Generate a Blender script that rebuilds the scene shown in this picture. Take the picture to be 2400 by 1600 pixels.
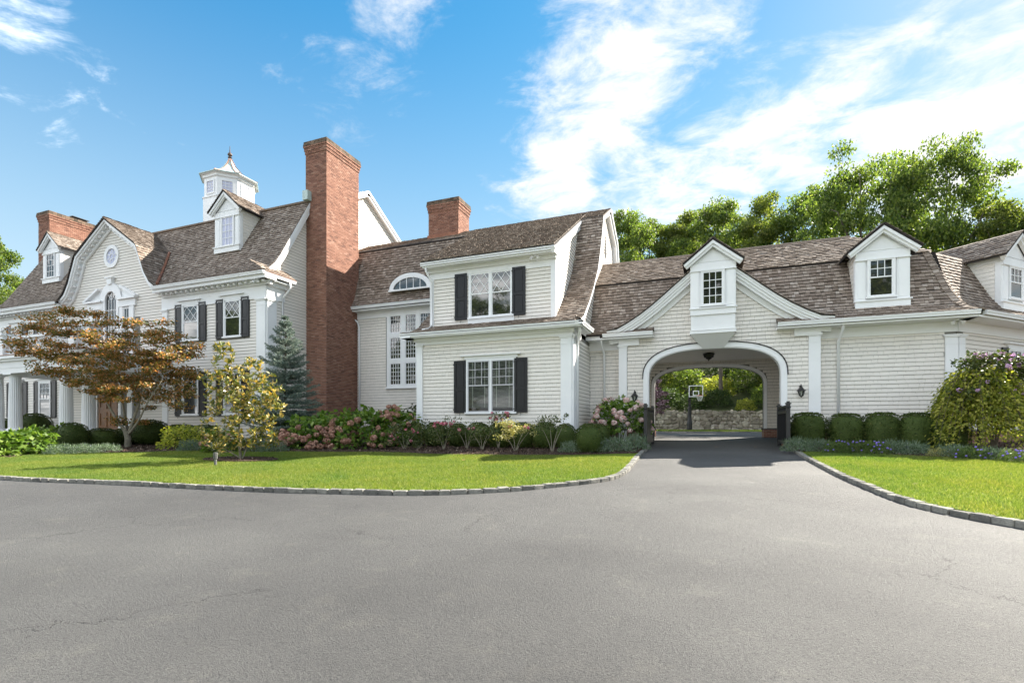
import bpy, bmesh, math, random
import numpy as np
from mathutils import Matrix, Vector
from mathutils.geometry import tessellate_polygon

random.seed(7); RNG = np.random.default_rng(7)
S = bpy.context.scene; COL = S.collection
for o in list(bpy.data.objects): bpy.data.objects.remove(o, do_unlink=True)
R = math.radians

# ------------------------------------------------------------------ camera
EYE = 1.3; YAW = R(21.5); FPX = 1181.0; HOR = 996.0
cam_d = bpy.data.cameras.new('camera'); cam = bpy.data.objects.new('camera', cam_d); COL.objects.link(cam)
cam_d.sensor_width = 36; cam_d.lens = 36*FPX/2400; cam_d.shift_y = (HOR-800)/2400
cam_d.clip_start = 0.1; cam_d.clip_end = 3000
cam.location = (0, 0, EYE); cam.rotation_euler = (math.pi/2, 0, YAW)
S.camera = cam

# ------------------------------------------------------------------ sun, sky, exposure
SUN = Vector((0.74, 0.97, 1.0)).normalized()
SUN_EL = math.asin(SUN.z); SUN_AZ = math.atan2(SUN.x, SUN.y)
sd = bpy.data.lights.new('sun', 'SUN'); sd.energy = 2.4; sd.angle = R(0.5); sd.color = (1, 0.93, 0.82)
so = bpy.data.objects.new('sun', sd); COL.objects.link(so)
so.rotation_euler = (-SUN).to_track_quat('-Z', 'Y').to_euler(); so.location = (20, 30, 60)
S.view_settings.view_transform = 'Standard'; S.view_settings.look = 'None'
S.view_settings.gamma = 1; S.view_settings.use_curve_mapping = False
S.view_settings.exposure = 2.95
S.cycles.max_bounces = 6; S.cycles.diffuse_bounces = 3; S.cycles.glossy_bounces = 3
S.cycles.transmission_bounces = 4; S.cycles.transparent_max_bounces = 8
S.cycles.use_denoising = True

def build_world():
    w = bpy.data.worlds.new('World'); S.world = w; w.use_nodes = True
    nt = w.node_tree; N = nt.nodes; L = nt.links; N.clear()
    def nd(t, **k):
        n = N.new(t)
        for a, b in k.items(): setattr(n, a, b)
        return n
    def math_(op, a, b=None, c=None, clamp=False):
        n = nd('ShaderNodeMath', operation=op, use_clamp=clamp)
        for i, v in enumerate((a, b, c)):
            if v is None: continue
            if isinstance(v, (int, float)): n.inputs[i].default_value = v
            else: L.new(v, n.inputs[i])
        return n.outputs[0]
    sky = nd('ShaderNodeTexSky', sky_type='NISHITA'); sky.sun_disc = False
    sky.sun_elevation = SUN_EL; sky.sun_rotation = SUN_AZ
    sky.altitude = 0; sky.air_density = 1.0; sky.dust_density = 0.2; sky.ozone_density = 2.2
    hsv = nd('ShaderNodeHueSaturation'); hsv.inputs['Saturation'].default_value = 1.38
    hsv.inputs['Value'].default_value = 0.52
    L.new(sky.outputs[0], hsv.inputs['Color'])
    tc = nd('ShaderNodeTexCoord'); sx = nd('ShaderNodeSeparateXYZ'); L.new(tc.outputs['Generated'], sx.inputs[0])
    x, y, z = sx.outputs
    az = math_('ARCTAN2', x, y); el = math_('ARCSINE', z)
    zc = math_('ADD', math_('MAXIMUM', z, 0.0), 0.12)
    px = math_('DIVIDE', x, zc); py = math_('DIVIDE', y, zc)
    cb = nd('ShaderNodeCombineXYZ'); L.new(px, cb.inputs[0]); L.new(py, cb.inputs[1])
    mp = nd('ShaderNodeMapping'); mp.inputs['Rotation'].default_value = (0, 0, R(-35)); mp.inputs['Scale'].default_value = (1.0, 1.3, 1)
    L.new(cb.outputs[0], mp.inputs[0])
    def noise(scale, det, rough, dist=0.0):
        n = nd('ShaderNodeTexNoise'); n.inputs['Scale'].default_value = scale; n.inputs['Detail'].default_value = det
        n.inputs['Roughness'].default_value = rough; n.inputs['Distortion'].default_value = dist
        L.new(mp.outputs[0], n.inputs['Vector']); return n.outputs[0]
    n1 = noise(1.1, 9, 0.62, 0.25); n2 = noise(4.6, 8, 0.66, 0.5)
    def dirpx(u, v):
        return math.atan((u-1200)/FPX)-YAW, math.atan((HOR-v)/math.hypot(FPX, u-1200))
    blobs = []
    def blob(u, v, ru, rv, rot, gain):
        a0, e0 = dirpx(u, v)
        da = math_('SUBTRACT', az, a0); de = math_('SUBTRACT', el, e0)
        c, s_ = math.cos(R(rot)), math.sin(R(rot))
        p = math_('ADD', math_('MULTIPLY', da, c), math_('MULTIPLY', de, s_))
        q = math_('ADD', math_('MULTIPLY', da, -s_), math_('MULTIPLY', de, c))
        r2 = math_('ADD', math_('POWER', math_('DIVIDE', p, ru), 2), math_('POWER', math_('DIVIDE', q, rv), 2))
        m = math_('MULTIPLY', math_('SUBTRACT', 1.0, math_('SQRT', r2)), gain)
        blobs.append(m)
    blob(1480, 190, 0.31, 0.21, 38, 1.2)
    blob(1330, 380, 0.23, 0.13, 45, 1.05)
    blob(1800, 300, 0.42, 0.14, 8, 1.0)
    blob(2250, 270, 0.30, 0.20, 20, 0.85)
    blob(1640, 60, 0.22, 0.12, 0, 0.8)
    blob(30, 95, 0.13, 0.09, -25, 0.36)
    blob(985, 95, 0.09, 0.06, 30, 0.06)
    blob(2330, 60, 0.20, 0.05, 10, 0.35)
    m = blobs[0]
    for b in blobs[1:]: m = math_('MAXIMUM', m, b)
    # beyond the frame the cloud cover is made denser, as added fill light
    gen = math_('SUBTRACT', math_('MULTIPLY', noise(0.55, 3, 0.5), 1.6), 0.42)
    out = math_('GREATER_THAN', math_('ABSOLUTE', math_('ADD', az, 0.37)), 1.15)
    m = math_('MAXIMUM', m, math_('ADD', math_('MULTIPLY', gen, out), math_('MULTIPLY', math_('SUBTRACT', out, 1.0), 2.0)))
    f = math_('ADD', math_('ADD', math_('MULTIPLY', m, 0.62), math_('MULTIPLY', math_('MINIMUM', m, 0.0), 0.55)), math_('MULTIPLY', math_('SUBTRACT', n1, 0.5), 1.75))
    f = math_('ADD', f, math_('MULTIPLY', math_('SUBTRACT', n2, 0.5), 1.25))
    mr = nd('ShaderNodeMapRange', interpolation_type='SMOOTHSTEP'); L.new(f, mr.inputs[0])
    mr.inputs[1].default_value = 0.0; mr.inputs[2].default_value = 0.56
    n3 = noise(9.0, 6, 0.6, 1.2)
    rip = nd('ShaderNodeMapRange', interpolation_type='SMOOTHSTEP'); L.new(math_('ADD', math_('MULTIPLY', n2, 0.55), math_('MULTIPLY', n3, 0.45)), rip.inputs[0])
    rip.inputs[1].default_value = 0.34; rip.inputs[2].default_value = 0.58; rip.inputs[3].default_value = 0.62; rip.inputs[4].default_value = 0.97
    fac = math_('MULTIPLY', mr.outputs[0], rip.outputs[0])
    # tone curve evens out the sky's glow on the sun's side
    den = nd('ShaderNodeVectorMath', operation='MULTIPLY_ADD'); L.new(hsv.outputs[0], den.inputs[0]); den.inputs[1].default_value = (0.23,)*3; den.inputs[2].default_value = (0.60,)*3
    tone = nd('ShaderNodeVectorMath', operation='DIVIDE'); L.new(hsv.outputs[0], tone.inputs[0]); L.new(den.outputs[0], tone.inputs[1])
    # thin veil low down
    lo = math_('MINIMUM', math_('MULTIPLY', math_('POWER', math_('SUBTRACT', 0.72, el, clamp=True), 1.6), 1.75), 0.9)
    mix0 = nd('ShaderNodeMix', data_type='RGBA'); L.new(lo, mix0.inputs[0]); L.new(tone.outputs[0], mix0.inputs[6]); mix0.inputs[7].default_value = (1.70, 2.02, 2.22, 1)
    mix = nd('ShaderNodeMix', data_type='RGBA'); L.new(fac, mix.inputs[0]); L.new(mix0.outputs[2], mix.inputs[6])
    # cloud opposite the sun, out of view, is brightened as added fill for the facades
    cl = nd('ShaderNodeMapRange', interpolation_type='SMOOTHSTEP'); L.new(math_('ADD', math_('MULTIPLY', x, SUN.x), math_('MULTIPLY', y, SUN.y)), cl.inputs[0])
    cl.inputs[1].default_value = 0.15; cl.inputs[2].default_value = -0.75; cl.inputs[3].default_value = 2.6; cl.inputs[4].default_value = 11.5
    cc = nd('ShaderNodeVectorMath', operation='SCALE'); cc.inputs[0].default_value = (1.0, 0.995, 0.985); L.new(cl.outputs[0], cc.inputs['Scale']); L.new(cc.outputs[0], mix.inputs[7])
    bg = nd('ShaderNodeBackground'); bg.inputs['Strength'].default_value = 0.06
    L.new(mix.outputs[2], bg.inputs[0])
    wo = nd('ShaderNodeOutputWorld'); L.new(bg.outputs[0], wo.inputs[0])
build_world()

# ------------------------------------------------------------------ projection of photograph points onto real planes
CY, SY = math.cos(YAW), math.sin(YAW)
def ray(u, v):
    a = (u-1200)/FPX; b = (HOR-v)/FPX
    return Vector((a*CY-SY, a*SY+CY, b))
def gz(x, y):
    if y < 22: return 0.035*y
    if y < 24: t = (y-22)/2; return 0.77+0.035*(t-0.5*t*t)*2*0.5*2
    return 0.805
def G(u, v, dz=0.0):
    d = ray(u, v); k = (EYE-dz)/(0.035*d.y-d.z) if (0.035*d.y-d.z) > 1e-6 else 1e3
    p = Vector((0, 0, EYE))+d*k
    if p.y > 23:
        k = (EYE-dz-0.805)/(-d.z); p = Vector((0, 0, EYE))+d*k
    return p
class Frame:
    """o: origin, ux: along the wall, n: outward; (a, z, out) -> world"""
    def __init__(s, o, ux, n):
        s.o = Vector(o); s.ux = Vector(ux).normalized(); s.n = Vector(n).normalized()
    def __call__(s, a, z, out=0.0):
        p = s.o+s.ux*a+s.n*out; return Vector((p.x, p.y, z))
    def px(s, u, v, out=0.0):
        d = ray(u, v); q = s.o+s.n*out; k = (q-Vector((0, 0, EYE))).dot(s.n)/d.dot(s.n)
        p = Vector((0, 0, EYE))+d*k; return (p-s.o).dot(s.ux), p.z
    def at(s, out): return Frame(s.o+s.n*out, s.ux, s.n)
def FY(y): return Frame((0, y, 0), (1, 0, 0), (0, -1, 0))
def FX(x): return Frame((x, 0, 0), (0, 1, 0), (1, 0, 0))

# ------------------------------------------------------------------ materials
def mat(name, build):
    m = bpy.data.materials.new(name); m.use_nodes = True; nt = m.node_tree; nt.nodes.clear()
    out = nt.nodes.new('ShaderNodeOutputMaterial')
    build(nt, out); return m
def nnode(nt, t, **k):
    n = nt.nodes.new(t)
    for a, b in k.items():
        if a in n.inputs.keys(): n.inputs[a].default_value = b
        else: setattr(n, a, b)
    return n
def ramp(nt, fac, stops):
    r = nt.nodes.new('ShaderNodeValToRGB'); e = r.color_ramp.elements
    while len(e) < len(stops): e.new(0.5)
    for i, (p, c) in enumerate(stops):
        e[i].position = p; e[i].color = (*c, 1) if len(c) == 3 else c
    nt.links.new(fac, r.inputs[0]); return r.outputs[0]
def rnd(nt):
    """one random number for each loose piece, whether it is an object or an island of a mesh"""
    g = nt.nodes.new('ShaderNodeNewGeometry'); o = nt.nodes.new('ShaderNodeObjectInfo')
    a = nnode(nt, 'ShaderNodeMath', operation='ADD'); nt.links.new(g.outputs['Random Per Island'], a.inputs[0]); nt.links.new(o.outputs['Random'], a.inputs[1])
    f = nnode(nt, 'ShaderNodeMath', operation='FRACT'); nt.links.new(a.outputs[0], f.inputs[0]); return f.outputs[0]
def tex(nt, scale, detail=4, rough=0.55, coord='Object', sc=(1, 1, 1), kind='ShaderNodeTexNoise'):
    t = nt.nodes.new('ShaderNodeNewGeometry') if coord == 'World' else nt.nodes.new('ShaderNodeTexCoord')
    mp = nt.nodes.new('ShaderNodeMapping'); mp.inputs['Scale'].default_value = sc
    nt.links.new(t.outputs['Position' if coord == 'World' else coord], mp.inputs[0])
    n = nt.nodes.new(kind); n.inputs['Scale'].default_value = scale
    if 'Detail' in n.inputs: n.inputs['Detail'].default_value = detail; n.inputs['Roughness'].default_value = rough
    nt.links.new(mp.outputs[0], n.inputs['Vector']); return n
def mixc(nt, fac, a, b, mode='MIX'):
    m = nnode(nt, 'ShaderNodeMix', data_type='RGBA', blend_type=mode)
    for i, v in ((0, fac), (6, a), (7, b)):
        if hasattr(v, 'links'): nt.links.new(v, m.inputs[i])
        elif isinstance(v, (int, float)): m.inputs[i].default_value = v
        else: m.inputs[i].default_value = (*v, 1)
    return m.outputs[2]
def pbsdf(nt, out, color, rough=0.6, bump=None, bstr=0.3, bdist=0.01, spec=0.4, metal=0.0):
    p = nt.nodes.new('ShaderNodeBsdfPrincipled')
    if hasattr(color, 'links'): nt.links.new(color, p.inputs['Base Color'])
    else: p.inputs['Base Color'].default_value = (*color, 1)
    if hasattr(rough, 'links'): nt.links.new(rough, p.inputs['Roughness'])
    else: p.inputs['Roughness'].default_value = rough
    p.inputs['Specular IOR Level'].default_value = spec; p.inputs['Metallic'].default_value = metal
    if bump is not None:
        b = nt.nodes.new('ShaderNodeBump'); b.inputs['Strength'].default_value = bstr; b.inputs['Distance'].default_value = bdist
        nt.links.new(bump, b.inputs['Height']); nt.links.new(b.outputs[0], p.inputs['Normal'])
    nt.links.new(p.outputs[0], out.inputs[0]); return p
def simple(name, col, rough=0.5, var=0.06, scale=3.0, spec=0.4, metal=0.0, bstr=0.1):
    def b(nt, out):
        n = tex(nt, scale, 5, 0.6, 'World'); lo = tuple(c*(1-var) for c in col); hi = tuple(min(1, c*(1+var)) for c in col)
        pbsdf(nt, out, ramp(nt, n.outputs[0], [(0.3, lo), (0.7, hi)]), rough, n.outputs[0], bstr, 0.004, spec, metal)
    return mat(name, b)
def m_siding(name, base):
    def b(nt, out):
        r = rnd(nt); n = tex(nt, 0.7, 4, 0.6, 'World', (1, 1, 0.6)); g = tex(nt, 40, 3, 0.6, 'World', (3, 3, 0.3))
        c = ramp(nt, r, [(0.0, tuple(x*0.965 for x in base)), (0.6, base), (1.0, tuple(min(1, x*1.015) for x in base))])
        d = ramp(nt, n.outputs[0], [(0.35, (0.97, 0.965, 0.955)), (0.62, (1, 1, 1))])
        pbsdf(nt, out, mixc(nt, 1.0, c, d, 'MULTIPLY'), 0.62, g.outputs[0], 0.08, 0.002, 0.3)
    return mat(name, b)
def m_pieces(name, stops, rough=0.85, grain=(1, 1, 1), gscale=30, gmul=0.35, big=None, bstr=0.5):
    def b(nt, out):
        r = rnd(nt); c = ramp(nt, r, stops)
        g = tex(nt, gscale, 5, 0.65, 'World', grain)
        c = mixc(nt, 1.0, c, ramp(nt, g.outputs[0], [(0.3, (1-gmul,)*3), (0.7, (1+gmul*0.4,)*3)]), 'MULTIPLY')
        if big:
            n = tex(nt, 0.45, 4, 0.6, 'World'); c = mixc(nt, 1.0, c, ramp(nt, n.outputs[0], big), 'MULTIPLY')
        pbsdf(nt, out, c, rough, g.outputs[0], bstr, 0.01, 0.25)
    return mat(name, b)
def m_leaf(name, stops, trans=0.35, rough=0.5, spec=0.35, tcol=None):
    def b(nt, out):
        g = nt.nodes.new('ShaderNodeNewGeometry'); c = ramp(nt, g.outputs['Random Per Island'], stops)
        o = nt.nodes.new('ShaderNodeObjectInfo')
        v = nnode(nt, 'ShaderNodeMapRange'); nt.links.new(o.outputs['Random'], v.inputs[0]); v.inputs[3].default_value = 0.85; v.inputs[4].default_value = 1.12
        h = nt.nodes.new('ShaderNodeHueSaturation'); nt.links.new(v.outputs[0], h.inputs['Value']); nt.links.new(c, h.inputs['Color']); c = h.outputs[0]
        p = nt.nodes.new('ShaderNodeBsdfPrincipled'); nt.links.new(c, p.inputs['Base Color']); p.inputs['Roughness'].default_value = rough
        p.inputs['Specular IOR Level'].default_value = spec
        t = nt.nodes.new('ShaderNodeBsdfTranslucent')
        tc = mixc(nt, 1.0, c, tcol or (1.15, 1.25, 0.55), 'MULTIPLY'); nt.links.new(tc, t.inputs[0])
        m = nt.nodes.new('ShaderNodeMixShader'); m.inputs[0].default_value = trans
        nt.links.new(p.outputs[0], m.inputs[1]); nt.links.new(t.outputs[0], m.inputs[2]); nt.links.new(m.outputs[0], out.inputs[0])
    return mat(name, b)
def m_asphalt():
    def b(nt, out):
        a = tex(nt, 160, 3, 0.7, 'World'); b2 = tex(nt, 0.5, 6, 0.62, 'World'); c2 = tex(nt, 45, 4, 0.7, 'World')
        v = tex(nt, 0.34, 0, 0, 'World', kind='ShaderNodeTexVoronoi'); v.feature = 'DISTANCE_TO_EDGE'
        wob = tex(nt, 1.7, 5, 0.7, 'World'); add = nt.nodes.new('ShaderNodeVectorMath'); add.operation = 'MULTIPLY_ADD'
        geo = nt.nodes.new('ShaderNodeNewGeometry')
        nt.links.new(wob.outputs['Color'], add.inputs[0]); add.inputs[1].default_value = (1.1, 1.1, 0); nt.links.new(geo.outputs['Position'], add.inputs[2])
        nt.links.new(add.outputs[0], v.inputs['Vector'])
        crack = nnode(nt, 'ShaderNodeMapRange'); nt.links.new(v.outputs['Distance'], crack.inputs[0]); crack.inputs[1].default_value = 0.0; crack.inputs[2].default_value = 0.0026; crack.inputs[3].default_value = 1; crack.inputs[4].default_value = 0
        gate = tex(nt, 0.22, 3, 0.6, 'World'); gr = nnode(nt, 'ShaderNodeMapRange'); nt.links.new(gate.outputs[0], gr.inputs[0]); gr.inputs[1].default_value = 0.50; gr.inputs[2].default_value = 0.56
        cm = nnode(nt, 'ShaderNodeMath', operation='MULTIPLY'); nt.links.new(crack.outputs[0], cm.inputs[0]); nt.links.new(gr.outputs[0], cm.inputs[1])
        base = ramp(nt, b2.outputs[0], [(0.30, (0.063, 0.062, 0.0615)), (0.5, (0.076, 0.075, 0.074)), (0.72, (0.093, 0.092, 0.090))])
        fine = ramp(nt, a.outputs[0], [(0.25, (0.45, 0.45, 0.45)), (0.5, (1, 1, 1)), (0.78, (1.7, 1.68, 1.62))])
        c = mixc(nt, 1.0, base, fine, 'MULTIPLY')
        c = mixc(nt, 1.0, c, ramp(nt, c2.outputs[0], [(0.3, (0.80, 0.80, 0.80)), (0.7, (1.15, 1.15, 1.14))]), 'MULTIPLY')
        pit = tex(nt, 58, 5, 0.75, 'World'); c = mixc(nt, 1.0, c, ramp(nt, pit.outputs[0], [(0.34, (0.42, 0.42, 0.43)), (0.44, (0.95, 0.95, 0.95)), (0.62, (1.04, 1.04, 1.03)), (0.74, (1.45, 1.43, 1.38))]), 'MULTIPLY')
        pat = tex(nt, 0.16, 5, 0.6, 'World', (1, 1.6, 1)); c = mixc(nt, 1.0, c, ramp(nt, pat.outputs[0], [(0.32, (0.78, 0.78, 0.79)), (0.5, (1, 1, 1)), (0.68, (1.22, 1.215, 1.19))]), 'MULTIPLY')
        dust = tex(nt, 2.6, 6, 0.7, 'World', (1, 1, 1)); c = mixc(nt, 1.0, c, ramp(nt, dust.outputs[0], [(0.56, (1, 1, 1)), (0.70, (1.28, 1.26, 1.20))]), 'MULTIPLY')
        c = mixc(nt, cm.outputs[0], c, (0.02, 0.02, 0.02))
        hs = nnode(nt, 'ShaderNodeMath', operation='SUBTRACT'); nt.links.new(a.outputs[0], hs.inputs[0]); nt.links.new(cm.outputs[0], hs.inputs[1])
        hp_ = nnode(nt, 'ShaderNodeMath', operation='MULTIPLY_ADD'); nt.links.new(pit.outputs[0], hp_.inputs[0]); hp_.inputs[1].default_value = 1.6; nt.links.new(hs.outputs[0], hp_.inputs[2])
        pbsdf(nt, out, c, 0.70, hp_.outputs[0], 0.9, 0.012, 0.35)
    return mat('asphalt', b)
def m_glass_dark():
    def b(nt, out):
        n = tex(nt, 0.9, 2, 0.5, 'World')
        p = pbsdf(nt, out, (0.016, 0.018, 0.018), 0.03, n.outputs[0], 0.02, 0.03, 0.9)
        p.inputs['IOR'].default_value = 1.6
    return mat('window_glass', b)
def m_glass_clear():
    def b(nt, out):
        g = nnode(nt, 'ShaderNodeBsdfGlossy', Roughness=0.03); t = nt.nodes.new('ShaderNodeBsdfTransparent'); t.inputs[0].default_value = (0.86, 0.9, 0.88, 1)
        f = nnode(nt, 'ShaderNodeFresnel', IOR=1.5); m = nt.nodes.new('ShaderNodeMixShader')
        nt.links.new(f.outputs[0], m.inputs[0]); nt.links.new(t.outputs[0], m.inputs[1]); nt.links.new(g.outputs[0], m.inputs[2]); nt.links.new(m.outputs[0], out.inputs[0])
    return mat('clear_glass', b)
def m_stone(name, stops, scale=6):
    def b(nt, out):
        r = rnd(nt); n = tex(nt, scale, 7, 0.68, 'World'); n2 = tex(nt, scale*7, 4, 0.7, 'World')
        c = ramp(nt, r, stops); c = mixc(nt, 1.0, c, ramp(nt, n.outputs[0], [(0.3, (0.6, 0.6, 0.6)), (0.7, (1.25, 1.25, 1.22))]), 'MULTIPLY')
        c = mixc(nt, 1.0, c, ramp(nt, n2.outputs[0], [(0.3, (0.75, 0.75, 0.75)), (0.7, (1.15, 1.15, 1.15))]), 'MULTIPLY')
        pbsdf(nt, out, c, 0.9, n2.outputs[0], 0.7, 0.015, 0.2)
    return mat(name, b)
def m_ground(name, stops, scale=12, fine=90, bstr=0.6):
    def b(nt, out):
        n = tex(nt, scale, 6, 0.65, 'World'); n2 = tex(nt, fine, 4, 0.7, 'World')
        c = mixc(nt, 1.0, ramp(nt, n.outputs[0], stops), ramp(nt, n2.outputs[0], [(0.3, (0.55, 0.55, 0.55)), (0.7, (1.3, 1.3, 1.3))]), 'MULTIPLY')
        pbsdf(nt, out, c, 0.95, n2.outputs[0], bstr, 0.03, 0.1)
    return mat(name, b)

M = {}
M['siding'] = m_siding('cream_painted_siding', (0.790, 0.748, 0.690))
M['shade_felt'] = simple('shadow_felt', (0.22, 0.21, 0.185), 0.95, 0.1)  # dark backing, bared between siding courses to paint in their shadow lines
M['trim'] = simple('white_trim_paint', (0.82, 0.825, 0.83), 0.45, 0.03, 1.5)
M['shingle'] = m_pieces('weathered_cedar_shingle', [(0.0, (0.185, 0.145, 0.116)), (0.3, (0.245, 0.196, 0.160)), (0.65, (0.30, 0.246, 0.204)), (0.9, (0.36, 0.303, 0.256)), (1.0, (0.44, 0.38, 0.33))], 0.9, (1, 1, 0.25), 26, 0.30, [(0.3, (0.86, 0.85, 0.84)), (0.7, (1.10, 1.09, 1.08))])
M['roofdeck'] = simple('roof_underlay', (0.030, 0.024, 0.021), 0.9, 0.2)
M['brick'] = m_pieces('red_brick', [(0.0, (0.155, 0.080, 0.060)), (0.12, (0.215, 0.107, 0.077)), (0.5, (0.270, 0.136, 0.095)), (0.88, (0.305, 0.160, 0.114)), (1.0, (0.355, 0.21, 0.155))], 0.9, (1, 1, 1), 22, 0.10)
M['brick_cap'] = m_pieces('weathered_brick', [(0.0, (0.075, 0.060, 0.045)), (0.5, (0.145, 0.105, 0.075)), (1.0, (0.235, 0.165, 0.12))], 0.95, (1, 1, 1), 16, 0.3)
M['mortar'] = simple('mortar', (0.42, 0.36, 0.31), 0.95, 0.12, 20)
M['copper'] = simple('aged_copper', (0.27, 0.115, 0.065), 0.55, 0.25, 5, 0.5, 0.3)
M['bronze'] = simple('dark_bronze', (0.085, 0.055, 0.042), 0.5, 0.2, 5)
M['verdigris'] = simple('verdigris_copper', (0.46, 0.56, 0.54), 0.55, 0.12, 2)
M['black'] = simple('black_shutter_paint', (0.0075, 0.008, 0.0105), 0.42, 0.15, 3)
M['iron'] = simple('black_metal', (0.007, 0.007, 0.008), 0.4, 0.2, 5, 0.5)
M['greysash'] = simple('grey_sash_paint', (0.50, 0.50, 0.52), 0.5, 0.04)
M['glass'] = m_glass_dark(); M['clear'] = m_glass_clear()
M['dark'] = simple('dark_room', (0.02, 0.02, 0.021), 0.9, 0.1)
M['blind'] = simple('pale_blind', (0.50, 0.51, 0.47), 0.6, 0.04)
M['curtain'] = simple('pale_curtain', (0.55, 0.57, 0.72), 0.8, 0.08)
M['ceiling'] = simple('painted_ceiling', (0.70, 0.69, 0.66), 0.7, 0.03)
M['asphalt'] = m_asphalt()
M['cobble'] = m_stone('granite_cobble', [(0.0, (0.14, 0.137, 0.125)), (0.5, (0.205, 0.198, 0.18)), (1.0, (0.29, 0.28, 0.25))], 9)
M['fieldstone'] = m_stone('fieldstone', [(0.0, (0.165, 0.140, 0.110)), (0.5, (0.28, 0.245, 0.20)), (1.0, (0.42, 0.375, 0.315))], 3)
M['capstone'] = m_stone('bluestone', [(0, (0.12, 0.12, 0.12)), (1, (0.17, 0.17, 0.17))], 4)
M['mulch'] = m_ground('bark_mulch', [(0.25, (0.030, 0.020, 0.015)), (0.5, (0.075, 0.050, 0.038)), (0.75, (0.13, 0.092, 0.072))], 9, 60, 0.9)
M['lawnbase'] = m_ground('lawn_soil', [(0.3, (0.095, 0.150, 0.014)), (0.7, (0.170, 0.220, 0.028))], 1.2, 70, 0.5)
M['earth'] = m_ground('earth', [(0.3, (0.04, 0.055, 0.02)), (0.7, (0.09, 0.10, 0.045))], 0.8, 20, 0.5)
def m_grass():
    def b(nt, out):
        g = nt.nodes.new('ShaderNodeNewGeometry'); n = tex(nt, 0.55, 6, 0.68, 'World')
        c = ramp(nt, g.outputs['Random Per Island'], [(0.0, (0.078, 0.132, 0.022)), (0.5, (0.154, 0.210, 0.038)), (0.85, (0.232, 0.272, 0.068)), (1.0, (0.38, 0.36, 0.17))])
        c = mixc(nt, 1.0, c, ramp(nt, n.outputs[0], [(0.30, (0.60, 0.80, 0.82)), (0.5, (0.94, 0.97, 0.95)), (0.68, (1.20, 1.06, 1.05))]), 'MULTIPLY')
        p = nt.nodes.new('ShaderNodeBsdfPrincipled'); nt.links.new(c, p.inputs['Base Color']); p.inputs['Roughness'].default_value = 0.6; p.inputs['Specular IOR Level'].default_value = 0.2
        t = nt.nodes.new('ShaderNodeBsdfTranslucent'); nt.links.new(mixc(nt, 1.0, c, (1.4, 1.4, 0.7), 'MULTIPLY'), t.inputs[0])
        m = nt.nodes.new('ShaderNodeMixShader'); m.inputs[0].default_value = 0.4
        nt.links.new(p.outputs[0], m.inputs[1]); nt.links.new(t.outputs[0], m.inputs[2]); nt.links.new(m.outputs[0], out.inputs[0])
    return mat('grass_blades', b)
M['grass'] = m_grass()
M['bark'] = m_stone('grey_bark', [(0, (0.12, 0.10, 0.08)), (1, (0.17, 0.145, 0.12))], 14)
M['palebark'] = m_stone('pale_bark', [(0, (0.24, 0.215, 0.165)), (1, (0.30, 0.27, 0.21))], 14)
M['l_tree'] = m_leaf('broadleaf_green', [(0, (0.055, 0.095, 0.024)), (0.4, (0.111, 0.162, 0.037)), (0.8, (0.181, 0.229, 0.055)), (1, (0.258, 0.289, 0.088))], 0.58)
M['l_tree2'] = m_leaf('yellowing_green', [(0, (0.073, 0.11, 0.024)), (0.5, (0.157, 0.197, 0.042)), (1, (0.293, 0.301, 0.083))], 0.58)
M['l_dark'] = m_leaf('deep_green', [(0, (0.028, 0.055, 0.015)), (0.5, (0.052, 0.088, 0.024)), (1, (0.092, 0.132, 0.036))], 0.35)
M['l_maple'] = m_leaf('bronze_maple', [(0, (0.087, 0.131, 0.038)), (0.36, (0.178, 0.2, 0.055)), (0.62, (0.328, 0.237, 0.076)), (0.86, (0.52, 0.294, 0.139)), (1, (0.693, 0.575, 0.38))], 0.52, 0.42, 0.45, (1.5, 0.95, 0.5))
M['l_magnolia'] = m_leaf('glossy_magnolia', [(0, (0.050, 0.078, 0.022)), (0.40, (0.110, 0.140, 0.034)), (0.65, (0.22, 0.215, 0.050)), (0.85, (0.42, 0.31, 0.065)), (1, (0.62, 0.56, 0.30))], 0.3, 0.22, 0.7, (1.4, 1.1, 0.5))
M['l_spruce'] = m_leaf('blue_spruce', [(0, (0.075, 0.112, 0.095)), (0.5, (0.145, 0.195, 0.165)), (0.85, (0.24, 0.295, 0.245)), (1, (0.42, 0.45, 0.33))], 0.2, 0.6, 0.2, (1, 1, 1))
M['l_box'] = m_leaf('boxwood', [(0, (0.026, 0.044, 0.011)), (0.45, (0.05, 0.077, 0.017)), (0.85, (0.078, 0.11, 0.024)), (1, (0.136, 0.132, 0.038))], 0.15, 0.6, 0.2)
M['l_hyd'] = m_leaf('hydrangea_leaf', [(0, (0.060, 0.120, 0.020)), (0.5, (0.125, 0.210, 0.032)), (1, (0.230, 0.310, 0.065))], 0.35, 0.5, 0.3)
M['l_cat'] = m_leaf('catmint', [(0, (0.077, 0.119, 0.068)), (0.5, (0.14, 0.195, 0.115)), (0.9, (0.216, 0.271, 0.174)), (1, (0.234, 0.237, 0.289))], 0.2, 0.7, 0.15, (1.1, 1.2, 0.9))
M['l_ger'] = m_leaf('geranium_leaf', [(0, (0.050, 0.090, 0.020)), (1, (0.13, 0.175, 0.045))], 0.25)
M['l_rose'] = m_leaf('rose_leaf', [(0, (0.040, 0.062, 0.016)), (0.6, (0.088, 0.120, 0.030)), (1, (0.17, 0.175, 0.06))], 0.25)
M['l_yellow'] = m_leaf('yellow_rose_leaf', [(0, (0.17, 0.18, 0.05)), (0.5, (0.34, 0.342, 0.11)), (1, (0.51, 0.468, 0.22))], 0.3, 0.5, 0.3, (1.2, 1.1, 0.7))
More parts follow.
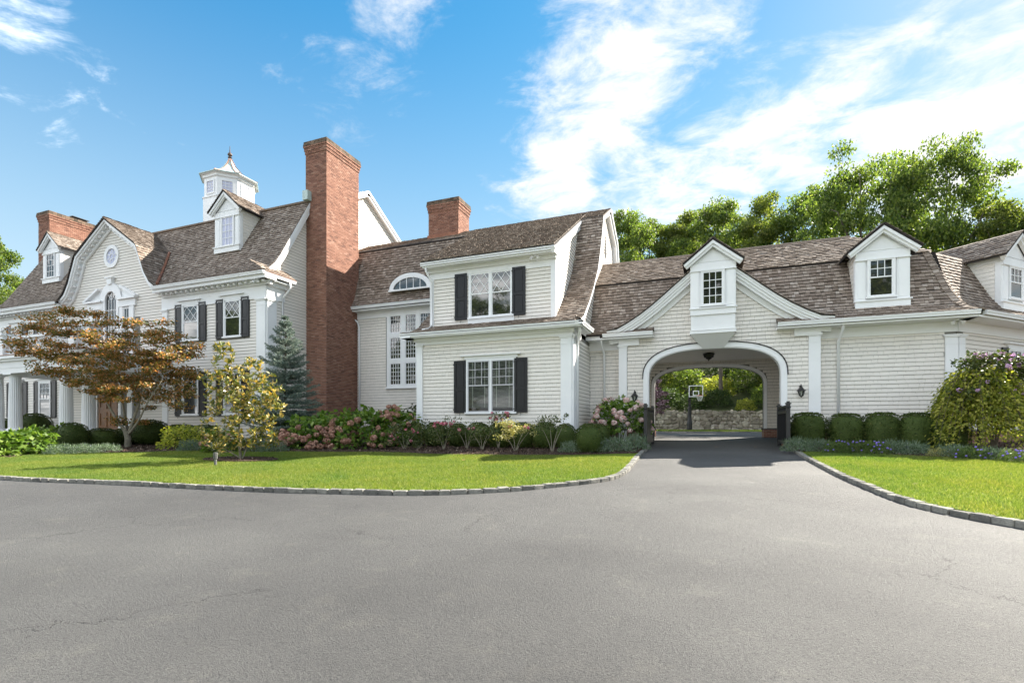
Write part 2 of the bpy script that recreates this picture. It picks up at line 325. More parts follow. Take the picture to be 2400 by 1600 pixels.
M['l_weep'] = m_leaf('weeping_green', [(0, (0.123, 0.167, 0.026)), (0.5, (0.297, 0.326, 0.049)), (1, (0.609, 0.551, 0.13))], 0.55)
M['l_purple'] = m_leaf('tricolor_leaf', [(0, (0.085, 0.040, 0.060)), (0.45, (0.20, 0.110, 0.135)), (0.75, (0.52, 0.37, 0.40)), (1, (0.70, 0.57, 0.58))], 0.3, 0.5, 0.3, (1.2, 0.9, 1.0))
M['f_dusty'] = m_leaf('dusty_pink_petal', [(0, (0.30, 0.150, 0.110)), (0.5, (0.46, 0.255, 0.195)), (1, (0.60, 0.40, 0.30))], 0.2, 0.7, 0.1, (1, 0.8, 0.7))
M['f_pink'] = m_leaf('pale_pink_petal', [(0, (0.62, 0.33, 0.32)), (0.4, (0.74, 0.54, 0.50)), (1, (0.82, 0.77, 0.70))], 0.25, 0.6, 0.1, (1, 0.9, 0.85))
M['f_rose'] = m_leaf('rose_petal', [(0, (0.54, 0.078, 0.176)), (0.6, (0.702, 0.208, 0.308)), (1, (0.765, 0.546, 0.506))], 0.25, 0.5, 0.2, (1, 0.5, 0.6))
M['f_violet'] = m_leaf('violet_petal', [(0, (0.17, 0.12, 0.50)), (1, (0.32, 0.24, 0.68))], 0.25, 0.6, 0.1, (0.8, 0.8, 1.1))
M['f_mauve'] = m_leaf('mauve_petal', [(0, (0.46, 0.26, 0.46)), (1, (0.70, 0.52, 0.66))], 0.25, 0.6, 0.1, (1, 0.9, 1))
M['netting'] = simple('white_cord', (0.72, 0.71, 0.69), 0.7, 0.03)
M['orange'] = simple('orange_rim_paint', (0.52, 0.13, 0.06), 0.4, 0.1)
M['acrylic'] = m_glass_clear()
M['wood'] = simple('brown_door_wood', (0.20, 0.085, 0.025), 0.45, 0.3, 6)
M['porchstone'] = m_stone('porch_bluestone', [(0, (0.28, 0.26, 0.23)), (1, (0.34, 0.31, 0.28))], 4)
M['lens'] = simple('white_lamp_glass', (0.75, 0.75, 0.72), 0.25, 0.02)
M['lampglass'] = m_glass_clear()

# ------------------------------------------------------------------ mesh building
def link(o, parent=None):
    COL.objects.link(o)
    if parent is not None:
        o.parent = parent; o.matrix_parent_inverse = WM(parent).inverted()
    return o
_WM = {}
def WM(o):
    return _WM.get(o.name, Matrix.Identity(4))
def np_mesh(name, V, F, m=None, smooth=False):
    V = np.asarray(V, dtype=np.float32).reshape(-1, 3); F = np.asarray(F, dtype=np.int32)
    me = bpy.data.meshes.new(name); k = F.shape[1]
    me.vertices.add(len(V)); me.vertices.foreach_set('co', V.ravel())
    me.loops.add(F.size); me.loops.foreach_set('vertex_index', F.ravel())
    me.polygons.add(len(F)); me.polygons.foreach_set('loop_start', np.arange(0, F.size, k, dtype=np.int32))
    me.polygons.foreach_set('use_smooth', np.full(len(F), bool(smooth)))
    if m: me.materials.append(m)
    me.update(calc_edges=True); return me
class MB:
    def __init__(s): s.v = []; s.f = []
    def add(s, vs, fs):
        b = len(s.v); s.v += [tuple(p) for p in vs]; s.f += [tuple(i+b for i in f) for f in fs]; return s
    def box6(s, c):   # 8 corners: bottom 4 ccw, top 4
        return s.add(c, [(3, 2, 1, 0), (4, 5, 6, 7), (0, 1, 5, 4), (1, 2, 6, 5), (2, 3, 7, 6), (3, 0, 4, 7)])
    def box(s, F, a0, a1, z0, z1, o0, o1):
        return s.box6([F(a0, z0, o1), F(a1, z0, o1), F(a1, z0, o0), F(a0, z0, o0), F(a0, z1, o1), F(a1, z1, o1), F(a1, z1, o0), F(a0, z1, o0)])
    def abox(s, x0, x1, y0, y1, z0, z1):
        return s.box6([(x0, y0, z0), (x1, y0, z0), (x1, y1, z0), (x0, y1, z0), (x0, y0, z1), (x1, y0, z1), (x1, y1, z1), (x0, y1, z1)])
    def prism(s, F, pts, o0, o1):
        """polygon in (a, z), ccw seen from outside, between two outs"""
        n = len(pts); vs = [F(a, z, o1) for a, z in pts]+[F(a, z, o0) for a, z in pts]
        tri = tessellate_polygon([[Vector((a, z, 0)) for a, z in pts]])
        fs = []
        for t in tri:
            (x0, y0), (x1, y1), (x2, y2) = pts[t[0]], pts[t[1]], pts[t[2]]
            if (x1-x0)*(y2-y0)-(x2-x0)*(y1-y0) < 0: t = (t[0], t[2], t[1])
            fs.append(tuple(t)); fs.append((t[2]+n, t[1]+n, t[0]+n))
        for i in range(n): j = (i+1) % n; fs.append((i, i+n, j+n, j))
        return s.add(vs, fs)
    def band(s, F, pts, w, o0, o1, side=1, w2=None):
        """a board of width w following the polyline pts (a, z), below it for side=1, given thickness"""
        P = [Vector(p) for p in pts]; n = len(P); off = []
        for i in range(n):
            d0_ = (P[i]-P[i-1]).normalized() if i > 0 else (P[1]-P[0]).normalized()
            d1_ = (P[i+1]-P[i]).normalized() if i < n-1 else d0_
            d = (d0_+d1_).normalized(); nn = Vector((d.y, -d.x))*side
            ww = w if w2 is None else w+(w2-w)*i/(n-1)
            off.append(P[i]+nn*ww/max(0.45, d.dot(d0_)))
        b = len(s.v)
        for p, q in zip(P, off):
            s.v += [tuple(F(p.x, p.y, o1)), tuple(F(q.x, q.y, o1)), tuple(F(q.x, q.y, o0)), tuple(F(p.x, p.y, o0))]
        for i in range(n-1):
            k = b+i*4; l = k+4
            for a, c in ((0, 1), (1, 2), (2, 3), (3, 0)): s.f.append((k+a, k+c, l+c, l+a))
        s.f.append((b+3, b+2, b+1, b)); e = b+(n-1)*4; s.f.append((e, e+1, e+2, e+3)); return s
    def sheet(s, prof, thick, sweep):
        """prof: list of world points; thickened downwards by thick (a vector list or vector), swept along the vector sweep"""
        n = len(prof); P = [Vector(p) for p in prof]; t = Vector(thick); w = Vector(sweep)
        vs = P+[p+t for p in P]+[p+w for p in P]+[p+t+w for p in P]; fs = []
        for i in range(n-1):
            fs += [(i, i+1, 2*n+i+1, 2*n+i), (n+i+1, n+i, 3*n+i, 3*n+i+1), (i+1, i, n+i, n+i+1), (2*n+i, 2*n+i+1, 3*n+i+1, 3*n+i)]
        fs += [(0, 2*n, 3*n, n), (n-1, 2*n-1, 4*n-1, 3*n-1)]
        return s.add(vs, fs)
    def tube(s, pts, r, n=8, r2=None, cap=True):
        P = [Vector(p) for p in pts]; k = len(P); b = len(s.v); up = Vector((0.13, 0.27, 0.95))
        for i in range(k):
            d = (P[min(i+1, k-1)]-P[max(i-1, 0)]).normalized()
            x = d.cross(up if abs(d.dot(up)) < 0.95 else Vector((1, 0, 0))).normalized(); y = d.cross(x)
            rr = (r[i] if isinstance(r, (list, tuple)) else (r if r2 is None else r+(r2-r)*i/max(1, k-1)))
            for j in range(n):
                a = 2*math.pi*j/n; s.v.append(tuple(P[i]+(x*math.cos(a)+y*math.sin(a))*rr))
        for i in range(k-1):
            for j in range(n):
                a = b+i*n+j; c = b+i*n+(j+1) % n; s.f.append((a, c, c+n, a+n))
        if cap:
            s.f.append(tuple(b+j for j in range(n))[::-1]); s.f.append(tuple(b+(k-1)*n+j for j in range(n)))
        return s
    def lathe(s, c, prof, n=16, phase=0.0, flute=0.0):
        b = len(s.v); c = Vector(c)
        for r, z in prof:
            for j in range(n):
                a = 2*math.pi*j/n+phase; rr = r*(1-flute*(j % 2)); s.v.append((c.x+rr*math.cos(a), c.y+rr*math.sin(a), c.z+z))
        for i in range(len(prof)-1):
            for j in range(n):
                p = b+i*n+j; q = b+i*n+(j+1) % n; s.f.append((p, q, q+n, p+n))
        s.f.append(tuple(b+j for j in range(n))[::-1]); e = b+(len(prof)-1)*n; s.f.append(tuple(e+j for j in range(n))); return s
    def mesh(s, name, m, smooth=False):
        me = bpy.data.meshes.new(name); me.from_pydata(s.v, [], s.f); me.materials.append(m)
        if smooth: me.polygons.foreach_set('use_smooth', np.ones(len(me.polygons), dtype=bool))
        me.update(); return me
    def build(s, name, m, parent=None, smooth=False, kind=None):
        o = bpy.data.objects.new(name, s.mesh(name, m, smooth)); link(o, parent)
        if kind: o['kind'] = kind
        return o
def tag(o, label, cat, group=None, kind=None):
    o['label'] = label; o['category'] = cat
    if group: o['group'] = group
    if kind: o['kind'] = kind
    return o
def thing(name, label, cat, loc=(0, 0, 0), group=None, rz=0.0):
    o = bpy.data.objects.new(name, None); o.empty_display_size = 0.1; COL.objects.link(o)
    o.location = loc; o.rotation_euler = (0, 0, rz); _WM[o.name] = Matrix.Translation(loc) @ Matrix.Rotation(rz, 4, 'Z')
    return tag(o, label, cat, group)
def mobj(name, me, parent=None, kind=None):
    o = bpy.data.objects.new(name, me); link(o, parent)
    if kind: o['kind'] = kind
    return o
def child(name, me, parent, loc=(0, 0, 0), rz=0.0, sc=1.0):
    """local-space child of a thing"""
    o = bpy.data.objects.new(name, me); COL.objects.link(o); o.parent = parent
    o.location = loc; o.rotation_euler = (0, 0, rz); o.scale = (sc, sc, sc) if isinstance(sc, (int, float)) else sc
    return o
def structure(name, V, F, m):
    o = bpy.data.objects.new(name, np_mesh(name, V, F, m)); COL.objects.link(o); o['kind'] = 'structure'; return o

# ------------------------------------------------------------------ many small pieces
WEDGE_V = np.array([(0, 0, 0), (1, 0, 0), (1, 1, 0), (0, 1, 0), (0, 0, 1), (1, 0, 1), (1, 1, 0.08), (0, 1, 0.08)], float)
WEDGE_F = np.array([(4, 5, 6, 7), (0, 1, 5, 4), (1, 2, 6, 5), (3, 0, 4, 7)])
BOX_V = np.array([(0, 0, 0), (1, 0, 0), (1, 1, 0), (0, 1, 0), (0, 0, 1), (1, 0, 1), (1, 1, 1), (0, 1, 1)], float)
BOX_F = np.array([(4, 5, 6, 7), (0, 1, 5, 4), (1, 2, 6, 5), (2, 3, 7, 6), (3, 0, 4, 7)])
EYEV = np.array((0, 0, EYE))
class Pieces:
    """pieces of one kind on one thing: those that show largest become objects, the rest one joined part"""
    def __init__(s, V=WEDGE_V, F=WEDGE_F): s.M = []; s.V = V; s.F = F
    def add(s, o, ax, ay, an): s.M.append((tuple(o), tuple(ax), tuple(ay), tuple(an)))
    def emit(s, name, plural, m, parent, n=300, facing=True):
        if not s.M: return
        A = np.array(s.M, float)                       # (N,4,3)
        c = A[:, 0]+0.5*(A[:, 1]+A[:, 2]); d = EYEV-c; dist = np.linalg.norm(d, axis=1)
        nn = np.cross(A[:, 1], A[:, 2]); area = np.linalg.norm(nn, axis=1)
        score = np.abs((nn*d).sum(1))/dist**3
        an = A[:, 3]; face = (an*d).sum(1) > 0; score = np.where(face, score, 0)
        # inside the picture
        u = d@np.array((-CY, -SY, 0)); w = d@np.array((SY, -CY, 0)); vis = (np.abs(u) < w*1.03) & (w > 0)
        score = np.where(vis, score, 0)
        order = np.argsort(-score); ind = [i for i in order[:n] if score[i] > 0]; rest = np.setdiff1d(np.arange(len(A)), ind)
        me = np_mesh(name, s.V, s.F, m)
        for i in ind:
            o = bpy.data.objects.new(name, me); COL.objects.link(o)
            o.parent = parent; o.matrix_parent_inverse = WM(parent).inverted()
            W = Matrix.Identity(4)
            for k in range(3):
                for r_ in range(3): W[r_][k] = A[i, k+1, r_]
                W[k][3] = A[i, 0, k]
            o.matrix_basis = W
        if len(rest):
            B = A[rest]; V = B[:, None, 0]+s.V[None, :, 0, None]*B[:, None, 1]+s.V[None, :, 1, None]*B[:, None, 2]+s.V[None, :, 2, None]*B[:, None, 3]
            F = (s.F[None]+(np.arange(len(B))*len(s.V))[:, None, None]).reshape(-1, s.F.shape[1])
            mobj(plural, np_mesh(plural, V.reshape(-1, 3), F, m), parent, 'stuff')
def sub_iv(ivs, a, b):
    out = []
    for p, q in ivs:
        if b <= p or a >= q: out.append((p, q)); continue
        if a > p: out.append((p, a))
        if b < q: out.append((b, q))
    return out
ROW = 0.127
def siding(P, F, z0, z1, ivf, wmin=None, wmax=None, holes=(), row=ROW, thick=0.022, gap=0.0115):
    """courses of boards (wmin None) or shingles on the plane of F between z0 and z1"""
    k = math.floor(z0/row); 
    while k*row < z1-0.02:
        a0 = k*row; zb = max(a0+gap, z0); zt = min(a0+row, z1+0.02)  # open gap leaves a dark strip as the course's painted shadow
        zm = 0.5*(zb+min(a0+row, z1)); ivs = list(ivf(zm))
        for (h0, h1, g0, g1) in holes:
            if g0 < zm < g1: ivs = sub_iv(ivs, h0, h1)
        for p, q in ivs:
            if q-p < 0.03: continue
            if wmin is None:
                P.add(F(p, zb), F.ux*(q-p), (0, 0, zt-zb), F.n*thick); continue
            x = p+random.uniform(-wmax, 0)
            while x < q:
                w = random.uniform(wmin, wmax); e = min(x+w, q); b = max(x, p)
                if e-b > 0.02:
                    jz = random.uniform(-0.002, 0.002)
                    P.add(F(b, zb+jz), F.ux*(e-b-0.0045), (0, 0, zt-zb), F.n*thick)
                x += w
        k += 1
def shingles(P, F, prof, ivf, expo=0.135, wmin=0.085, wmax=0.19, thick=0.02, rough=1.0, smax=None, wave=0.0):
    """courses on a roof; prof: [(depth inward, z)] from the eave up, in the frame F"""
    pts = [Vector(p) for p in prof]; seg = [(pts[i+1]-pts[i]).length for i in range(len(pts)-1)]; tot = sum(seg); s = 0.0
    def at(s_):
        for i, l in enumerate(seg):
            if s_ <= l or i == len(seg)-1:
                t = s_/l; return pts[i].lerp(pts[i+1], t), (pts[i+1]-pts[i]).normalized()
            s_ -= l
    while s < tot-0.03:
        p, _ = at(s); p2, _ = at(min(s+expo*1.25, tot)); d = (p2-p).normalized()
        ay = F.n*(-d.x)+Vector((0, 0, d.y)); nrm = F.n*d.y+Vector((0, 0, d.x))
        for a, b in ivf(p.x, p.y):
            x = a-random.uniform(0, wmax)
            while x < b:
                w = random.uniform(wmin, wmax); e = min(x+w, b); q = max(x, a)
                if e-q > 0.015:
                    j = random.uniform(-0.012, 0.012)*rough
                    o = F(q, p.y, -p.x)+ay*j+nrm*0.004
                    P.add(o, F.ux*(e-q-0.007), ay*(expo-0.018), nrm*(thick*random.uniform(0.7, 1.4)))  # cut short so the dark deck stands in for shade under each course
                x += w
        s += expo
def bricks(P, F, a0, a1, z0, z1, bl=0.205, bh=0.067, j=0.010, thick=0.012):
    k = 0; z = z0
    while z < z1-0.01:
        x = a0-(0.5*bl if k % 2 else 0.0)
        while x < a1-0.005:
            b = max(x, a0); e = min(x+bl-j, a1)
            if e-b > 0.02: P.add(F(b, z), F.ux*(e-b), (0, 0, min(bh-j, z1-z)), F.n*(thick+random.uniform(-0.003, 0.004)))
            x += bl
        z += bh; k += 1
def gz(x, y): return 0.035*min(y, 23.0)
def e(z): return z+EYE
def up(prof): return [(y, z+EYE) for y, z in prof]
def prof_y(prof, z):
    """depth at which a rising roof profile reaches z"""
    if z <= prof[0][1]: return prof[0][0]
    for (y0, z0), (y1, z1) in zip(prof, prof[1:]):
        if z <= z1: return y0+(y1-y0)*(z-z0)/(z1-z0)
    return prof[-1][0]
def prof_z(prof, y):
    for (y0, z0), (y1, z1) in zip(prof, prof[1:]):
        if y <= y1: return z0+(z1-z0)*max(0, (y-y0))/(y1-y0)
    return prof[-1][1]

house = thing('house', 'long cream shingled mansion with gambrel roofs, brick chimneys and an arched carriageway', 'house', (-10, 18.5, 0.65))
WALL_SH = Pieces(); WALL_CL = Pieces(); ROOF = Pieces()
def part(mb, name, m, smooth=False): return mb.build(name, m, house, smooth)

# ---------------------------------------------------------------- generic parts
def bars(mb, F, a0, a1, z0, z1, cols, rows, w, o0, o1):
    for i in range(1, cols):
        a = a0+(a1-a0)*i/cols; mb.box(F, a-w/2, a+w/2, z0, z1, o0, o1)
    for j in range(1, rows):
        z = z0+(z1-z0)*j/rows; mb.box(F, a0, a1, z-w/2, z+w/2, o0, o1-0.002)
def lattice(mb, F, a0, a1, z0, z1, w, o0, o1, cw, ch):
    W, H = a1-a0, z1-z0
    for sgn in (1, -1):
        k = -8
        while k < 12:
            c = k*cw; k += 1; pts = []
            # a(t) = c + t*cw, z = t*ch  (mirrored for sgn -1)
            t0 = max(0.0, (0-c)/cw); t1 = min(H/ch, (W-c)/cw)
            if t1-t0 < 0.02: continue
            p = []
            for t in (t0, t1):
                a = c+t*cw; a = a if sgn == 1 else W-a; p.append(Vector((a0+a, z0+t*ch)))
            d = (p[1]-p[0]).normalized(); nn = Vector((-d.y, d.x))*w/2
            q = [p[0]-nn, p[1]-nn, p[1]+nn, p[0]+nn]
            if sgn == -1: q = [p[0]-nn, p[0]+nn, p[1]+nn, p[1]-nn][::-1]
            oo = 0.0 if sgn == 1 else 0.002
            mb.prism(F, [(v.x, v.y) for v in q], o0, o1-oo)
def frame4(mb, F, a0, a1, z0, z1, w, o0, o1):
    mb.box(F, a0, a0+w, z0, z1, o0, o1); mb.box(F, a1-w, a1, z0, z1, o0, o1)
    mb.box(F, a0+w, a1-w, z0, z0+w, o0, o1-0.001); mb.box(F, a0+w, a1-w, z1-w, z1, o0, o1-0.001)
def pane_grid(F, a0, a1, z0, z1, cols, rows, parent, m, o0=0.008, o1=0.014):
    me = np_mesh('pane', BOX_V, BOX_F, m)
    for i in range(cols):
        for j in range(rows):
            o = bpy.data.objects.new('pane', me); COL.objects.link(o); o.parent = parent
            aa, bb = a0+(a1-a0)*i/cols, a0+(a1-a0)*(i+1)/cols; zz, yy = z0+(z1-z0)*j/rows, z0+(z1-z0)*(j+1)/rows
            W = Matrix.Identity(4); p = F(aa, zz, o0); ax = F.ux*(bb-aa)
            tilt = F.n*random.uniform(-0.004, 0.004)
            cols3 = (ax+tilt, Vector((0, 0, yy-zz))+F.n*random.uniform(-0.004, 0.004), F.n*(o1-o0))
            for k in range(3):
                for r_ in range(3): W[r_][k] = cols3[k][r_]
                W[k][3] = p[k]
            o.matrix_basis = W
def window(F, a0, a1, z0, z1, top=(3, 3), bot=(1, 1), lat=None, split=True, cas=0.09, sill=True, hood=None, blind=False, sashm='trim', single=False, base=0.016, glass='glass', apron=0.0, lights=1):
    """double hung window; a0..z1 bounds the sash opening; lights: number of units side by side"""
    mb = MB(); o1 = base+0.045
    mb.box(F, a0-cas, a0, z0, z1+cas, 0, o1); mb.box(F, a1, a1+cas, z0, z1+cas, 0, o1)
    mb.box(F, a0, a1, z1, z1+cas, 0, o1-0.001)
    if sill: mb.box(F, a0-cas-0.03, a1+cas+0.03, z0-0.06, z0, 0, o1+0.04)
    if apron: mb.box(F, a0-cas-0.03, a1+cas+0.03, z0-0.06-apron, z0-0.06, 0, o1-0.01)
    if hood:
        mb.box(F, a0-cas-0.06, a1+cas+0.06, z1+cas, z1+cas+hood, 0, o1+0.01)
        mb.box(F, a0-cas-0.17, a1+cas+0.17, z1+cas+hood, z1+cas+hood+0.035, 0, o1+0.09)
    mul = 0.075
    wdt = ((a1-a0)-mul*(lights-1))/lights
    for k in range(1, lights):
        c = a0+k*wdt+(k-1)*mul; mb.box(F, c, c+mul, z0, z1, 0, o1-0.004)
    w = part(mb, 'window', M['trim'])
    sm = MB(); zm = z0+(z1-z0)*0.52
    for k in range(lights):
        b0 = a0+k*(wdt+mul); b1 = b0+wdt; fw = 0.038; og = base+0.012 if not blind else base+0.03
        if split:
            frame4(sm, F, b0, b1, zm-0.02, z1, fw, og, og+0.022); frame4(sm, F, b0, b1, z0, zm+0.02, fw, og-0.008, og+0.012)
            parts_ = ((zm+0.018, z1-fw, top, lat), (z0+fw, zm-0.018, bot, None))
        else:
            frame4(sm, F, b0, b1, z0, z1, fw, og, og+0.022); parts_ = ((z0+fw, z1-fw, top, lat),)
        for (p0, p1, g, la) in parts_:
            c0, c1 = b0+fw, b1-fw
            if la: lattice(sm, F, c0, c1, p0, p1, 0.02, og+0.002, og+0.018, (c1-c0)/la[0], (p1-p0)/la[1])
            elif g != (1, 1): bars(sm, F, c0, c1, p0, p1, g[0], g[1], 0.02, og+0.002, og+0.018)
            gg = (1, 1) if (la or single) else g
            pane_grid(F, c0, c1, p0, p1, gg[0], gg[1], w, M['clear' if blind else glass], og+(-0.006 if blind else -0.004), og+(-0.003 if blind else 0.001))
        if blind:
            bl = MB(); z = z0+0.17
            while z < z1-0.02:
                c = F(b0, z, base+0.012); 
                bl.box6([F(b0+0.02, z, base+0.004), F(b1-0.02, z, base+0.004), F(b1-0.02, z-0.012, base+0.020), F(b0+0.02, z-0.012, base+0.020), F(b0+0.02, z+0.004, base+0.004), F(b1-0.02, z+0.004, base+0.004), F(b1-0.02, z-0.008, base+0.020), F(b0+0.02, z-0.008, base+0.020)]); z += 0.042
            for fx in (0.22, 0.78): bl.box(F, b0+(b1-b0)*fx-0.012, b0+(b1-b0)*fx+0.012, z0+0.16, z1, base+0.018, base+0.0215)
            bl.build('blind', M['blind'], w); MB().box(F, b0, b1, z0, z1, 0.001, base+0.002).build('dark_interior', M['dark'], w)
    sm.build('sash', M[sashm], w); return w
def shutter(F, a0, a1, z0, z1, base=0.016):
    mb = MB(); o0, o1 = base+0.012, base+0.048; st = (a1-a0)*0.17; zm = z0+(z1-z0)*0.45
    mb.box(F, a0, a0+st, z0, z1, o0, o1); mb.box(F, a1-st, a1, z0, z1, o0, o1)
    for p, q in ((z0, z0+st*1.2), (zm-st*0.6, zm+st*0.6), (z1-st, z1)): mb.box(F, a0+st, a1-st, p, q, o0, o1-0.001)
    for p, q in ((z0+st*1.2, zm-st*0.6), (zm+st*0.6, z1-st)):
        mb.box(F, a0+st, a1-st, p, q, o0, o1-0.022); mb.box(F, a0+st+0.025, a1-st-0.025, p+0.025, q-0.025, o0, o1-0.010)
    s_ = part(mb, 'shutter', M['black'])
    c = (a0+a1)/2
    MB().tube([F(c, z0-0.005, o1), F(c+0.012, z0-0.05, o1+0.01), F(c-0.012, z0-0.075, o1+0.012), F(c-0.015, z0-0.1, o1)], 0.008, 5).build('holdback', M['iron'], s_)
    for z in (z0+0.12, z1-0.12): MB().box(F, a0-0.03, a0+0.03, z-0.02, z+0.02, o0, o1+0.004).build('hinge', M['iron'], s_)
    return s_
def downspout(pts, r=0.042, extra=None):
    mb = MB(); mb.tube(pts, r, 8); 
    return part(mb, 'downspout', M['trim'], True)
def gutter(F, a0, a1, z, o, h=0.115, d=0.12):
    mb = MB()
    mb.box(F, a0, a1, z-h*0.45, z-0.014, o-d, o); mb.box(F, a0, a1, z-h, z-h*0.45, o-d, o-0.022); mb.box(F, a0, a1, z-0.014, z, o-d, o+0.012)
    return part(mb, 'gutter', M['trim'])
def pilaster(F, a0, a1, z0, z1, d=0.05, cap=True, base=0.016):
    mb = MB(); mb.box(F, a0, a1, z0, z1, 0, base+d); mb.box(F, a0-0.012, a1+0.012, z1-0.24, z1-0.225, 0, base+d+0.012)
    if cap: mb.box(F, a0-0.05, a1+0.05, z1, z1+0.035, 0, base+d+0.05); mb.box(F, a0-0.03, a1+0.03, z1-0.04, z1, 0, base+d+0.03)
    return part(mb, 'pilaster', M['trim'])
def board(F, a0, a1, z0, z1, o0, o1, name='trim_board', m='trim'): return part(MB().box(F, a0, a1, z0, z1, o0, o1), name, M[m])
def bx2(F, u0, u1, v0, v1):
    """bounds on the plane of F of a photograph rectangle measured at its own middle"""
    um, vm = (u0+u1)/2, (v0+v1)/2
    return F.px(u0, vm)[0], F.px(u1, vm)[0], F.px(um, v1)[1], F.px(um, v0)[1]

# ================================================================= MAIN BLOCK
YM = 15.1; XR = -16.47; XC = -26.06; XL = 2*XC-XR; FM = FY(YM)
MP = up([(14.6, 5.98), (15.0, 6.22), (15.35, 6.58), (15.6, 6.95), (17.23, 9.73), (21.3, 12.0)])
ME = e(5.86)
mb = MB(); mb.abox(XL, XR, YM, 27.5, 0.3, ME-0.05); part(mb, 'wall', M['shade_felt'])
side = [(YM+0.0, ME-0.06)]+[(y+0.06, z-0.10) for y, z in MP[1:]]
side = [(YM, ME-0.06), (YM, prof_z(MP, YM)-0.08)]+[(y, z-0.06) for y, z in MP if y > YM+0.1]+[(42.6-y, z-0.06) for y, z in MP[::-1] if 42.6-y > 21.4 and 42.6-y < 27.5]+[(27.5, ME-0.06)]
for X, nm in ((XR, 1), (XL, -1)):
    F = FX(X); part(MB().prism(F, side, -0.25 if nm == 1 else 0.0, 0.0 if nm == 1 else 0.25), 'gable_wall', M['shade_felt'])
# clapboards on the right gable and front
FR = FX(XR)
def iv_gable(z):
    if z < ME-0.02: return [(YM+0.45, 27.3)]
    a = max(YM, prof_y(MP, z)+0.05); b = 42.6-a
    return [(a, b)] if b-a > 0.1 else []
siding(WALL_CL, FR, e(-0.8), e(11.9), iv_gable)
holesM = []
def W_main(u0, u1, v0, v1): return bx2(FM, u0, u1, v0, v1)
r1 = W_main(529, 564, 701, 790); r2 = W_main(431.5, 465, 717, 795)
rl2 = W_main(431.5, 465, 879, 971); rl1 = (r1[0], r1[1], rl2[2], rl2[3])
r1 = (r1[0], r1[1], (r1[2]+r2[2])/2, (r1[3]+r2[3])/2); r2 = (r2[0], r2[1], r1[2], r1[3])
def mirror(r): return (2*XC-r[1], 2*XC-r[0], r[2], r[3])
ups = [r1, r2, mirror(r1), mirror(r2)]; lows = [rl1, rl2, mirror(rl1), mirror(rl2)]
for k, r in enumerate(ups+lows):
    upw = k < 4
    window(FM, *r, top=(3, 3), bot=(1, 1), lat=(2, 1.6) if upw else None, cas=0.085, hood=0.10 if upw else 0.08, single=True)
    sw = 0.43; z0, z1 = r[2]-0.06, r[3]+0.07
    shutter(FM, r[0]-0.075-sw, r[0]-0.075, z0, z1); shutter(FM, r[1]+0.075, r[1]+0.075+sw, z0, z1)
    holesM.append((r[0]-0.1-sw, r[1]+0.1+sw, z0, z1)); holesM.append((r[0]-0.2, r[1]+0.2, z1, z1+0.12))
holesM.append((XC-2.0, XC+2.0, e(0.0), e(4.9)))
GP = [(-3.52, e(6.02)), (-3.1, e(6.30)), (-2.75, e(6.8)), (-2.2, e(8.05)), (0, e(9.53)), (2.2, e(8.05)), (2.75, e(6.8)), (3.1, e(6.30)), (3.52, e(6.02))]
GW = 3.5   # half width of the cross gable
siding(WALL_CL, FM, e(-0.8), e(5.25), lambda z: [(XL+0.45, XC-GW-0.35), (XC-GW-0.05, XC+GW+0.05), (XC+GW+0.35, XR-0.42)], holes=holesM)
# pilasters at the corners and beside the gable
for a0, a1 in ((XR-0.47, XR), (XL, XL+0.47)): pilaster(FM, a0, a1, e(-0.7), e(5.02))
p = bx2(FM, 367, 382, 705, 760); pw = 0.33
for s_ in (1, -1):
    c = XC+s_*(GW+0.2); pilaster(FM, c-pw/2, c+pw/2, e(-0.4), e(5.02))
pilaster(FR, YM+0.0, YM+0.45, e(-0.7), e(5.02))
# eaves: frieze, soffit, dentils, gutters, broken at the gable
dent = Pieces(BOX_V, BOX_F)
for a0, a1 in ((XL-0.35, XC-GW+0.02), (XC+GW-0.02, XR+0.42)):
    board(FM, max(a0, XL), min(a1, XR+0.02), e(5.08), e(5.58), 0, 0.05, 'frieze_board')
    part(MB().box(FM, a0, a1, e(5.74), e(5.91), -0.1, 0.45), 'soffit', M['trim'])
    part(MB().box(FM, a0+0.1, a1-0.1, e(5.58), e(5.66), 0, 0.12).box(FM, a0+0.1, a1-0.1, e(5.66), e(5.74), 0, 0.17), 'cornice_moulding', M['trim'])
    gutter(FM, a0, a1, e(5.99), 0.56)
    x = a0+0.3
    while x < a1-0.2: dent.add(FM(x, e(5.655), 0.12), FM.ux*0.12, (0, 0, 0.08), FM.n*0.20); x += 0.31
dent.emit('dentil', 'dentil_row', M['trim'], house, 60)
# roof of the main block
def sheet_roof(prof, x0, x1, th=0.09, name='roof'):
    return part(MB().sheet([(x0, y, z) for y, z in prof], (0, 0, -th), (x1-x0, 0, 0)), name, M['roofdeck'])
MLOW = [p for p in MP if p[0] < 15.3]
sheet_roof(MLOW, XL-0.2, XC-GW+0.02); sheet_roof(MLOW, XC+GW-0.02, XR+0.2)
mroof = sheet_roof([(15.12, prof_z(MP, 15.12))]+[p for p in MP if p[0] > 15.3], XL-0.2, XR+0.2)
back = [(42.6-y, z) for y, z in MP[::-1]]; sheet_roof(back, XL-0.2, XR+0.2)
F0 = Frame((0, 0, 0), (1, 0, 0), (0, -1, 0))
def iv_main(y, z):
    if y > 17.3: return [(XL-0.22, XR+0.22)] if False else []
    g = max(0.0, -prof_y(GP[:5], z)-0.15) if z < e(9.53) else 0.0
    return [(XL-0.22, XC-g), (XC+g, XR+0.22)]
shingles(ROOF, F0, MP[:5], iv_main)
mb = MB(); mb.tube([(XL-0.2, 17.2, e(9.76)), (XR+0.2, 17.2, e(9.76))], 0.06, 6); part(mb, 'roof_edge_cap', M['shingle'])
def iv_flat(y, z): return [(XL-0.2, XR+0.2)]
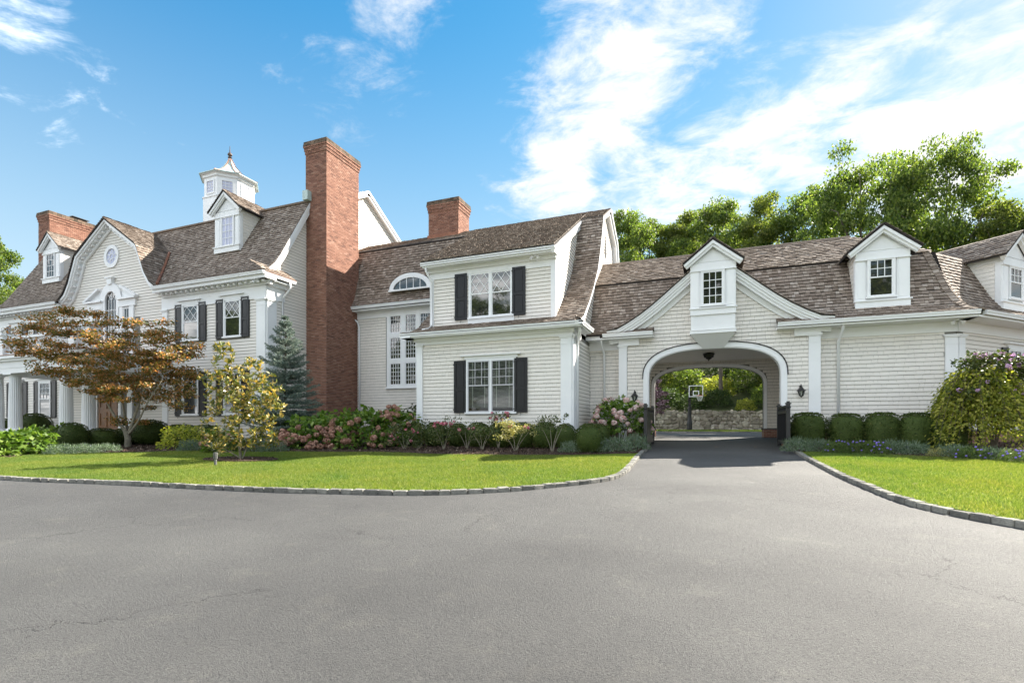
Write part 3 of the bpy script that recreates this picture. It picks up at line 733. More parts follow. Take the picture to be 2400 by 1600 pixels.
shingles(ROOF, F0, [(17.23, e(9.73)), (18.3, e(10.33))], iv_flat)
# raking boards on the right gable (and the left one)
for X, s_ in ((XR, 1), (XL, -1)):
    F = FX(X); o = (0.0, 0.19) if s_ == 1 else (-0.19, 0.0)
    rk = [(y, z-0.02) for y, z in MP[1:]]; mb = MB(); mb.band(F, rk, 0.26, o[0], o[1]); mb.band(F, rk, 0.12, *((0.19, 0.23) if s_ == 1 else (-0.23, -0.19)))
    rb = [(42.6-y, z) for y, z in rk]; mb.band(F, rb, 0.26, o[0], o[1], side=-1); mb.band(F, rb, 0.12, *((0.19, 0.23) if s_ == 1 else (-0.23, -0.19)), side=-1)
    part(mb, 'rake_board', M['trim'])
# cornice return on the right gable
RT = Frame((XR, 0, 0), (0, 1, 0), (1, 0, 0))
gutter(RT, YM-0.5, YM+1.15, e(5.97), 0.42)
mb = MB(); mb.box(RT, YM-0.4, YM+1.1, e(5.74), e(5.80), 0, 0.32); mb.box(RT, YM-0.1, YM+1.0, e(5.58), e(5.74), 0, 0.15); mb.box(RT, YM-0.02, YM+0.9, e(5.08), e(5.58), 0, 0.05); part(mb, 'cornice_return', M['trim'])
mb = MB(); mb.add([(XR+0.44, YM-0.45, e(5.975)), (XR+0.44, YM+1.15, e(5.975)), (XR+0.02, YM+1.0, e(6.35)), (XR+0.02, YM+0.2, e(6.35))], [(0, 1, 2, 3)]); part(mb, 'return_roof', M['copper'])
def iv_const(a, b): return lambda y, z: [(a, b)]
shingles(ROOF, Frame((XR, 0, 0), (0, 1, 0), (1, 0, 0)), [(-0.42, e(5.99)), (-0.02, e(6.37))], lambda y, z: [(YM-0.40-(y+0.42)*1.4+0.0, YM+1.12+(y+0.42)*-0.3)])
downspout([(XR+0.38, YM+0.85, e(5.85)), (XR+0.36, YM+0.86, e(5.6)), (XR+0.10, YM+0.75, e(5.25)), (XR+0.08, YM+0.75, e(5.0)), (XR+0.08, YM+0.75, e(-0.5))])
# cross gable with gambrel outline
GA = [(XC+a, z) for a, z in GP]
wallpts = [(XC-GW, e(5.2)), (XC+GW, e(5.2))]+[(XC+a*0.985, z-0.06) for a, z in GP[::-1]]
part(MB().prism(FM, wallpts, -0.2, 0.0), 'cross_gable_wall', M['shade_felt'])
def iv_cross(z):
    L_ = [(a, zz) for a, zz in GP[:5]]
    if z < L_[0][1]: return [(XC-GW-0.05, XC+GW+0.05)]
    w = -prof_y(L_, z)-0.22
    return [(XC-w, XC+w)] if w > 0.1 else []
siding(WALL_CL, FM, e(5.25), e(9.3), iv_cross, holes=[(XC-0.75, XC+0.75, e(4.0), e(6.05))])
mb = MB(); mb.band(FM, GA, 0.34, 0.02, 0.10); mb.band(FM, GA, 0.17, 0.10, 0.30); mb.band(FM, GA, 0.09, 0.30, 0.36); part(mb, 'gable_rake', M['trim'])
gd = Pieces(BOX_V, BOX_F)
for s_ in (-1, 1):
    pts = GP[:5] if s_ == -1 else GP[4:][::-1]
    acc = 0.15
    for (a0_, z0_), (a1_, z1_) in zip(pts, pts[1:]):
        L_ = math.hypot(a1_-a0_, z1_-z0_); d = Vector(((a1_-a0_)/L_, (z1_-z0_)/L_)); nn = Vector((d.y, -d.x)) if s_ == -1 else Vector((-d.y, d.x))
        while acc < L_:
            c = Vector((XC+a0_, z0_))+d*acc+nn*0.18; w2 = lambda v: FM.ux*v.x+Vector((0, 0, v.y))
            ax, ay = (w2(d*0.11), w2(nn*-0.07)) if s_ == -1 else (w2(d*-0.11), w2(nn*-0.07))
            gd.add(FM(c.x, c.y, 0.10)-ay, ax, ay, FM.n*0.13); acc += 0.31
        acc -= L_
gd.emit('gable_dentil', 'gable_dentils', M['trim'], house, 60)
gp = [(XC+a, z) for a, z in GP]
for h, s_ in ((GP[:5], -1), (GP[4:], 1)):
    pr = [(a if s_ == 1 else a, z) for a, z in h]
    mb = MB(); mb.sheet([(XC+a*1.02, YM-0.40, z+0.05) for a, z in h], (0, 0, -0.07), (0, 3.2, 0)); part(mb, 'cross_gable_roof', M['roofdeck'])
FGR = Frame((XC, YM, 0), (0, 1, 0), (1, 0, 0)); FGL = Frame((XC, YM, 0), (0, -1, 0), (-1, 0, 0))
hr = [(-a*1.02, z+0.055) for a, z in GP[4:][::-1]]
shingles(ROOF, FGR, hr, lambda y, z: [(-0.42, 2.9)]); shingles(ROOF, FGL, hr, lambda y, z: [(-2.9, 0.42)])
for s_ in (1, -1):
    mb = MB(); vp = [(XC+s_*a*1.02, prof_y(MP, z+0.03)-0.03, z+0.08) for a, z in ((3.45, e(6.1)), (3.1, e(6.32)), (2.75, e(6.83)), (2.2, e(8.08)))]; mb.tube(vp, 0.055, 6); part(mb, 'copper_valley', M['copper'])
# round window in the gable
def ring(F, c, z, r0, r1, o0, o1, n=28, t0=0.0, t1=2*math.pi, sz=1.0):
    mb = MB(); pts = [(c+r1*math.cos(t0+(t1-t0)*i/n), z+sz*r1*math.sin(t0+(t1-t0)*i/n)) for i in range(n+1)]
    mb.band(F, pts, r1-r0, o0, o1, side=-1); return mb
def disc(F, c, z, r, o0, o1, n=24, t0=0.0, t1=2*math.pi, sz=1.0):
    return MB().prism(F, [(c+r*math.cos(t0+(t1-t0)*i/n), z+sz*r*math.sin(t0+(t1-t0)*i/n)) for i in range(n)] if t1-t0 > 6 else [(c+r*math.cos(t0+(t1-t0)*i/n), z+sz*r*math.sin(t0+(t1-t0)*i/n)) for i in range(n+1)], o0, o1)
cz = FM.px(266, 601)[1]
rw = part(ring(FM, XC, cz, 0.36, 0.53, 0, 0.07), 'window', M['trim'])
disc(FM, XC, cz, 0.37, 0.0, 0.022).build('pane', M['curtain'], rw)
mb = ring(FM, XC, cz, 0.12, 0.145, 0.022, 0.045)
for i in range(8):
    t = math.pi*i/4+0.39; d = Vector((math.cos(t), math.sin(t))); q = Vector((-d.y, d.x))*0.011; a, b = d*0.14, d*0.36
    mb.prism(FM, [(XC+v.x, cz+v.y) for v in (a-q, b-q, b+q, a+q)], 0.022, 0.04)
mb.build('sash', M['trim'], rw)
# arched window with its half pediments
aw0, aw1 = XC-0.36, XC+0.36; zs = FM.px(270, 703)[1]; zb = e(2.6)
pw_ = part(ring(FM, XC, zs, 0.40, 0.78, 0, 0.10, 20, 0, math.pi), 'window', M['trim'])
mb = MB(); mb.prism(FM, [(XC-0.13, zs+0.72), (XC+0.13, zs+0.72), (XC+0.2, zs+1.0), (XC-0.2, zs+1.0)], 0, 0.16); mb.box(FM, XC-0.27, XC+0.27, zs+1.0, zs+1.05, 0, 0.2)
for s_ in (-1, 1):
    x0, x1 = sorted((XC+s_*0.40, XC+s_*0.58)); mb.box(FM, x0, x1, zb, zs, 0, 0.09)
    x0, x1 = sorted((XC+s_*0.58, XC+s_*1.75)); mb.box(FM, x0, x1, zs-0.38, zs-0.06, 0, 0.10); mb.box(FM, min(x0, x1)-(0.1 if s_ < 0 else 0), max(x0, x1)+(0.1 if s_ > 0 else 0), zs-0.06, zs+0.02, 0, 0.2)
    t = [(XC+s_*1.9, zs+0.02), (XC+s_*0.8, zs+0.55), (XC+s_*0.8, zs+0.02)]; mb.prism(FM, t if s_ > 0 else t[::-1], 0, 0.06)
    mb.band(FM, [(XC+s_*1.92, zs+0.06), (XC+s_*0.82, zs+0.60)], 0.1, 0.0, 0.2, side=-1 if s_ > 0 else 1)
    x0, x1 = sorted((XC+s_*1.32, XC+s_*1.62)); mb.box(FM, x0, x1, zb, zs-0.38, 0, 0.08)
    x0, x1 = sorted((XC+s_*0.62, XC+s_*0.86)); mb.box(FM, x0, x1, zb, zs-0.38, 0, 0.08)
mb.build('window_surround', M['trim'], pw_)
MB().box(FM, aw0-0.04, aw1+0.04, zb, zs, 0, 0.02).build('pane', M['glass'], pw_); disc(FM, XC, zs, 0.40, 0, 0.02, 18, 0, math.pi).build('pane', M['glass'], pw_)
mb = MB(); bars(mb, FM, aw0-0.04, aw1+0.04, zb, zs, 4, 7, 0.022, 0.02, 0.04)
for t in (0.25, 0.5, 0.75):
    d = Vector((math.cos(math.pi*t), math.sin(math.pi*t))); q = Vector((-d.y, d.x))*0.011; mb.prism(FM, [(XC+v.x, zs+v.y) for v in (-q, d*0.4-q, d*0.4+q, q)], 0.02, 0.04)
mb.build('sash', M['trim'], pw_)
for s_ in (-1, 1):
    x0, x1 = sorted((XC+s_*0.9, XC+s_*1.28)); window(FM, x0, x1, zb+0.1, zs-0.45, top=(2, 3), bot=(2, 3), cas=0.03, sill=False, single=True)

# ---------------------------------------------------------------- dormers
def dormer(F, a0, a1, z0, ze, zp, back, win, split, top, bot=(1, 1), oh=0.20, ohf=0.20, panel=True, glass='glass', base_o=0.0, rsh=True, skirt=0.22, side=True):
    c = (a0+a1)/2
    d = part(MB().prism(F, [(a0, z0), (a1, z0), (a1, ze), (c, zp-0.10), (a0, ze)], -back, 0.0), 'dormer', M['trim'])
    mb = MB()
    mb.box(F, a0-0.02, a1+0.02, z0, z0+skirt, 0, 0.06); mb.box(F, a0-0.06, a1+0.06, z0+skirt, z0+skirt+0.035, 0, 0.10)
    zf = ze-0.20
    mb.box(F, a0-0.01, a1+0.01, zf, ze, 0, 0.05); mb.box(F, a0-0.03, a1+0.03, zf-0.035, zf, 0, 0.075)
    w0, w1, wz0, wz1 = win
    for p, q in ((a0, w0-0.09), (w1+0.09, a1)):
        mb.box(F, p+0.005, q, z0+skirt+0.035, zf-0.035, 0, 0.03); 
        if q-p > 0.16: mb.box(F, p+0.05, q-0.045, z0+skirt+0.1, zf-0.1, 0.03, 0.042)
    sl = (zp-ze+0.08)/(c-a0+oh)
    rk = [(a0-oh, ze-0.02), (c, zp)]; rk2 = [(c, zp), (a1+oh, ze-0.02)]
    rk = rk+rk2[1:]
    mb.band(F, rk, 0.15, 0.05, ohf-0.05); mb.band(F, rk, 0.08, ohf-0.05, ohf)
    tri = [(a0+0.12, ze+0.06), (a1-0.12, ze+0.06), (c, zp-0.24)]
    mb.prism(F, tri, 0.0, 0.02)
    mb.build('dormer_trim', M['trim'], d)
    mr = MB()
    for (p, q) in ((a0-oh-0.03, c), (a1+oh+0.03, c)):
        mr.sheet([F(p, ze-0.02, ohf+0.03), F(q, zp+0.03, ohf+0.03)], (0, 0, 0.05), -F.n*(ohf+0.03+back))
    mr.build('dormer_roof', M['roofdeck'], d)
    if rsh:
        for s_ in (1, -1):
            FD = Frame(F(c, 0, 0), -F.n if s_ == 1 else F.n, F.ux if s_ == 1 else -F.ux)
            shingles(ROOF, FD, [(-(a1-c+oh+0.03), ze+0.035), (0, zp+0.085)], (lambda y, z: [(-ohf-0.04, back)]) if s_ == 1 else (lambda y, z: [(-back, ohf+0.04)]))
    if side:
        for s_ in (1, -1):
            FS = Frame(F(a1 if s_ == 1 else a0, 0, 0), -F.n if s_ == 1 else F.n, F.ux if s_ == 1 else -F.ux)
            rng = (0.16, back) if s_ == 1 else (-back, -0.16)
            siding(WALL_CL, FS, z0+0.02, ze-0.12, lambda z, rng=rng: [rng], thick=0.014)
            FS2 = FS; ms = MB(); q = (0.0, 0.14) if s_ == 1 else (-0.14, 0.0)
            ms.box(FS2, q[0], q[1], z0, ze-0.12, 0, 0.02); r_ = (0, back) if s_ == 1 else (-back, 0); ms.box(FS2, r_[0], r_[1], ze-0.12, ze+0.02, 0, 0.03); ms.build('side_trim', M['trim'], d)
    n = len(_DW); window(F, *win, top=top, bot=bot, split=split, cas=0.05, sill=True, base=0.02, glass=glass, single=False); _DW.append(n)
    return d
_DW = []
FD1 = FY(15.92)
a0 = FD1.px(505, 560)[0]; a1 = FD1.px(562, 560)[0]; z0 = FD1.px(505, 596)[1]; ze_ = FD1.px(533, 497)[1]; zp_ = FD1.px(525, 455)[1]
wm = (FD1.px(521.5, 540)[0], FD1.px(548.5, 540)[0], FD1.px(535, 576)[1], FD1.px(535, 509)[1])
dormer(FD1, a0, a1, z0, ze_, zp_, 2.3, wm, False, (3, 4), glass='curtain')
mir = lambda r: (2*XC-r[1], 2*XC-r[0])
ma = mir((a0, a1)); mw = mir((wm[0], wm[1])); dormer(FD1, ma[0], ma[1], z0, ze_, zp_, 2.3, (mw[0], mw[1], wm[2], wm[3]), False, (3, 4))

# ---------------------------------------------------------------- cupola
cu = Vector((XC, 21.3, 0)); r_ = 1.32; zb_ = e(11.2); zt_ = e(14.1)
mb = MB(); mb.lathe(cu, [(r_+0.06, zb_), (r_+0.06, e(12.75)), (r_+0.10, e(12.75)), (r_+0.10, e(12.82)), (r_, e(12.84)), (r_, zt_-0.22), (r_+0.08, zt_-0.2), (r_+0.08, zt_-0.08), (r_+0.2, zt_-0.02), (r_+0.2, zt_)], 8, math.pi/8)
cup = part(mb, 'cupola', M['trim'])
mb = MB(); mb.lathe(cu, [(r_+0.27, zt_-0.02), (r_+0.27, zt_+0.02), (r_*0.78, zt_+0.24), (r_*0.50, zt_+0.52), (r_*0.24, zt_+0.92), (0.10, zt_+1.34), (0.05, zt_+1.42)], 8, math.pi/8); mb.build('cupola_roof', M['verdigris'], cup)
mb = MB(); mb.lathe(cu, [(0.06, zt_+1.40), (0.12, zt_+1.47), (0.05, zt_+1.53), (0.13, zt_+1.62), (0.11, zt_+1.70), (0.03, zt_+1.78), (0.012, zt_+2.15)], 10); mb.build('finial', M['bronze'], cup)
ap = r_*math.cos(math.pi/8)
for k in range(8):
    t = k*math.pi/4; n_ = Vector((math.cos(t), math.sin(t), 0)); 
    if n_.dot(Vector((0, 0, 0))-Vector((XC, 21.3, 0))) < 0: continue
    Fk = Frame(Vector((XC, 21.3, 0))+n_*ap, Vector((-n_.y, n_.x, 0)), n_)
    mb = MB(); frame4(mb, Fk, -0.32, 0.32, e(12.95), e(13.72), 0.07, 0, 0.05); bars(mb, Fk, -0.25, 0.25, e(13.02), e(13.65), 3, 4, 0.02, 0.01, 0.03); wv = mb.build('cupola_window', M['trim'], cup)
    mb = MB().tube([tuple(cu+Vector((math.cos(t+math.pi/8), math.sin(t+math.pi/8), 0))*rr+Vector((0, 0, zz))) for rr, zz in ((r_+0.28, zt_+0.03), (r_*0.78, zt_+0.26), (r_*0.5, zt_+0.54), (r_*0.24, zt_+0.94), (0.1, zt_+1.36))], 0.028, 5); mb.build('roof_seam', M['copper'], cup)
    mb = MB().box(Fk, -0.25, 0.25, e(13.02), e(13.65), 0.0, 0.012); mb.build('cupola_pane', M['curtain'], cup)

# ---------------------------------------------------------------- chimneys
def chimney(x0, x1, y0, y1, z0, z1, n, base_cap=False, faces='fr'):
    mb = MB(); mb.abox(x0, x1, y0, y1, z0, z1-0.02); c = part(mb, 'chimney', M['mortar'])
    P = Pieces(BOX_V, BOX_F); PC_ = Pieces(BOX_V, BOX_F)
    fr = [(Frame((0, y0, 0), (1, 0, 0), (0, -1, 0)), x0, x1), (Frame((x1, 0, 0), (0, 1, 0), (1, 0, 0)), y0, y1), (Frame((x0, 0, 0), (0, -1, 0), (-1, 0, 0)), -y1, -y0), (Frame((0, y1, 0), (-1, 0, 0), (0, 1, 0)), -x1, -x0)]
    H = 0.067
    for F, a, b in fr:
        bricks(P, F, a, b, z0, z1-0.54)
        for k, ex in enumerate((0.025, 0.025, 0.05, 0.05, 0.078, 0.078, 0.070, 0.060)):
            bricks(P if k < 5 else PC_, F.at(ex), a-ex, b+ex, z1-0.54+k*H, z1-0.54+(k+1)*H)
    mb = MB()
    for k, ex in ((0, 0.023), (2, 0.048), (4, 0.076), (6, 0.068), (7, 0.058)):
        mb.abox(x0-ex, x1+ex, y0-ex, y1+ex, z1-0.54+k*H-0.002, z1-0.54+(k+(2 if k < 6 else 1))*H-0.004)
    mb.build('chimney_cap', M['mortar'], c)
    P.emit('brick', 'brickwork', M['brick'], c, n); PC_.emit('cap_brick', 'cap_bricks', M['brick_cap'], c, 40)
    if base_cap:
        mb = MB(); mb.abox(x0-0.03, x1+0.03, y0-0.03, y1+0.02, z0, z0+0.55); mb.build('flashing', M['copper'], c)
    return c
chimney(XR-0.02, -15.37, 17.23, 19.36, 0.5, e(12.36), 160)
c2 = FY(20.9); q0 = c2.px(1005, 520)[0]; q1 = c2.px(1074, 520)[0]; zt2 = c2.px(1074, 461)[1]
chimney(q0, q1, 20.9, 22.0, e(8.62), zt2, 70)
mb = MB(); mb.abox(q0-0.05, q1+0.05, 20.84, 20.88, e(8.62), e(9.0)); part(mb, 'chimney_flashing', M['copper'])
chimney(-36.4, -35.35, 17.2, 19.55, e(6.0), e(12.33), 70)
mb = MB(); mb.abox(-36.1, -35.6, 18.5, 19.2, e(12.30), e(12.5)); mb.abox(-36.2, -35.5, 18.4, 19.3, e(12.5), e(12.53)); part(mb, 'chimney_cowl', M['iron'])
mb = MB(); mb.abox(XR+0.02, XR+0.30, 16.98, 17.22, e(9.75), e(10.15)); part(mb, 'lead_box', M['verdigris'])

# ---------------------------------------------------------------- portico
PY = 12.46; FP = FY(PY); PC = -26.26
zf = e(-0.28); zc = e(2.22)
mb = MB(); mb.abox(PC-4.1, PC+4.1, PY-0.45, YM, 0.2, zf-0.06); mb.abox(PC-4.2, PC+4.2, PY-0.52, YM, zf-0.06, zf); part(mb, 'porch_floor', M['porchstone'])
for x in (-29.5, -28.1, -24.45, -22.97):
    mb = MB(); mb.lathe((x, PY, 0), [(0.235, zf+0.12), (0.232, zf+0.9), (0.195, zc-0.16)], 40, 0, 0.06); c = part(mb, 'column', M['trim'])
    mb = MB(); mb.abox(x-0.32, x+0.32, PY-0.32, PY+0.32, zf, zf+0.06); mb.lathe((x, PY, 0), [(0.30, zf+0.06), (0.30, zf+0.10), (0.25, zf+0.14)], 24); mb.build('column_base', M['trim'], c)
    mb = MB(); mb.lathe((x, PY, 0), [(0.20, zc-0.17), (0.215, zc-0.12), (0.20, zc-0.10), (0.27, zc-0.05)], 24); mb.abox(x-0.29, x+0.29, PY-0.29, PY+0.29, zc-0.05, zc); mb.build('column_capital', M['trim'], c)
mb = MB(); x0, x1 = PC-3.75, PC+3.75
mb.abox(x0, x1, PY-0.27, YM, zc, zc+0.22); mb.abox(x0-0.02, x1+0.02, PY-0.29, YM, zc+0.22, zc+0.50); mb.abox(x0-0.12, x1+0.12, PY-0.39, YM, zc+0.50, zc+0.60); mb.abox(x0-0.22, x1+0.22, PY-0.49, YM, zc+0.60, zc+0.72); part(mb, 'portico_entablature', M['trim'])
mb = MB(); mb.abox(x0-0.24, x1+0.24, PY-0.51, YM, zc+0.72, zc+0.745); part(mb, 'portico_roof', M['copper'])
zd = zc+0.745
bal = Pieces(BOX_V, BOX_F)
for x in (x0+0.2, -28.8, -23.71, x1-0.2):
    mb = MB(); mb.abox(x-0.22, x+0.22, PY-0.22, PY+0.22, zd, zd+0.92); mb.abox(x-0.28, x+0.28, PY-0.28, PY+0.28, zd+0.92, zd+1.0); part(mb, 'balcony_post', M['trim'])
mb = MB()
for p, q in ((x0+0.42, -29.02), (-28.58, -23.93), (-23.49, x1-0.42)):
    mb.abox(p, q, PY-0.06, PY+0.06, zd+0.10, zd+0.18); mb.abox(p, q, PY-0.08, PY+0.08, zd+0.76, zd+0.86)
    x = p+0.06
    while x < q-0.06: bal.add((x, PY+0.02, zd+0.18), (0.045, 0, 0), (0, 0, 0.58), (0, -0.045, 0)); x += 0.12
mb.build('balcony_rail', M['trim'], house); bal.emit('baluster', 'balusters', M['trim'], house, 80)
mb = MB(); mb.box(FM, PC-0.75, PC+0.75, zf, zf+2.3, 0, 0.05); dr = part(mb, 'door', M['wood'])
mb = MB()
for s_ in (-1, 1):
    for z0, z1 in ((0.2, 0.9), (1.05, 2.1)): frame4(mb, FM, PC+s_*0.38-0.27, PC+s_*0.38+0.27, zf+z0, zf+z1, 0.06, 0.05, 0.075)
mb.build('door_panel', M['wood'], dr)
mb = MB(); frame4(mb, FM, PC-0.95, PC+0.95, zf-0.1, zf+2.55, 0.18, 0.0, 0.1); part(mb, 'door_surround', M['trim'])
for s_ in (-1, 1):
    a0, a1 = sorted((PC+s_*1.35, PC+s_*1.7)); pilaster(FM, a0, a1, zf, zc-0.1)

# ================================================================= LINK AND WING
WP = up([(15.32, 3.28), (15.9, 3.40), (16.5, 3.66), (17.34, 4.34), (18.03, 5.0), (18.76, 5.85), (19.2, 6.66), (19.55, 7.46), (19.87, 8.29), (21.5, 9.21)])
LP = up([(18.85, 5.46), (19.05, 5.80), (19.25, 6.50), (19.55, 7.42), (19.87, 8.29), (21.5, 9.21)])
YW = 15.8; XW0, XW1 = -9.92, -4.15; YLK = 19.3; FW = FY(YW); FL = FY(YLK); FS = FX(XW1)
mb = MB(); mb.abox(XR, XW0, YLK, 23.5, 0.3, e(5.6)); part(mb, 'wall', M['shade_felt'])
mb = MB(); mb.abox(XW0, XW1, YW, 23.5, 0.3, e(3.2)); part(mb, 'wall', M['shade_felt'])
wpoly = [(YW, e(2.6)), (27.2, e(2.6)), (27.2, e(3.3))]+[(43.0-y, z-0.05) for y, z in WP if 43.0-y < 27.15][0:0]
prof_in = [(y, z-0.06) for y, z in WP if y > YW]
wpoly = [(YW, e(3.0)), (43.0-YW, e(3.0))]+[(43.0-y, z) for y, z in prof_in]+prof_in[::-1]
part(MB().prism(FS, wpoly, -0.2, 0.0), 'gable_wall', M['shade_felt'])
part(MB().prism(Frame((XW0, 0, 0), (0, 1, 0), (1, 0, 0)), [(YW, e(3.0)), (19.4, e(3.0))]+[(y, z) for y, z in prof_in[::-1] if y < 19.4], 0.0, 0.15), 'gable_wall', M['siding'])
mb = MB(); mb.abox(XR, XW0, 23.4, 23.5, 0.4, e(7.4)); part(mb, 'wall', M['siding'])
wroof = sheet_roof(WP, XW0-0.42, XW1+0.22); sheet_roof(LP, XR+0.02, XW0-0.42)
sheet_roof([(43.0-y, z) for y, z in WP[::-1]], XR+0.02, XW1+0.22)
DX0, DX1, DY = -9.82, -4.93, 16.55
def iv_wing(y, z):
    if DY < y < 20.1: return [(XW0-0.43, DX0), (DX1, XW1+0.21)]
    return [(XW0-0.43, XW1+0.21)]
shingles(ROOF, F0, WP, iv_wing)
shingles(ROOF, F0, LP, lambda y, z: [(XR+0.05, XW0-0.44)], rough=1.2)
# wing cornice
gutter(FW, XW0-0.46, XW1+0.47, e(3.26), 0.50)
gutter(FS, YW-0.5, YW+1.15, e(3.26), 0.47)
part(MB().box(FW, XW0-0.4, XW1+0.4, e(3.10), e(3.15), -0.05, 0.44), 'soffit', M['trim'])
part(MB().box(FS, YW-0.05, YW+1.1, e(3.10), e(3.15), 0, 0.38), 'soffit', M['trim'])
board(FW, XW0, XW1+0.03, e(2.88), e(3.10), 0, 0.055, 'frieze_board'); part(MB().box(FW, XW0-0.1, XW1+0.1, e(3.0), e(3.10), 0, 0.12), 'cornice_moulding', M['trim']); board(FS, YW-0.03, YW+1.05, e(2.88), e(3.10), 0, 0.055, 'frieze_board')
mb = MB(); mb.add([(XW1+0.47, YW-0.48, e(3.27)), (XW1+0.47, YW+1.15, e(3.27)), (XW1+0.02, YW+1.0, e(3.60)), (XW1+0.02, YW+0.2, e(3.60))], [(0, 1, 2, 3)]); part(mb, 'return_roof', M['roofdeck'])
mb = MB(); mb.box(Frame((XW0, 0, 0), (0, -1, 0), (-1, 0, 0)), -(YW+2.6), -(YW-0.5), e(3.10), e(3.15), 0, 0.40); part(mb, 'soffit', M['trim'])
mb = MB(); rk = [(y, z-0.02) for y, z in WP]; rb = [(43.0-y, z) for y, z in rk]
mb.band(FS, [p for p in rk if p[0] > 15.6], 0.20, 0.0, 0.18); mb.band(FS, [p for p in rk if p[0] > 15.6], 0.09, 0.18, 0.22); mb.band(FS, rb, 0.30, 0.0, 0.18, side=-1); mb.band(FS, rb, 0.12, 0.18, 0.24, side=-1); part(mb, 'rake_board', M['trim'])
FLW = Frame((XW0-0.43, 0, 0), (0, 1, 0), (1, 0, 0)); mb = MB(); mb.band(FLW, rk[:7], 0.13, 0.0, 0.03); part(mb, 'rake_board', M['trim'])
# wing siding
wl = bx2(FW, 1097.5, 1206, 848, 964)
zlo0 = FW.px(1150, 965.5)[1]; zlo1 = FW.px(1150, 844.5)[1]; wl = (wl[0], wl[1], zlo0, zlo1)
s0 = bx2(FW, 1065.5, 1094, 848, 966); s1 = bx2(FW, 1206.5, 1237, 840, 965)
hw = [(wl[0]-0.12, wl[1]+0.12, wl[2]-0.06, wl[3]+0.14)]
siding(WALL_SH, FW, e(-0.16), e(2.9), lambda z: [(XW0+0.2, XW1-0.36)], 0.11, 0.30, hw)
window(FW, *wl, top=(3, 3), bot=(1, 1), cas=0.07, hood=0.10, blind=True, sashm='greysash', lights=2)
shutter(FW, s0[0], s0[1], wl[2]-0.02, wl[3]+0.03); shutter(FW, s1[0], s1[1], wl[2]-0.02, wl[3]+0.03)
pilaster(FW, XW0, XW0+0.24, e(-0.75), e(2.86)); pilaster(FW, XW1-0.36, XW1, e(-0.75), e(2.86)); pilaster(FS, YW-0.02, YW+0.34, e(-0.75), e(2.86))
# right gable wall of the wing: boards, following the roof
def iv_wside(z):
    if z < e(3.2): return [(YW+0.36, 18.35)] if z < e(2.9) else [(YW+0.05, 18.35)]
    a = max(YW, prof_y(WP, z)+0.03); b = 43.0-a
    lo = 0
    return [(a, b)]
siding(WALL_CL, FS, e(-0.16), e(9.1), iv_wside, holes=[(0, 50, e(2.86), e(3.16))])
mb = MB(); mb.prism(FS, [(21.05, e(7.25)), (21.25, e(7.0)), (21.45, e(7.25)), (21.25, e(8.0))], 0.0, 0.03); lv = part(mb, 'louvre', M['dark']); 
# link siding and its tall window
lk0 = FL.px(906, 810)[0]
siding(WALL_SH, FL, e(-0.75), e(5.0), lambda z: [(-15.37, XW0+0.05)], 0.11, 0.30, [(lk0-0.02, XW0+0.5, FL.px(950, 907)[1], e(5.0))])
board(FL, -15.36, XW0, e(4.92), e(5.22), 0, 0.05, 'frieze_board'); part(MB().box(FL, XR, XW0-0.43, e(5.22), e(5.27), 0, 0.42), 'soffit', M['trim'])
gutter(FL, -15.75, XW0-0.3, e(5.42), 0.52)
def A(u): return FL.px(u, 800)[0]
cols_ = [(A(915.5), A(941)), (A(951), A(976.5)), (A(986), A(1011))]
def Zl(v): return FL.px(928, v)[1]
rows_ = [(Zl(902), Zl(851)), (Zl(841.5), Zl(791)), (Zl(780), Zl(729))]
mb = MB(); zb0, zt0 = rows_[0][0]-0.12, rows_[2][1]+0.14; ca0, ca1 = cols_[0][0]-0.17, cols_[2][1]+0.17
edges = [ca0]+[v for c in cols_ for v in c]+[ca1]
for i in range(0, len(edges), 2): mb.box(FL, edges[i], edges[i+1], zb0, zt0, 0, 0.06)
zed = [zb0]+[v for r in rows_ for v in r]+[zt0]
for c in cols_:
    for i in range(0, len(zed), 2): mb.box(FL, c[0], c[1], zed[i], zed[i+1], 0, 0.058)
mb.box(FL, ca0-0.05, ca1, zb0-0.05, zb0, 0, 0.11); lw = part(mb, 'window', M['trim'])
for c in cols_:
    for r in rows_:
        mb = MB(); frame4(mb, FL, c[0], c[1], r[0], r[1], 0.035, 0.012, 0.045); bars(mb, FL, c[0]+0.035, c[1]-0.035, r[0]+0.035, r[1]-0.035, 4, 5, 0.018, 0.014, 0.034); mb.build('sash', M['trim'], lw)
        pane_grid(FL, c[0]+0.03, c[1]-0.03, r[0]+0.03, r[1]-0.03, 1, 1, lw, M['glass'], 0.006, 0.012)
downspout([FL(A(826), e(5.35), 0.46), FL(A(828), e(5.12), 0.42), FL(A(841), e(4.80), 0.09), FL(A(844), e(4.55), 0.07), FL(A(846), e(-0.4), 0.07)])
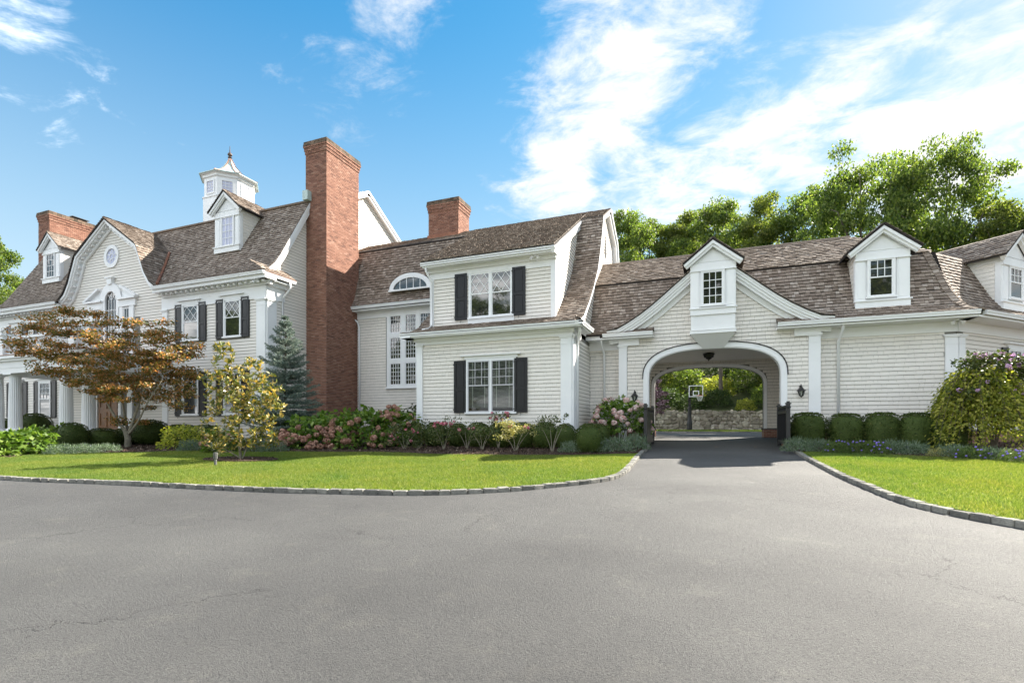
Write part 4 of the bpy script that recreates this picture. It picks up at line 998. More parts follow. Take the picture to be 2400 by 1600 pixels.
# half-round window on the link roof
FE = FY(18.93); eu0, eu1 = FE.px(914, 680)[0], FE.px(1011, 670)[0]; ec = (eu0+eu1)/2; er = (eu1-eu0)/2; ez = FE.px(962, 676)[1]; eh = FE.px(962, 640)[1]-ez
mb = MB(); mb.prism(FE, [(ec+er*math.cos(math.pi*i/20), ez+eh*math.sin(math.pi*i/20)) for i in range(21)], -0.9, 0.0); ed = part(mb, 'eyebrow_dormer', M['roofdeck'])
mb = ring(FE, ec, ez, er-0.20, er, 0, 0.06, 24, 0, math.pi, eh/er); mb.box(FE, eu0-0.03, eu1+0.03, ez-0.07, ez, 0, 0.09); ew = mb.build('arched_frame', M['trim'], ed)
mb = disc(FE, ec, ez, er-0.2, 0, 0.01, 20, 0, math.pi, (eh-0.14)/(er-0.2)); mb.build('arched_pane', M['glass'], ed)
mb = MB()
for k in range(1, 5):
    a = ec-er+0.2+(2*er-0.4)*k/5; h = (eh-0.14)*math.sqrt(max(0, 1-((a-ec)/(er-0.2))**2)); mb.box(FE, a-0.014, a+0.014, ez, ez+h, 0.01, 0.035)
mb.build('arched_sash', M['trim'], ed)
# shed dormer
FD = FY(DY); SDP = up([(16.06, 6.00), (20.75, 8.80)])
mb = MB(); poly = [(DY, e(3.4)), (DY, e(6.15)), (20.4, e(8.50)), (20.4, e(8.3)), (19.4, e(6.9)), (18.6, e(5.4)), (17.3, e(4.0))]
mb.prism(Frame((DX1, 0, 0), (0, 1, 0), (1, 0, 0)), [(y, z) for y, z in poly][::-1], -(DX1-DX0), 0.0); part(mb, 'shed_dormer', M['shade_felt'])
part(MB().sheet([(DX0-0.15, y, z) for y, z in SDP], (0, 0, -0.09), (DX1-DX0+0.26, 0, 0)), 'shed_dormer_roof', M['roofdeck'])
shingles(ROOF, F0, [(16.06, e(6.02)), (20.5, e(8.67))], iv_const(DX0-0.16, DX1+0.11), rough=2.2, thick=0.03)
gutter(FD, DX0-0.15, DX1+0.11, e(5.97), 0.50)
part(MB().box(FD, DX0-0.1, DX1+0.08, e(5.80), e(5.85), -0.05, 0.42), 'soffit', M['trim']); board(FD, DX0, DX1+0.02, e(5.44), e(5.80), 0, 0.04, 'frieze_board'); part(MB().box(FD, DX0-0.05, DX1+0.05, e(5.68), e(5.80), 0, 0.11), 'cornice_moulding', M['trim'])
du = bx2(FD, 1104, 1199, 639, 744); zu0 = FD.px(1150, 741)[1]; zu1 = FD.px(1150, 636)[1]; du = (du[0], du[1], zu0, zu1)
s0 = bx2(FD, 1067.5, 1096, 642, 749); s1 = bx2(FD, 1201.5, 1232.5, 624, 735)
siding(WALL_SH, FD, e(3.50), e(5.46), lambda z: [(DX0+0.16, DX1-0.15)], 0.15, 0.42, [(du[0]-0.10, du[1]+0.10, e(3.0), du[3]+0.10)])
window(FD, *du, lat=(2, 1.6), cas=0.075, lights=2, single=True, apron=0.22); shutter(FD, s0[0], s0[1], zu0-0.06, zu1+0.03); shutter(FD, s1[0], s1[1], zu0-0.06, zu1+0.03)
board(FD, DX0, DX0+0.16, e(3.4), e(5.44), 0, 0.045, 'corner_board'); board(FD, DX1-0.15, DX1+0.02, e(3.4), e(5.44), 0, 0.045, 'corner_board')
FDS = FX(DX1); board(FDS, DY, DY+0.12, e(3.4), e(5.8), 0, 0.03, 'corner_board')
def iv_shed(z):
    a = max(DY+0.12, prof_y(SDP, z+0.12)); b = prof_y(WP, z)+0.06
    return [(a, b)] if b-a > 0.05 else []
siding(WALL_CL, FDS, e(3.5), e(8.4), iv_shed)
mb = MB(); rk = [(16.02, e(5.93)), (16.35, e(6.10)), (16.75, e(6.36)), (20.2, e(8.42))]; mb.band(FDS, rk, 0.20, 0.0, 0.10, w2=0.30); mb.band(FDS, rk, 0.10, 0.10, 0.14); part(mb, 'rake_board', M['trim'])
downspout([FD(DX0+0.02, e(5.88), 0.40), FD(DX0+0.02, e(5.70), 0.36), FD(DX0+0.10, e(5.35), 0.08), FD(DX0+0.10, e(3.75), 0.08), FD(DX0+0.02, e(3.6), 0.16), FD(DX0-0.12, e(3.52), 0.4)])
downspout([FW(XW1+0.30, e(3.14), 0.20), FW(XW1+0.30, e(2.98), 0.16), FW(XW1+0.10, e(2.72), -0.36), FW(XW1+0.09, e(2.5), -0.38), FW(XW1+0.09, e(-0.75), -0.38)])

# ================================================================= CARRIAGE WING WITH THE ARCHWAY
PP = up([(17.68, 3.20), (18.0, 3.33), (18.3, 3.58), (18.6, 4.00), (19.28, 5.36), (20.7, 6.53)])
YP = 18.35; YA = 18.1; XA0, XA1 = -4.15, 6.66; FPW = FY(YP); FA = FY(YA); YB = 23.0
FB = Frame((XA1, YP, 0), (1, 1, 0), (1, -1, 0)); T22 = math.tan(R(22.5))
zbase = e(-0.13)
ax0, ax1 = FA.px(1518.5, 960)[0], FA.px(1832, 960)[0]          # clear opening
axc = (ax0+ax1)/2; aw = (ax1-ax0)/2; zsp = FA.px(1518, 888)[1]; zap = FA.px(1690, 813)[1]
def arch(c, w, zs, za, n=28, p=2.6):
    pts = []
    for i in range(n+1):
        t = math.pi*(1-i/n); ct, st = math.cos(t), math.sin(t)
        pts.append((c+w*math.copysign(abs(ct)**(2/p), ct), zs+(za-zs)*abs(st)**(2/p)))
    return pts
AR = arch(axc, aw, zsp, zap)
def arch_wall(F, c0, c1, zt, pts, z0, o0, o1, name):
    mb = MB(); mb.box(F, c0, pts[0][0], z0, zt, o0, o1); mb.box(F, pts[-1][0], c1, z0, zt, o0, o1)
    for (p0, q0), (p1, q1) in zip(pts, pts[1:]):
        mb.box6([F(p0, q0, o1), F(p1, q1, o1), F(p1, q1, o0), F(p0, q0, o0), F(p0, zt, o1), F(p1, zt, o1), F(p1, zt, o0), F(p0, zt, o0)])
    return part(mb, name, M['shade_felt'])
pl0 = FA.px(1451, 860)[0]; pr1 = FA.px(1922.5, 860)[0]
PT = e(3.05)
arch_wall(FA, pl0, pr1, PT, AR, 0.4, -0.3, 0.0, 'wall')
mb = MB(); mb.abox(XA0, pl0, YP, YP+0.3, 0.4, PT); part(mb, 'wall', M['shade_felt']); mb = MB(); mb.abox(pr1, XA1-0.02, YP, YP+0.3, 0.4, PT); part(mb, 'wall', M['shade_felt'])
mb = MB(); mb.abox(pl0-0.01, pl0+0.02, YA+0.001, YP+0.1, 0.4, PT); part(mb, 'wall', M['siding']); mb = MB(); mb.abox(pr1-0.02, pr1+0.01, YA+0.001, YP+0.1, 0.4, PT); part(mb, 'wall', M['siding'])
# tunnel
bx0, bx1 = -2.3, 2.02; bw = (bx1-bx0)/2; bc = (bx0+bx1)/2
bz = FY(YB).px(1700, 859)[1]; AB = arch(bc, bw, FY(YB).px(1543, 905)[1], bz)
FBK = FY(YB); 
arch_wall(FBK, -3.2, 3.0, e(2.8), AB, 0.4, -0.3, 0.0, 'passage_rear_wall')
mb = MB(); mb.abox(-3.2, -3.0, YA+0.3, YB, 0.4, e(2.8)); part(mb, 'passage_wall', M['siding']); mb = MB(); mb.abox(2.8, 3.0, YA+0.3, YB, 0.4, e(2.8)); part(mb, 'passage_wall', M['siding'])
mb = MB(); mb.abox(-3.2, 3.0, YA+0.29, YB+0.01, e(2.72), e(2.8)); part(mb, 'passage_ceiling', M['ceiling'])
mb = MB(); mb.abox(XA0, -3.2, YB, YB+0.3, 0.4, e(3.2)); part(mb, 'wall', M['siding']); mb = MB(); mb.abox(3.0, 8.2, YB, YB+0.3, 0.4, e(3.2)); part(mb, 'wall', M['siding'])
pas = Pieces()
def iv_rear(z):
    if z < AB[0][1]: return [(-3.0, bx0-0.14), (bx1+0.14, 2.8)]
    if z > bz+0.12: return [(-3.0, 2.8)]
    k = [a for a, q in AB if q+0.14 > z]
    return [(-3.0, min(k)-0.14), (max(k)+0.14, 2.8)] if k else [(-3.0, 2.8)]
siding(pas, FBK, zbase+0.02, e(2.72), iv_rear, 0.11, 0.30); pas.emit('passage_shingle', 'passage_shingles', M['siding'], house, 60)
mb = MB(); full = [(AB[0][0], zbase)]+AB+[(AB[-1][0], zbase)]; mb.band(FBK, full, 0.13, -0.32, 0.045, side=-1); part(mb, 'arch_trim', M['trim'])
fullA = [(AR[0][0], zbase-0.02)]+AR+[(AR[-1][0], zbase-0.02)]
mb = MB(); mb.band(FA, fullA, 0.03, -0.31, 0.03, side=1); mb.band(FA, fullA, 0.155, 0.0, 0.06, side=-1); part(mb, 'arch_trim', M['trim'])
mb = MB(); outer = [(axc+(a-axc)*(1+0.165/aw), zsp+(z-zsp)*(1+0.165/(zap-zsp)) if z > zsp else z) for a, z in AR]; mb.band(FA, outer, 0.018, 0.0, 0.10, side=-1); part(mb, 'arch_flashing', M['iron'])
# brick base with a stone ledge
def plinth(F, a0, a1, out=0.03, n=60):
    mb = MB(); mb.box(F, a0, a1, 0.3, zbase-0.05, -0.2, out); pl = part(mb, 'plinth', M['mortar'])
    P = Pieces(BOX_V, BOX_F); bricks(P, F.at(out), a0, a1, 0.4, zbase-0.05); P.emit('brick', 'brickwork', M['brick'], pl, n)
    MB().box(F, a0-0.01, a1+0.01, zbase-0.05, zbase, -0.2, out+0.05).build('ledge', M['capstone'], pl)
plinth(FA, pl0, ax0-0.0); plinth(FA, ax1, pr1); plinth(FPW, pr1, XA1); plinth(FPW, XA0, pl0, n=10)
plinth(FBK, bx1, 2.8, n=90); plinth(FBK, -3.0, bx0, n=40); plinth(FB, 0.05, 9.0)
plinth(FW, XW0, XW1, 0.02, 10); plinth(FS, YW, YP, 0.02, 10)
for F, a in ((Frame((bx0, 0, 0), (0, 1, 0), (1, 0, 0)), YB), (Frame((bx1, 0, 0), (0, -1, 0), (-1, 0, 0)), -YB-0.3)): plinth(F, a, a+0.3, 0.02, 12)
# flared gable over the arch
gl = [(1442.5, 776), (1460, 764), (1480, 750), (1500, 736), (1520, 721), (1545, 701), (1572, 676), (1597, 654), (1617.5, 637.5)]
gr = [(1722.5, 626), (1747.5, 642.5), (1772.5, 660), (1797.5, 676), (1822.5, 692.5), (1847.5, 707.5), (1872.5, 720), (1897.5, 730), (1922.5, 736), (1937, 740)]
FG = FY(17.72)
GL = [FG.px(*p) for p in gl]; GR = [FG.px(*p) for p in gr]
gc = 0.05
half = [((gc-a)+(b-gc))/2 for (a, z), (b, z2) in zip(GL, GR[::-1][1:])]
# symmetric outline: mean of both sides, by height
def hz(L_, w):
    L_ = sorted(L_)
    for (w0, z0), (w1, z1) in zip(L_, L_[1:]):
        if w0 <= w <= w1: return z0+(z1-z0)*(w-w0)/(w1-w0)
    return L_[-1][1] if w > L_[-1][0] else L_[0][1]+(L_[0][0]-w)*((L_[0][1]-L_[1][1])/(L_[1][0]-L_[0][0]))
Lw = [(gc-a, z) for a, z in GL]; Rw = [(a-gc, z) for a, z in GR]
ws = [0.0, 0.35, 0.72, 1.1, 1.5, 1.9, 2.3, 2.7, 3.1, 3.45]
hp = [(w, (hz(Lw, w)+hz(Rw, w))/2) for w in ws]
GO = [(gc-w, z) for w, z in hp[::-1]]+[(gc+w, z) for w, z in hp[1:]]
GF = 0.38+YA-18.1
mb = MB(); mb.prism(FA, [(GO[1][0], PT-0.3), (GO[-2][0], PT-0.3)]+[(a, z-0.08) for a, z in GO[1:-1][::-1]], -0.25, 0.0); part(mb, 'cross_gable_wall', M['shade_felt'])
mb = MB(); mb.band(FA, GO, 0.42, 0.0, 0.07); mb.band(FA, GO, 0.27, 0.07, 0.26); mb.band(FA, GO, 0.19, 0.26, 0.31); mb.band(FA, GO, 0.115, 0.31, 0.36); mb.band(FA, GO, 0.05, 0.36, 0.39); part(mb, 'gable_rake', M['trim'])
for s_ in (-1, 1):
    h = [(gc+s_*w, z) for w, z in hp]
    mb = MB(); mb.sheet([(a, YA-0.42, z+0.035) for a, z in h], (0, 0, -0.035), (0, 3.0, 0)); part(mb, 'cross_gable_roof', M['roofdeck'])
    FF = Frame((gc, YA, 0), (0, 1, 0), (1, 0, 0)) if s_ == 1 else Frame((gc, YA, 0), (0, -1, 0), (-1, 0, 0))
    shingles(ROOF, FF, [(-w, z+0.04) for w, z in hp[::-1]], (lambda y, z: [(-0.43, 2.4)]) if s_ == 1 else (lambda y, z: [(-2.4, 0.43)]))
def iv_arch(z):
    if z <= zsp: return [(pl0+0.29, ax0-0.155), (ax1+0.155, pr1-0.3)]
    if z > hp[-1][1]-0.35:
        w = max([w for w, q in hp if q-0.36 > z] or [0]); 
        for (w0, q0), (w1, q1) in zip(hp, hp[1:]):
            if q1-0.36 <= z <= q0-0.36: w = w0+(w1-w0)*(q0-0.36-z)/(q0-q1)
        L_ = [(max(gc-w, pl0+0.02), min(gc+w, pr1-0.02))]
    else: L_ = [(pl0+0.29, pr1-0.3)] if z < e(2.82) else [(pl0+0.02, pr1-0.02)]
    if z < zap+0.16:
        k = [a for a, q in outer if q > z]
        if k: L_ = sub_iv(L_, min(k), max(k))
    return L_
siding(WALL_SH, FA, zbase, hp[0][1]-0.3, iv_arch, 0.11, 0.32)
# eave pieces either side
eL1 = FY(17.68).px(1530, 778)[0]; eR0 = FY(17.68).px(1823, 757)[0]
CX = XA1+0.67*T22
mb = MB(); mb.sheet([(XA0, y, z) for y, z in PP[:2]], (0, 0, -0.06), (eL1-XA0, 0, 0)); mb.sheet([(eR0, y, z) for y, z in PP[:2]], (0, 0, -0.06), (CX-eR0, 0, 0)); part(mb, 'roof', M['roofdeck'])
sheet_roof([(18.14, prof_z(PP, 18.14))]+PP[2:5], XA0, XA1-0.2); sheet_roof([PP[1], (18.14, prof_z(PP, 18.14))], XA0, eL1); sheet_roof([PP[1], (18.14, prof_z(PP, 18.14))], eR0, XA1-0.2)
def bA(y): return XA1-(y-YP)*T22
mb = MB()
mb.add([(XA1-0.2, y, z) for y, z in PP[1:5]]+[(bA(y), y, z) for y, z in PP[1:5]], [(i, i+4, i+5, i+1) for i in range(3)])
mb.add([(XA0, 19.28, e(5.36)), (bA(19.28), 19.28, e(5.36)), (4.54, 20.7, e(6.53)), (XA0, 20.7, e(6.53))], [(0, 1, 2, 3)])
mb.add([(XA0, 20.7, e(6.53)), (4.54, 20.7, e(6.53)), (4.54, 23.6, e(3.2)), (XA0, 23.6, e(3.2))], [(0, 1, 2, 3)])
def PB(a, d, z): return FB(a, z, -d)
BP = [(y-YP, z) for y, z in PP[:5]]
BL = 10.0
mb.add([PB(d*T22, d, z) for d, z in BP]+[PB(BL, d, z) for d, z in BP], [(i, i+5, i+6, i+1) for i in range(4)])
k0 = PB(0.93*T22, 0.93, e(5.36)); k1 = PB(BL, 0.93, e(5.36)); k2 = PB(BL, 3.2, e(5.62)); k3 = Vector((4.54, 20.7, e(6.53))); k4 = PB(2.2, 3.0, e(5.62))
part(mb, 'roof', M['roofdeck'])
mb = MB(); mb.add([k0, k1, k2, k4, k3, (4.54, 26, e(3.2))], [(0, 1, 2, 3), (0, 3, 4), (4, 3, 2, 5)]); part(mb, 'roof', M['roofdeck'])
shingles(ROOF, F0, PP[:2], lambda y, z: [(XA0+0.02, eL1), (eR0, bA(y))])
shingles(ROOF, F0, PP[1:5], lambda y, z: [(XA0+0.02, bA(y)-0.03)] if y > 18.2 else [(XA0+0.02, eL1), (eR0, bA(y)-0.03)])
shingles(ROOF, F0, [(19.21, e(5.36)), (20.7, e(6.56))], lambda y, z: [(XA0+0.02, bA(19.28)-(bA(19.28)-4.54)*(y-19.28)/1.42)], rough=1.4, thick=0.026)
shingles(ROOF, FB, BP, lambda d, z: [(d*T22+0.02, BL)])
part(MB().sheet([(XA0, 19.22, e(5.355)), (XA0, 19.40, e(5.50))], (0, 0, -0.055), (bA(19.25)-XA0, 0, 0)), 'roof_edge', M['roofdeck'])
part(MB().sheet([(XR+0.04, 19.81, e(8.29)), (XR+0.04, 19.99, e(8.39))], (0, 0, -0.06), (DX0-0.2-XR, 0, 0)), 'roof_edge', M['roofdeck'])
# hip caps
hc = Pieces()
def hipcap(p, q, na, nb, w=0.15, ex=0.135):
    p, q = Vector(p), Vector(q); L_ = (q-p).length; d = (q-p)/L_; s = 0.0
    while s < L_:
        o = p+d*s
        for nn, sg in ((na, -1), (nb, 1)):
            nn = Vector(nn).normalized(); ax = d.cross(nn).normalized()*w
            if sg < 0: ax = -ax
            a_, b_ = (ax, d*ex*1.3)
            if a_.cross(b_).dot(nn) < 0: hc.add(o+a_+nn*0.02, -a_, b_, nn*0.03)
            else: hc.add(o+nn*0.02, a_, b_, nn*0.03)
        s += ex
for (y0, z0), (y1, z1) in zip(PP[:4], PP[1:5]):
    t = Vector((0, -(z1-z0), y1-y0)); tb = FB.n*(z1-z0)+Vector((0, 0, y1-y0))
    hipcap((bA(y0), y0, z0), (bA(y1), y1, z1), t, tb)
hipcap((bA(19.28), 19.28, e(5.36)), (4.54, 20.7, e(6.53)), (0, -0.64, 0.77), (0.5, -0.2, 0.85))
hc.emit('hip_shingle', 'hip_shingles', M['shingle'], house, 120)
mb = MB(); mb.tube([(XA0, 20.7, e(6.56)), (4.54, 20.7, e(6.56))], 0.05, 6); part(mb, 'ridge_cap', M['shingle'])
# cornices of this wing
gutter(FPW, XA0, FPW.px(1414, 785)[0], e(3.14), 0.62); gutter(FPW, FPW.at(0.67).px(1412, 783)[0], eL1, e(3.2), 0.72); gutter(FPW, eR0, CX, e(3.2), 0.72)
gutter(FB, -0.67*T22+0.26, BL, e(3.2), 0.72)
for a0, a1 in ((XA0, eL1), (eR0, CX)): part(MB().box(FPW, a0, a1, e(3.02), e(3.07), -0.02, 0.62), 'soffit', M['trim'])
part(MB().box(FB, -0.25, BL, e(3.02), e(3.068), -0.02, 0.62), 'soffit', M['trim'])
board(FPW, XA0, pl0-0.01, e(2.72), e(3.02), 0, 0.045, 'frieze_board'); board(FPW, pr1+0.01, XA1, e(2.72), e(3.02), 0, 0.045, 'frieze_board'); board(FB, 0.0, BL, e(2.72), e(3.02), 0, 0.045, 'frieze_board')
mb = MB(); mb.box(FA, pl0, eL1-0.5, e(2.8), e(3.02), 0, 0.1); mb.box(FA, eR0+0.5, pr1, e(2.8), e(3.02), 0, 0.1); part(mb, 'frieze_board', M['trim'])
zpc = FA.px(1461, 812)[1]
pilaster(FA, pl0, pl0+0.28, e(-0.7), zpc); pilaster(FA, pr1-0.32, pr1, e(-0.7), FA.px(1909, 784)[1])
cp0 = FPW.px(2213.5, 900)[0]
pilaster(FPW, cp0, XA1, e(-0.7), e(2.6)); pilaster(FB, 0.0, 0.30, e(-0.7), e(2.6))
siding(WALL_SH, FPW, zbase, e(2.74), lambda z: [(XA0+0.02, pl0-0.01)], 0.10, 0.28)
siding(WALL_SH, FPW, zbase, e(2.74), lambda z: [(pr1+0.01, cp0)], 0.11, 0.32)
mb = MB(); bw0 = FB.px(2362, 830)[0]; mb.abox(0, 0, 0, 0, 0, 0); 
mb = MB(); mb.box6([FB(0, 0.4, 0), FB(BL, 0.4, 0), FB(BL, 0.4, -0.3), FB(0.15, 0.4, -0.3), FB(0, PT, 0), FB(BL, PT, 0), FB(BL, PT, -0.3), FB(0.15, PT, -0.3)]); part(mb, 'wall', M['shade_felt'])
wz1 = FB.px(2375, 821)[1]; wB = (bw0, bw0+0.75, wz1-1.45, wz1)
siding(WALL_CL, FB, zbase, e(2.74), lambda z: [(0.3, BL)], holes=[(wB[0]-0.08, wB[1]+0.08, wB[2], wB[3])])
window(FB, *wB, top=(3, 3), cas=0.08, hood=0.09, single=True); shutter(FB, wB[0]-0.08-0.36, wB[0]-0.08, wB[2], wB[3]+0.05); shutter(FB, wB[1]+0.08, wB[1]+0.44, wB[2], wB[3]+0.05)
downspout([FPW(FPW.px(1416, 800)[0], e(3.05), 0.55), FPW(FPW.px(1415, 800)[0], e(2.9), 0.45), FPW(FPW.px(1417, 830)[0], e(2.6), 0.09), FPW(FPW.px(1418, 900)[0], e(-0.6), 0.08)])
xd = FPW.px(1963.5, 880)[0]; downspout([FPW(xd+0.04, e(3.08), 0.55), FPW(xd+0.04, e(2.92), 0.5), FPW(xd, e(2.6), 0.09), FPW(xd, e(-0.6), 0.08)])
# oriel dormer over the arch
FO = FY(17.62)
o0_, o1_ = FO.px(1619.5, 700)[0], FO.px(1723.5, 700)[0]; zo0 = FO.px(1671, 781)[1]; zoe = FO.px(1671, 617)[1]; zop = FO.px(1671, 567)[1]
ow = (FO.px(1646, 680)[0], FO.px(1694.5, 680)[0], FO.px(1670, 714)[1], FO.px(1670, 636)[1])
dormer(FO, o0_, o1_, FO.px(1671, 721)[1]-0.22, zoe, zop, 2.9, ow, False, (3, 4), oh=0.22, ohf=0.22, skirt=0.19)
zp0 = FO.px(1671, 721)[1]; zb1 = FO.px(1671, 780)[1]; zb2 = FO.px(1671, 812)[1]
mb = MB(); mb.box(FO, o0_, o1_, zb1, zp0, -0.5, 0.0); mb.box(FO, o0_-0.03, o1_+0.03, zb1-0.0, zb1+0.10, -0.45, 0.03); mb.box(FO, o0_-0.02, o1_+0.02, zb1+0.10, zb1+0.12, -0.45, 0.045)
frame4(mb, FO, o0_, o1_, zb1+0.12, zp0, 0.11, 0.0, 0.02)
for i in range(14):
    a = o0_+0.11+(o1_-o0_-0.22)*i/14; mb.box(FO, a+0.004, a+(o1_-o0_-0.22)/14-0.004, zb1+0.2, zp0-0.1, 0.0, 0.008)
q = 0.36; f_ = [FO(o0_, zb1, 0.0), FO(o1_, zb1, 0.0), FO(o1_, zb1, -0.5), FO(o0_, zb1, -0.5)]; g_ = [FO(o0_+q, zb2, -0.44), FO(o1_-q, zb2, -0.44), FO(o1_-q, zb2, -0.5), FO(o0_+q, zb2, -0.5)]
mb.box6(g_+f_); part(mb, 'oriel_bay', M['trim'])
# dormer right of the arch
F2 = FY(18.33); d0, d1 = F2.px(2005, 690)[0], F2.px(2131, 690)[0]
dormer(F2, d0, d1, F2.px(2068, 722)[1], F2.px(2068, 590)[1], F2.px(2071, 533)[1], 1.9, (F2.px(2036, 650)[0], F2.px(2092.5, 650)[0], F2.px(2064, 694)[1], F2.px(2064, 608)[1]), True, (3, 2), (1, 1), oh=0.24, ohf=0.22)
# dormer on the angled end
FBd = FB.at(0.02); b0 = FBd.px(2347, 690)[0]; b1 = b0+1.55
zz0 = FBd.px(2350, 725)[1]; zze = FBd.px(2350, 603)[1]; zzp = zze+0.80
dormer(FBd, b0, b1, zz0, zze, zzp, 2.6, (b0+0.42, b1-0.42, zz0+0.40, zze-0.26), True, (3, 2), (1, 1), oh=0.22, ohf=0.2)

ROOF.emit('roof_shingle', 'roof_shingles', M['shingle'], house, 300)
WALL_SH.emit('wall_shingle', 'wall_shingles', M['siding'], house, 300)
WALL_CL.emit('clapboard', 'clapboards', M['siding'], house, 300)
# ================================================================= GROUND
bank = [(46.0, 0.805), (48.4, 0.805), (48.6, 2.35), (56, 5.2), (66, 9.0), (80, 12.0), (120, 14), (600, 14)]
xs = [-400, -60, -20, 0, 20, 60, 400]; ys = [(-300, -10.5), (23.0, 0.805)]+bank
V = [(x, y, z-0.02) for y, z in ys for x in xs]; n = len(xs)
structure('ground', V, [(j*n+i, j*n+i+1, (j+1)*n+i+1, (j+1)*n+i) for j in range(len(ys)-1) for i in range(n-1)], M['earth'])
def drape(pts, dz): return [Vector((p[0], p[1], gz(p[0], p[1])+dz)) for p in pts]
def poly_structure(name, pts, dz, m, skirt=0.12, kind='structure'):
    P = drape(pts, dz); n = len(P); tri = tessellate_polygon([[Vector((p.x, p.y, 0)) for p in P]]); fs = []
    for t in tri:
        a, b, c = (P[i] for i in t); fs.append(t if (b-a).cross(c-a).z > 0 else t[::-1])
    me = bpy.data.meshes.new(name); vs = [tuple(p) for p in P]+[(p.x, p.y, p.z-skirt) for p in P]
    fs += [(i, i+n, (i+1) % n+n, (i+1) % n) for i in range(n)]
    me.from_pydata(vs, [], [tuple(f) for f in fs]); me.materials.append(m); o = bpy.data.objects.new(name, me); COL.objects.link(o); o['kind'] = kind; return o
def smooth_path(P, k=4):
    """Catmull-Rom through ground points"""
    out = []
    for i in range(len(P)-1):
        p0, p1, p2, p3 = P[max(i-1, 0)], P[i], P[i+1], P[min(i+2, len(P)-1)]
        for j in range(k):
            t = j/k; out.append(0.5*((2*p1)+(p2-p0)*t+(2*p0-5*p1+4*p2-p3)*t*t+(3*p1-p0-3*p2+p3)*t*t*t))
    return out+[P[-1]]
g2 = lambda u, v: Vector(G(u, v)[:2])
KL = [Vector((-34, 8.6)), Vector((-26, 7.2)), Vector((-19, 6.05))]+[g2(*p) for p in ((0, 1124), (250, 1135), (588, 1152), (800, 1158), (1000, 1161), (1200, 1152.5), (1300, 1143), (1400, 1132), (1447, 1122), (1475, 1104), (1500, 1073), (1522, 1050))]+[Vector((-1.95, 17.6))]
KR = [Vector((2.12, 17.6))]+[g2(*p) for p in ((1862, 1061), (1889, 1078), (1962, 1117), (2037, 1150), (2102, 1176), (2199, 1202), (2400, 1240))]+[Vector((3.6, 6.08)), Vector((4.5, 5.55)), Vector((6.2, 5.0)), Vector((10, 4.5)), Vector((20, 4.2))]
KLs, KRs = smooth_path(KL), smooth_path(KR)
BLe = [g2(*p) for p in ((1490, 1068), (1320, 1072), (1180, 1073), (1050, 1071.5), (900, 1066), (640, 1064), (460, 1062), (300, 1066), (150, 1067), (60, 1073), (0, 1077))]+[Vector((-26, 10.2)), Vector((-36, 12))]
BRe = [g2(*p) for p in ((1872, 1064), (1960, 1066), (2100, 1074), (2230, 1080), (2400, 1091))]+[Vector((11.5, 9.3)), Vector((20, 10.5))]
BLs, BRs = smooth_path(BLe, 3), smooth_path(BRe, 3)
# asphalt: one sheet for the drive, one behind the archway
def quad_structure(name, x0, x1, y0, y1, dz, m):
    V = [(x, y, gz(x, y)+dz) for x, y in ((x0, y0), (x1, y0), (x1, y1), (x0, y1))]; return structure(name, V, [(0, 1, 2, 3)], m)
quad_structure('driveway', -60, 60, -60, 22.98, 0.004, M['asphalt'])
quad_structure('courtyard_driveway', -12, 9, 22.98, 37.0, 0.006, M['asphalt'])
quad_structure('courtyard_lawn', -14, 12, 37.14, 48.45, 0.05, M['lawnbase'])
def off(path, d):
    out = []
    for i in range(len(path)):
        t = (path[min(i+1, len(path)-1)]-path[max(i-1, 0)]).normalized(); out.append(path[i]+Vector((-t.y, t.x))*d)
    return out
lawnL = off(KLs, 0.11)
iL = max(i for i, p in enumerate(lawnL) if p.y < BLs[0].y+0.3)
polyL = lawnL[:iL+1]+BLs
iR = min(i for i, p in enumerate(KRs) if p.y < BRs[0].y+0.3)
lawnR = off(KRs, 0.11); polyR = lawnR[iR:]+BRs[::-1]
poly_structure('lawn', polyL, 0.070, M['lawnbase']); poly_structure('lawn', polyR, 0.070, M['lawnbase'])
bedL = [BLs[0]]+lawnL[iL+1:]+[Vector((-2.0, 18.2)), Vector((-4.2, 18.4)), Vector((-4.2, 16)), Vector((-10, 16)), Vector((-10, 19.4)), Vector((-16, 19.4)), Vector((-16, 15.2)), Vector((-36, 15.2))]+BLs[::-1][:-1]
bedR = BRs+[Vector((20, 30)), Vector((10, 21.5)), Vector((6.6, 18.2)), Vector((2.2, 18.2))]+lawnR[:iR][::1]
poly_structure('planting_bed', bedL, 0.085, M['mulch']); poly_structure('planting_bed', bedR, 0.085, M['mulch'])
mg = G(564, 1083); ring_ = [Vector((mg.x+1.12*math.cos(t)*1.05, mg.y+0.55*math.sin(t)-0.05)) for t in np.linspace(0, 2*math.pi, 28, endpoint=False)]
poly_structure('mulch_ring', [Vector((p.x+0.04*random.random(), p.y+0.04*random.random())) for p in ring_], 0.105, M['mulch'], 0.05)
# bark chips on the beds
def in_poly(X, Y, poly):
    px = np.array([p[0] for p in poly]); py = np.array([p[1] for p in poly]); ins = np.zeros(len(X), bool); j = len(px)-1
    for i in range(len(px)):
        c = ((py[i] > Y) != (py[j] > Y)) & (X < (px[j]-px[i])*(Y-py[i])/(py[j]-py[i]+1e-12)+px[i]); ins ^= c; j = i
    return ins
def scatter(poly, dens, box=None, holes=()):
    px = [p[0] for p in poly]; py = [p[1] for p in poly]
    x0, x1, y0, y1 = box or (min(px), max(px), min(py), max(py))
    n = int(dens*(x1-x0)*(y1-y0)); X = RNG.uniform(x0, x1, n); Y = RNG.uniform(y0, y1, n); k = in_poly(X, Y, poly)
    for h in holes: k &= ~in_poly(X, Y, h)
    # only what the view or a step aside can show
    u = X*CY+Y*SY; w = -X*SY+Y*CY; k &= (w > 0.5) & (np.abs(u) < w*1.5+2.0)
    return X[k], Y[k]
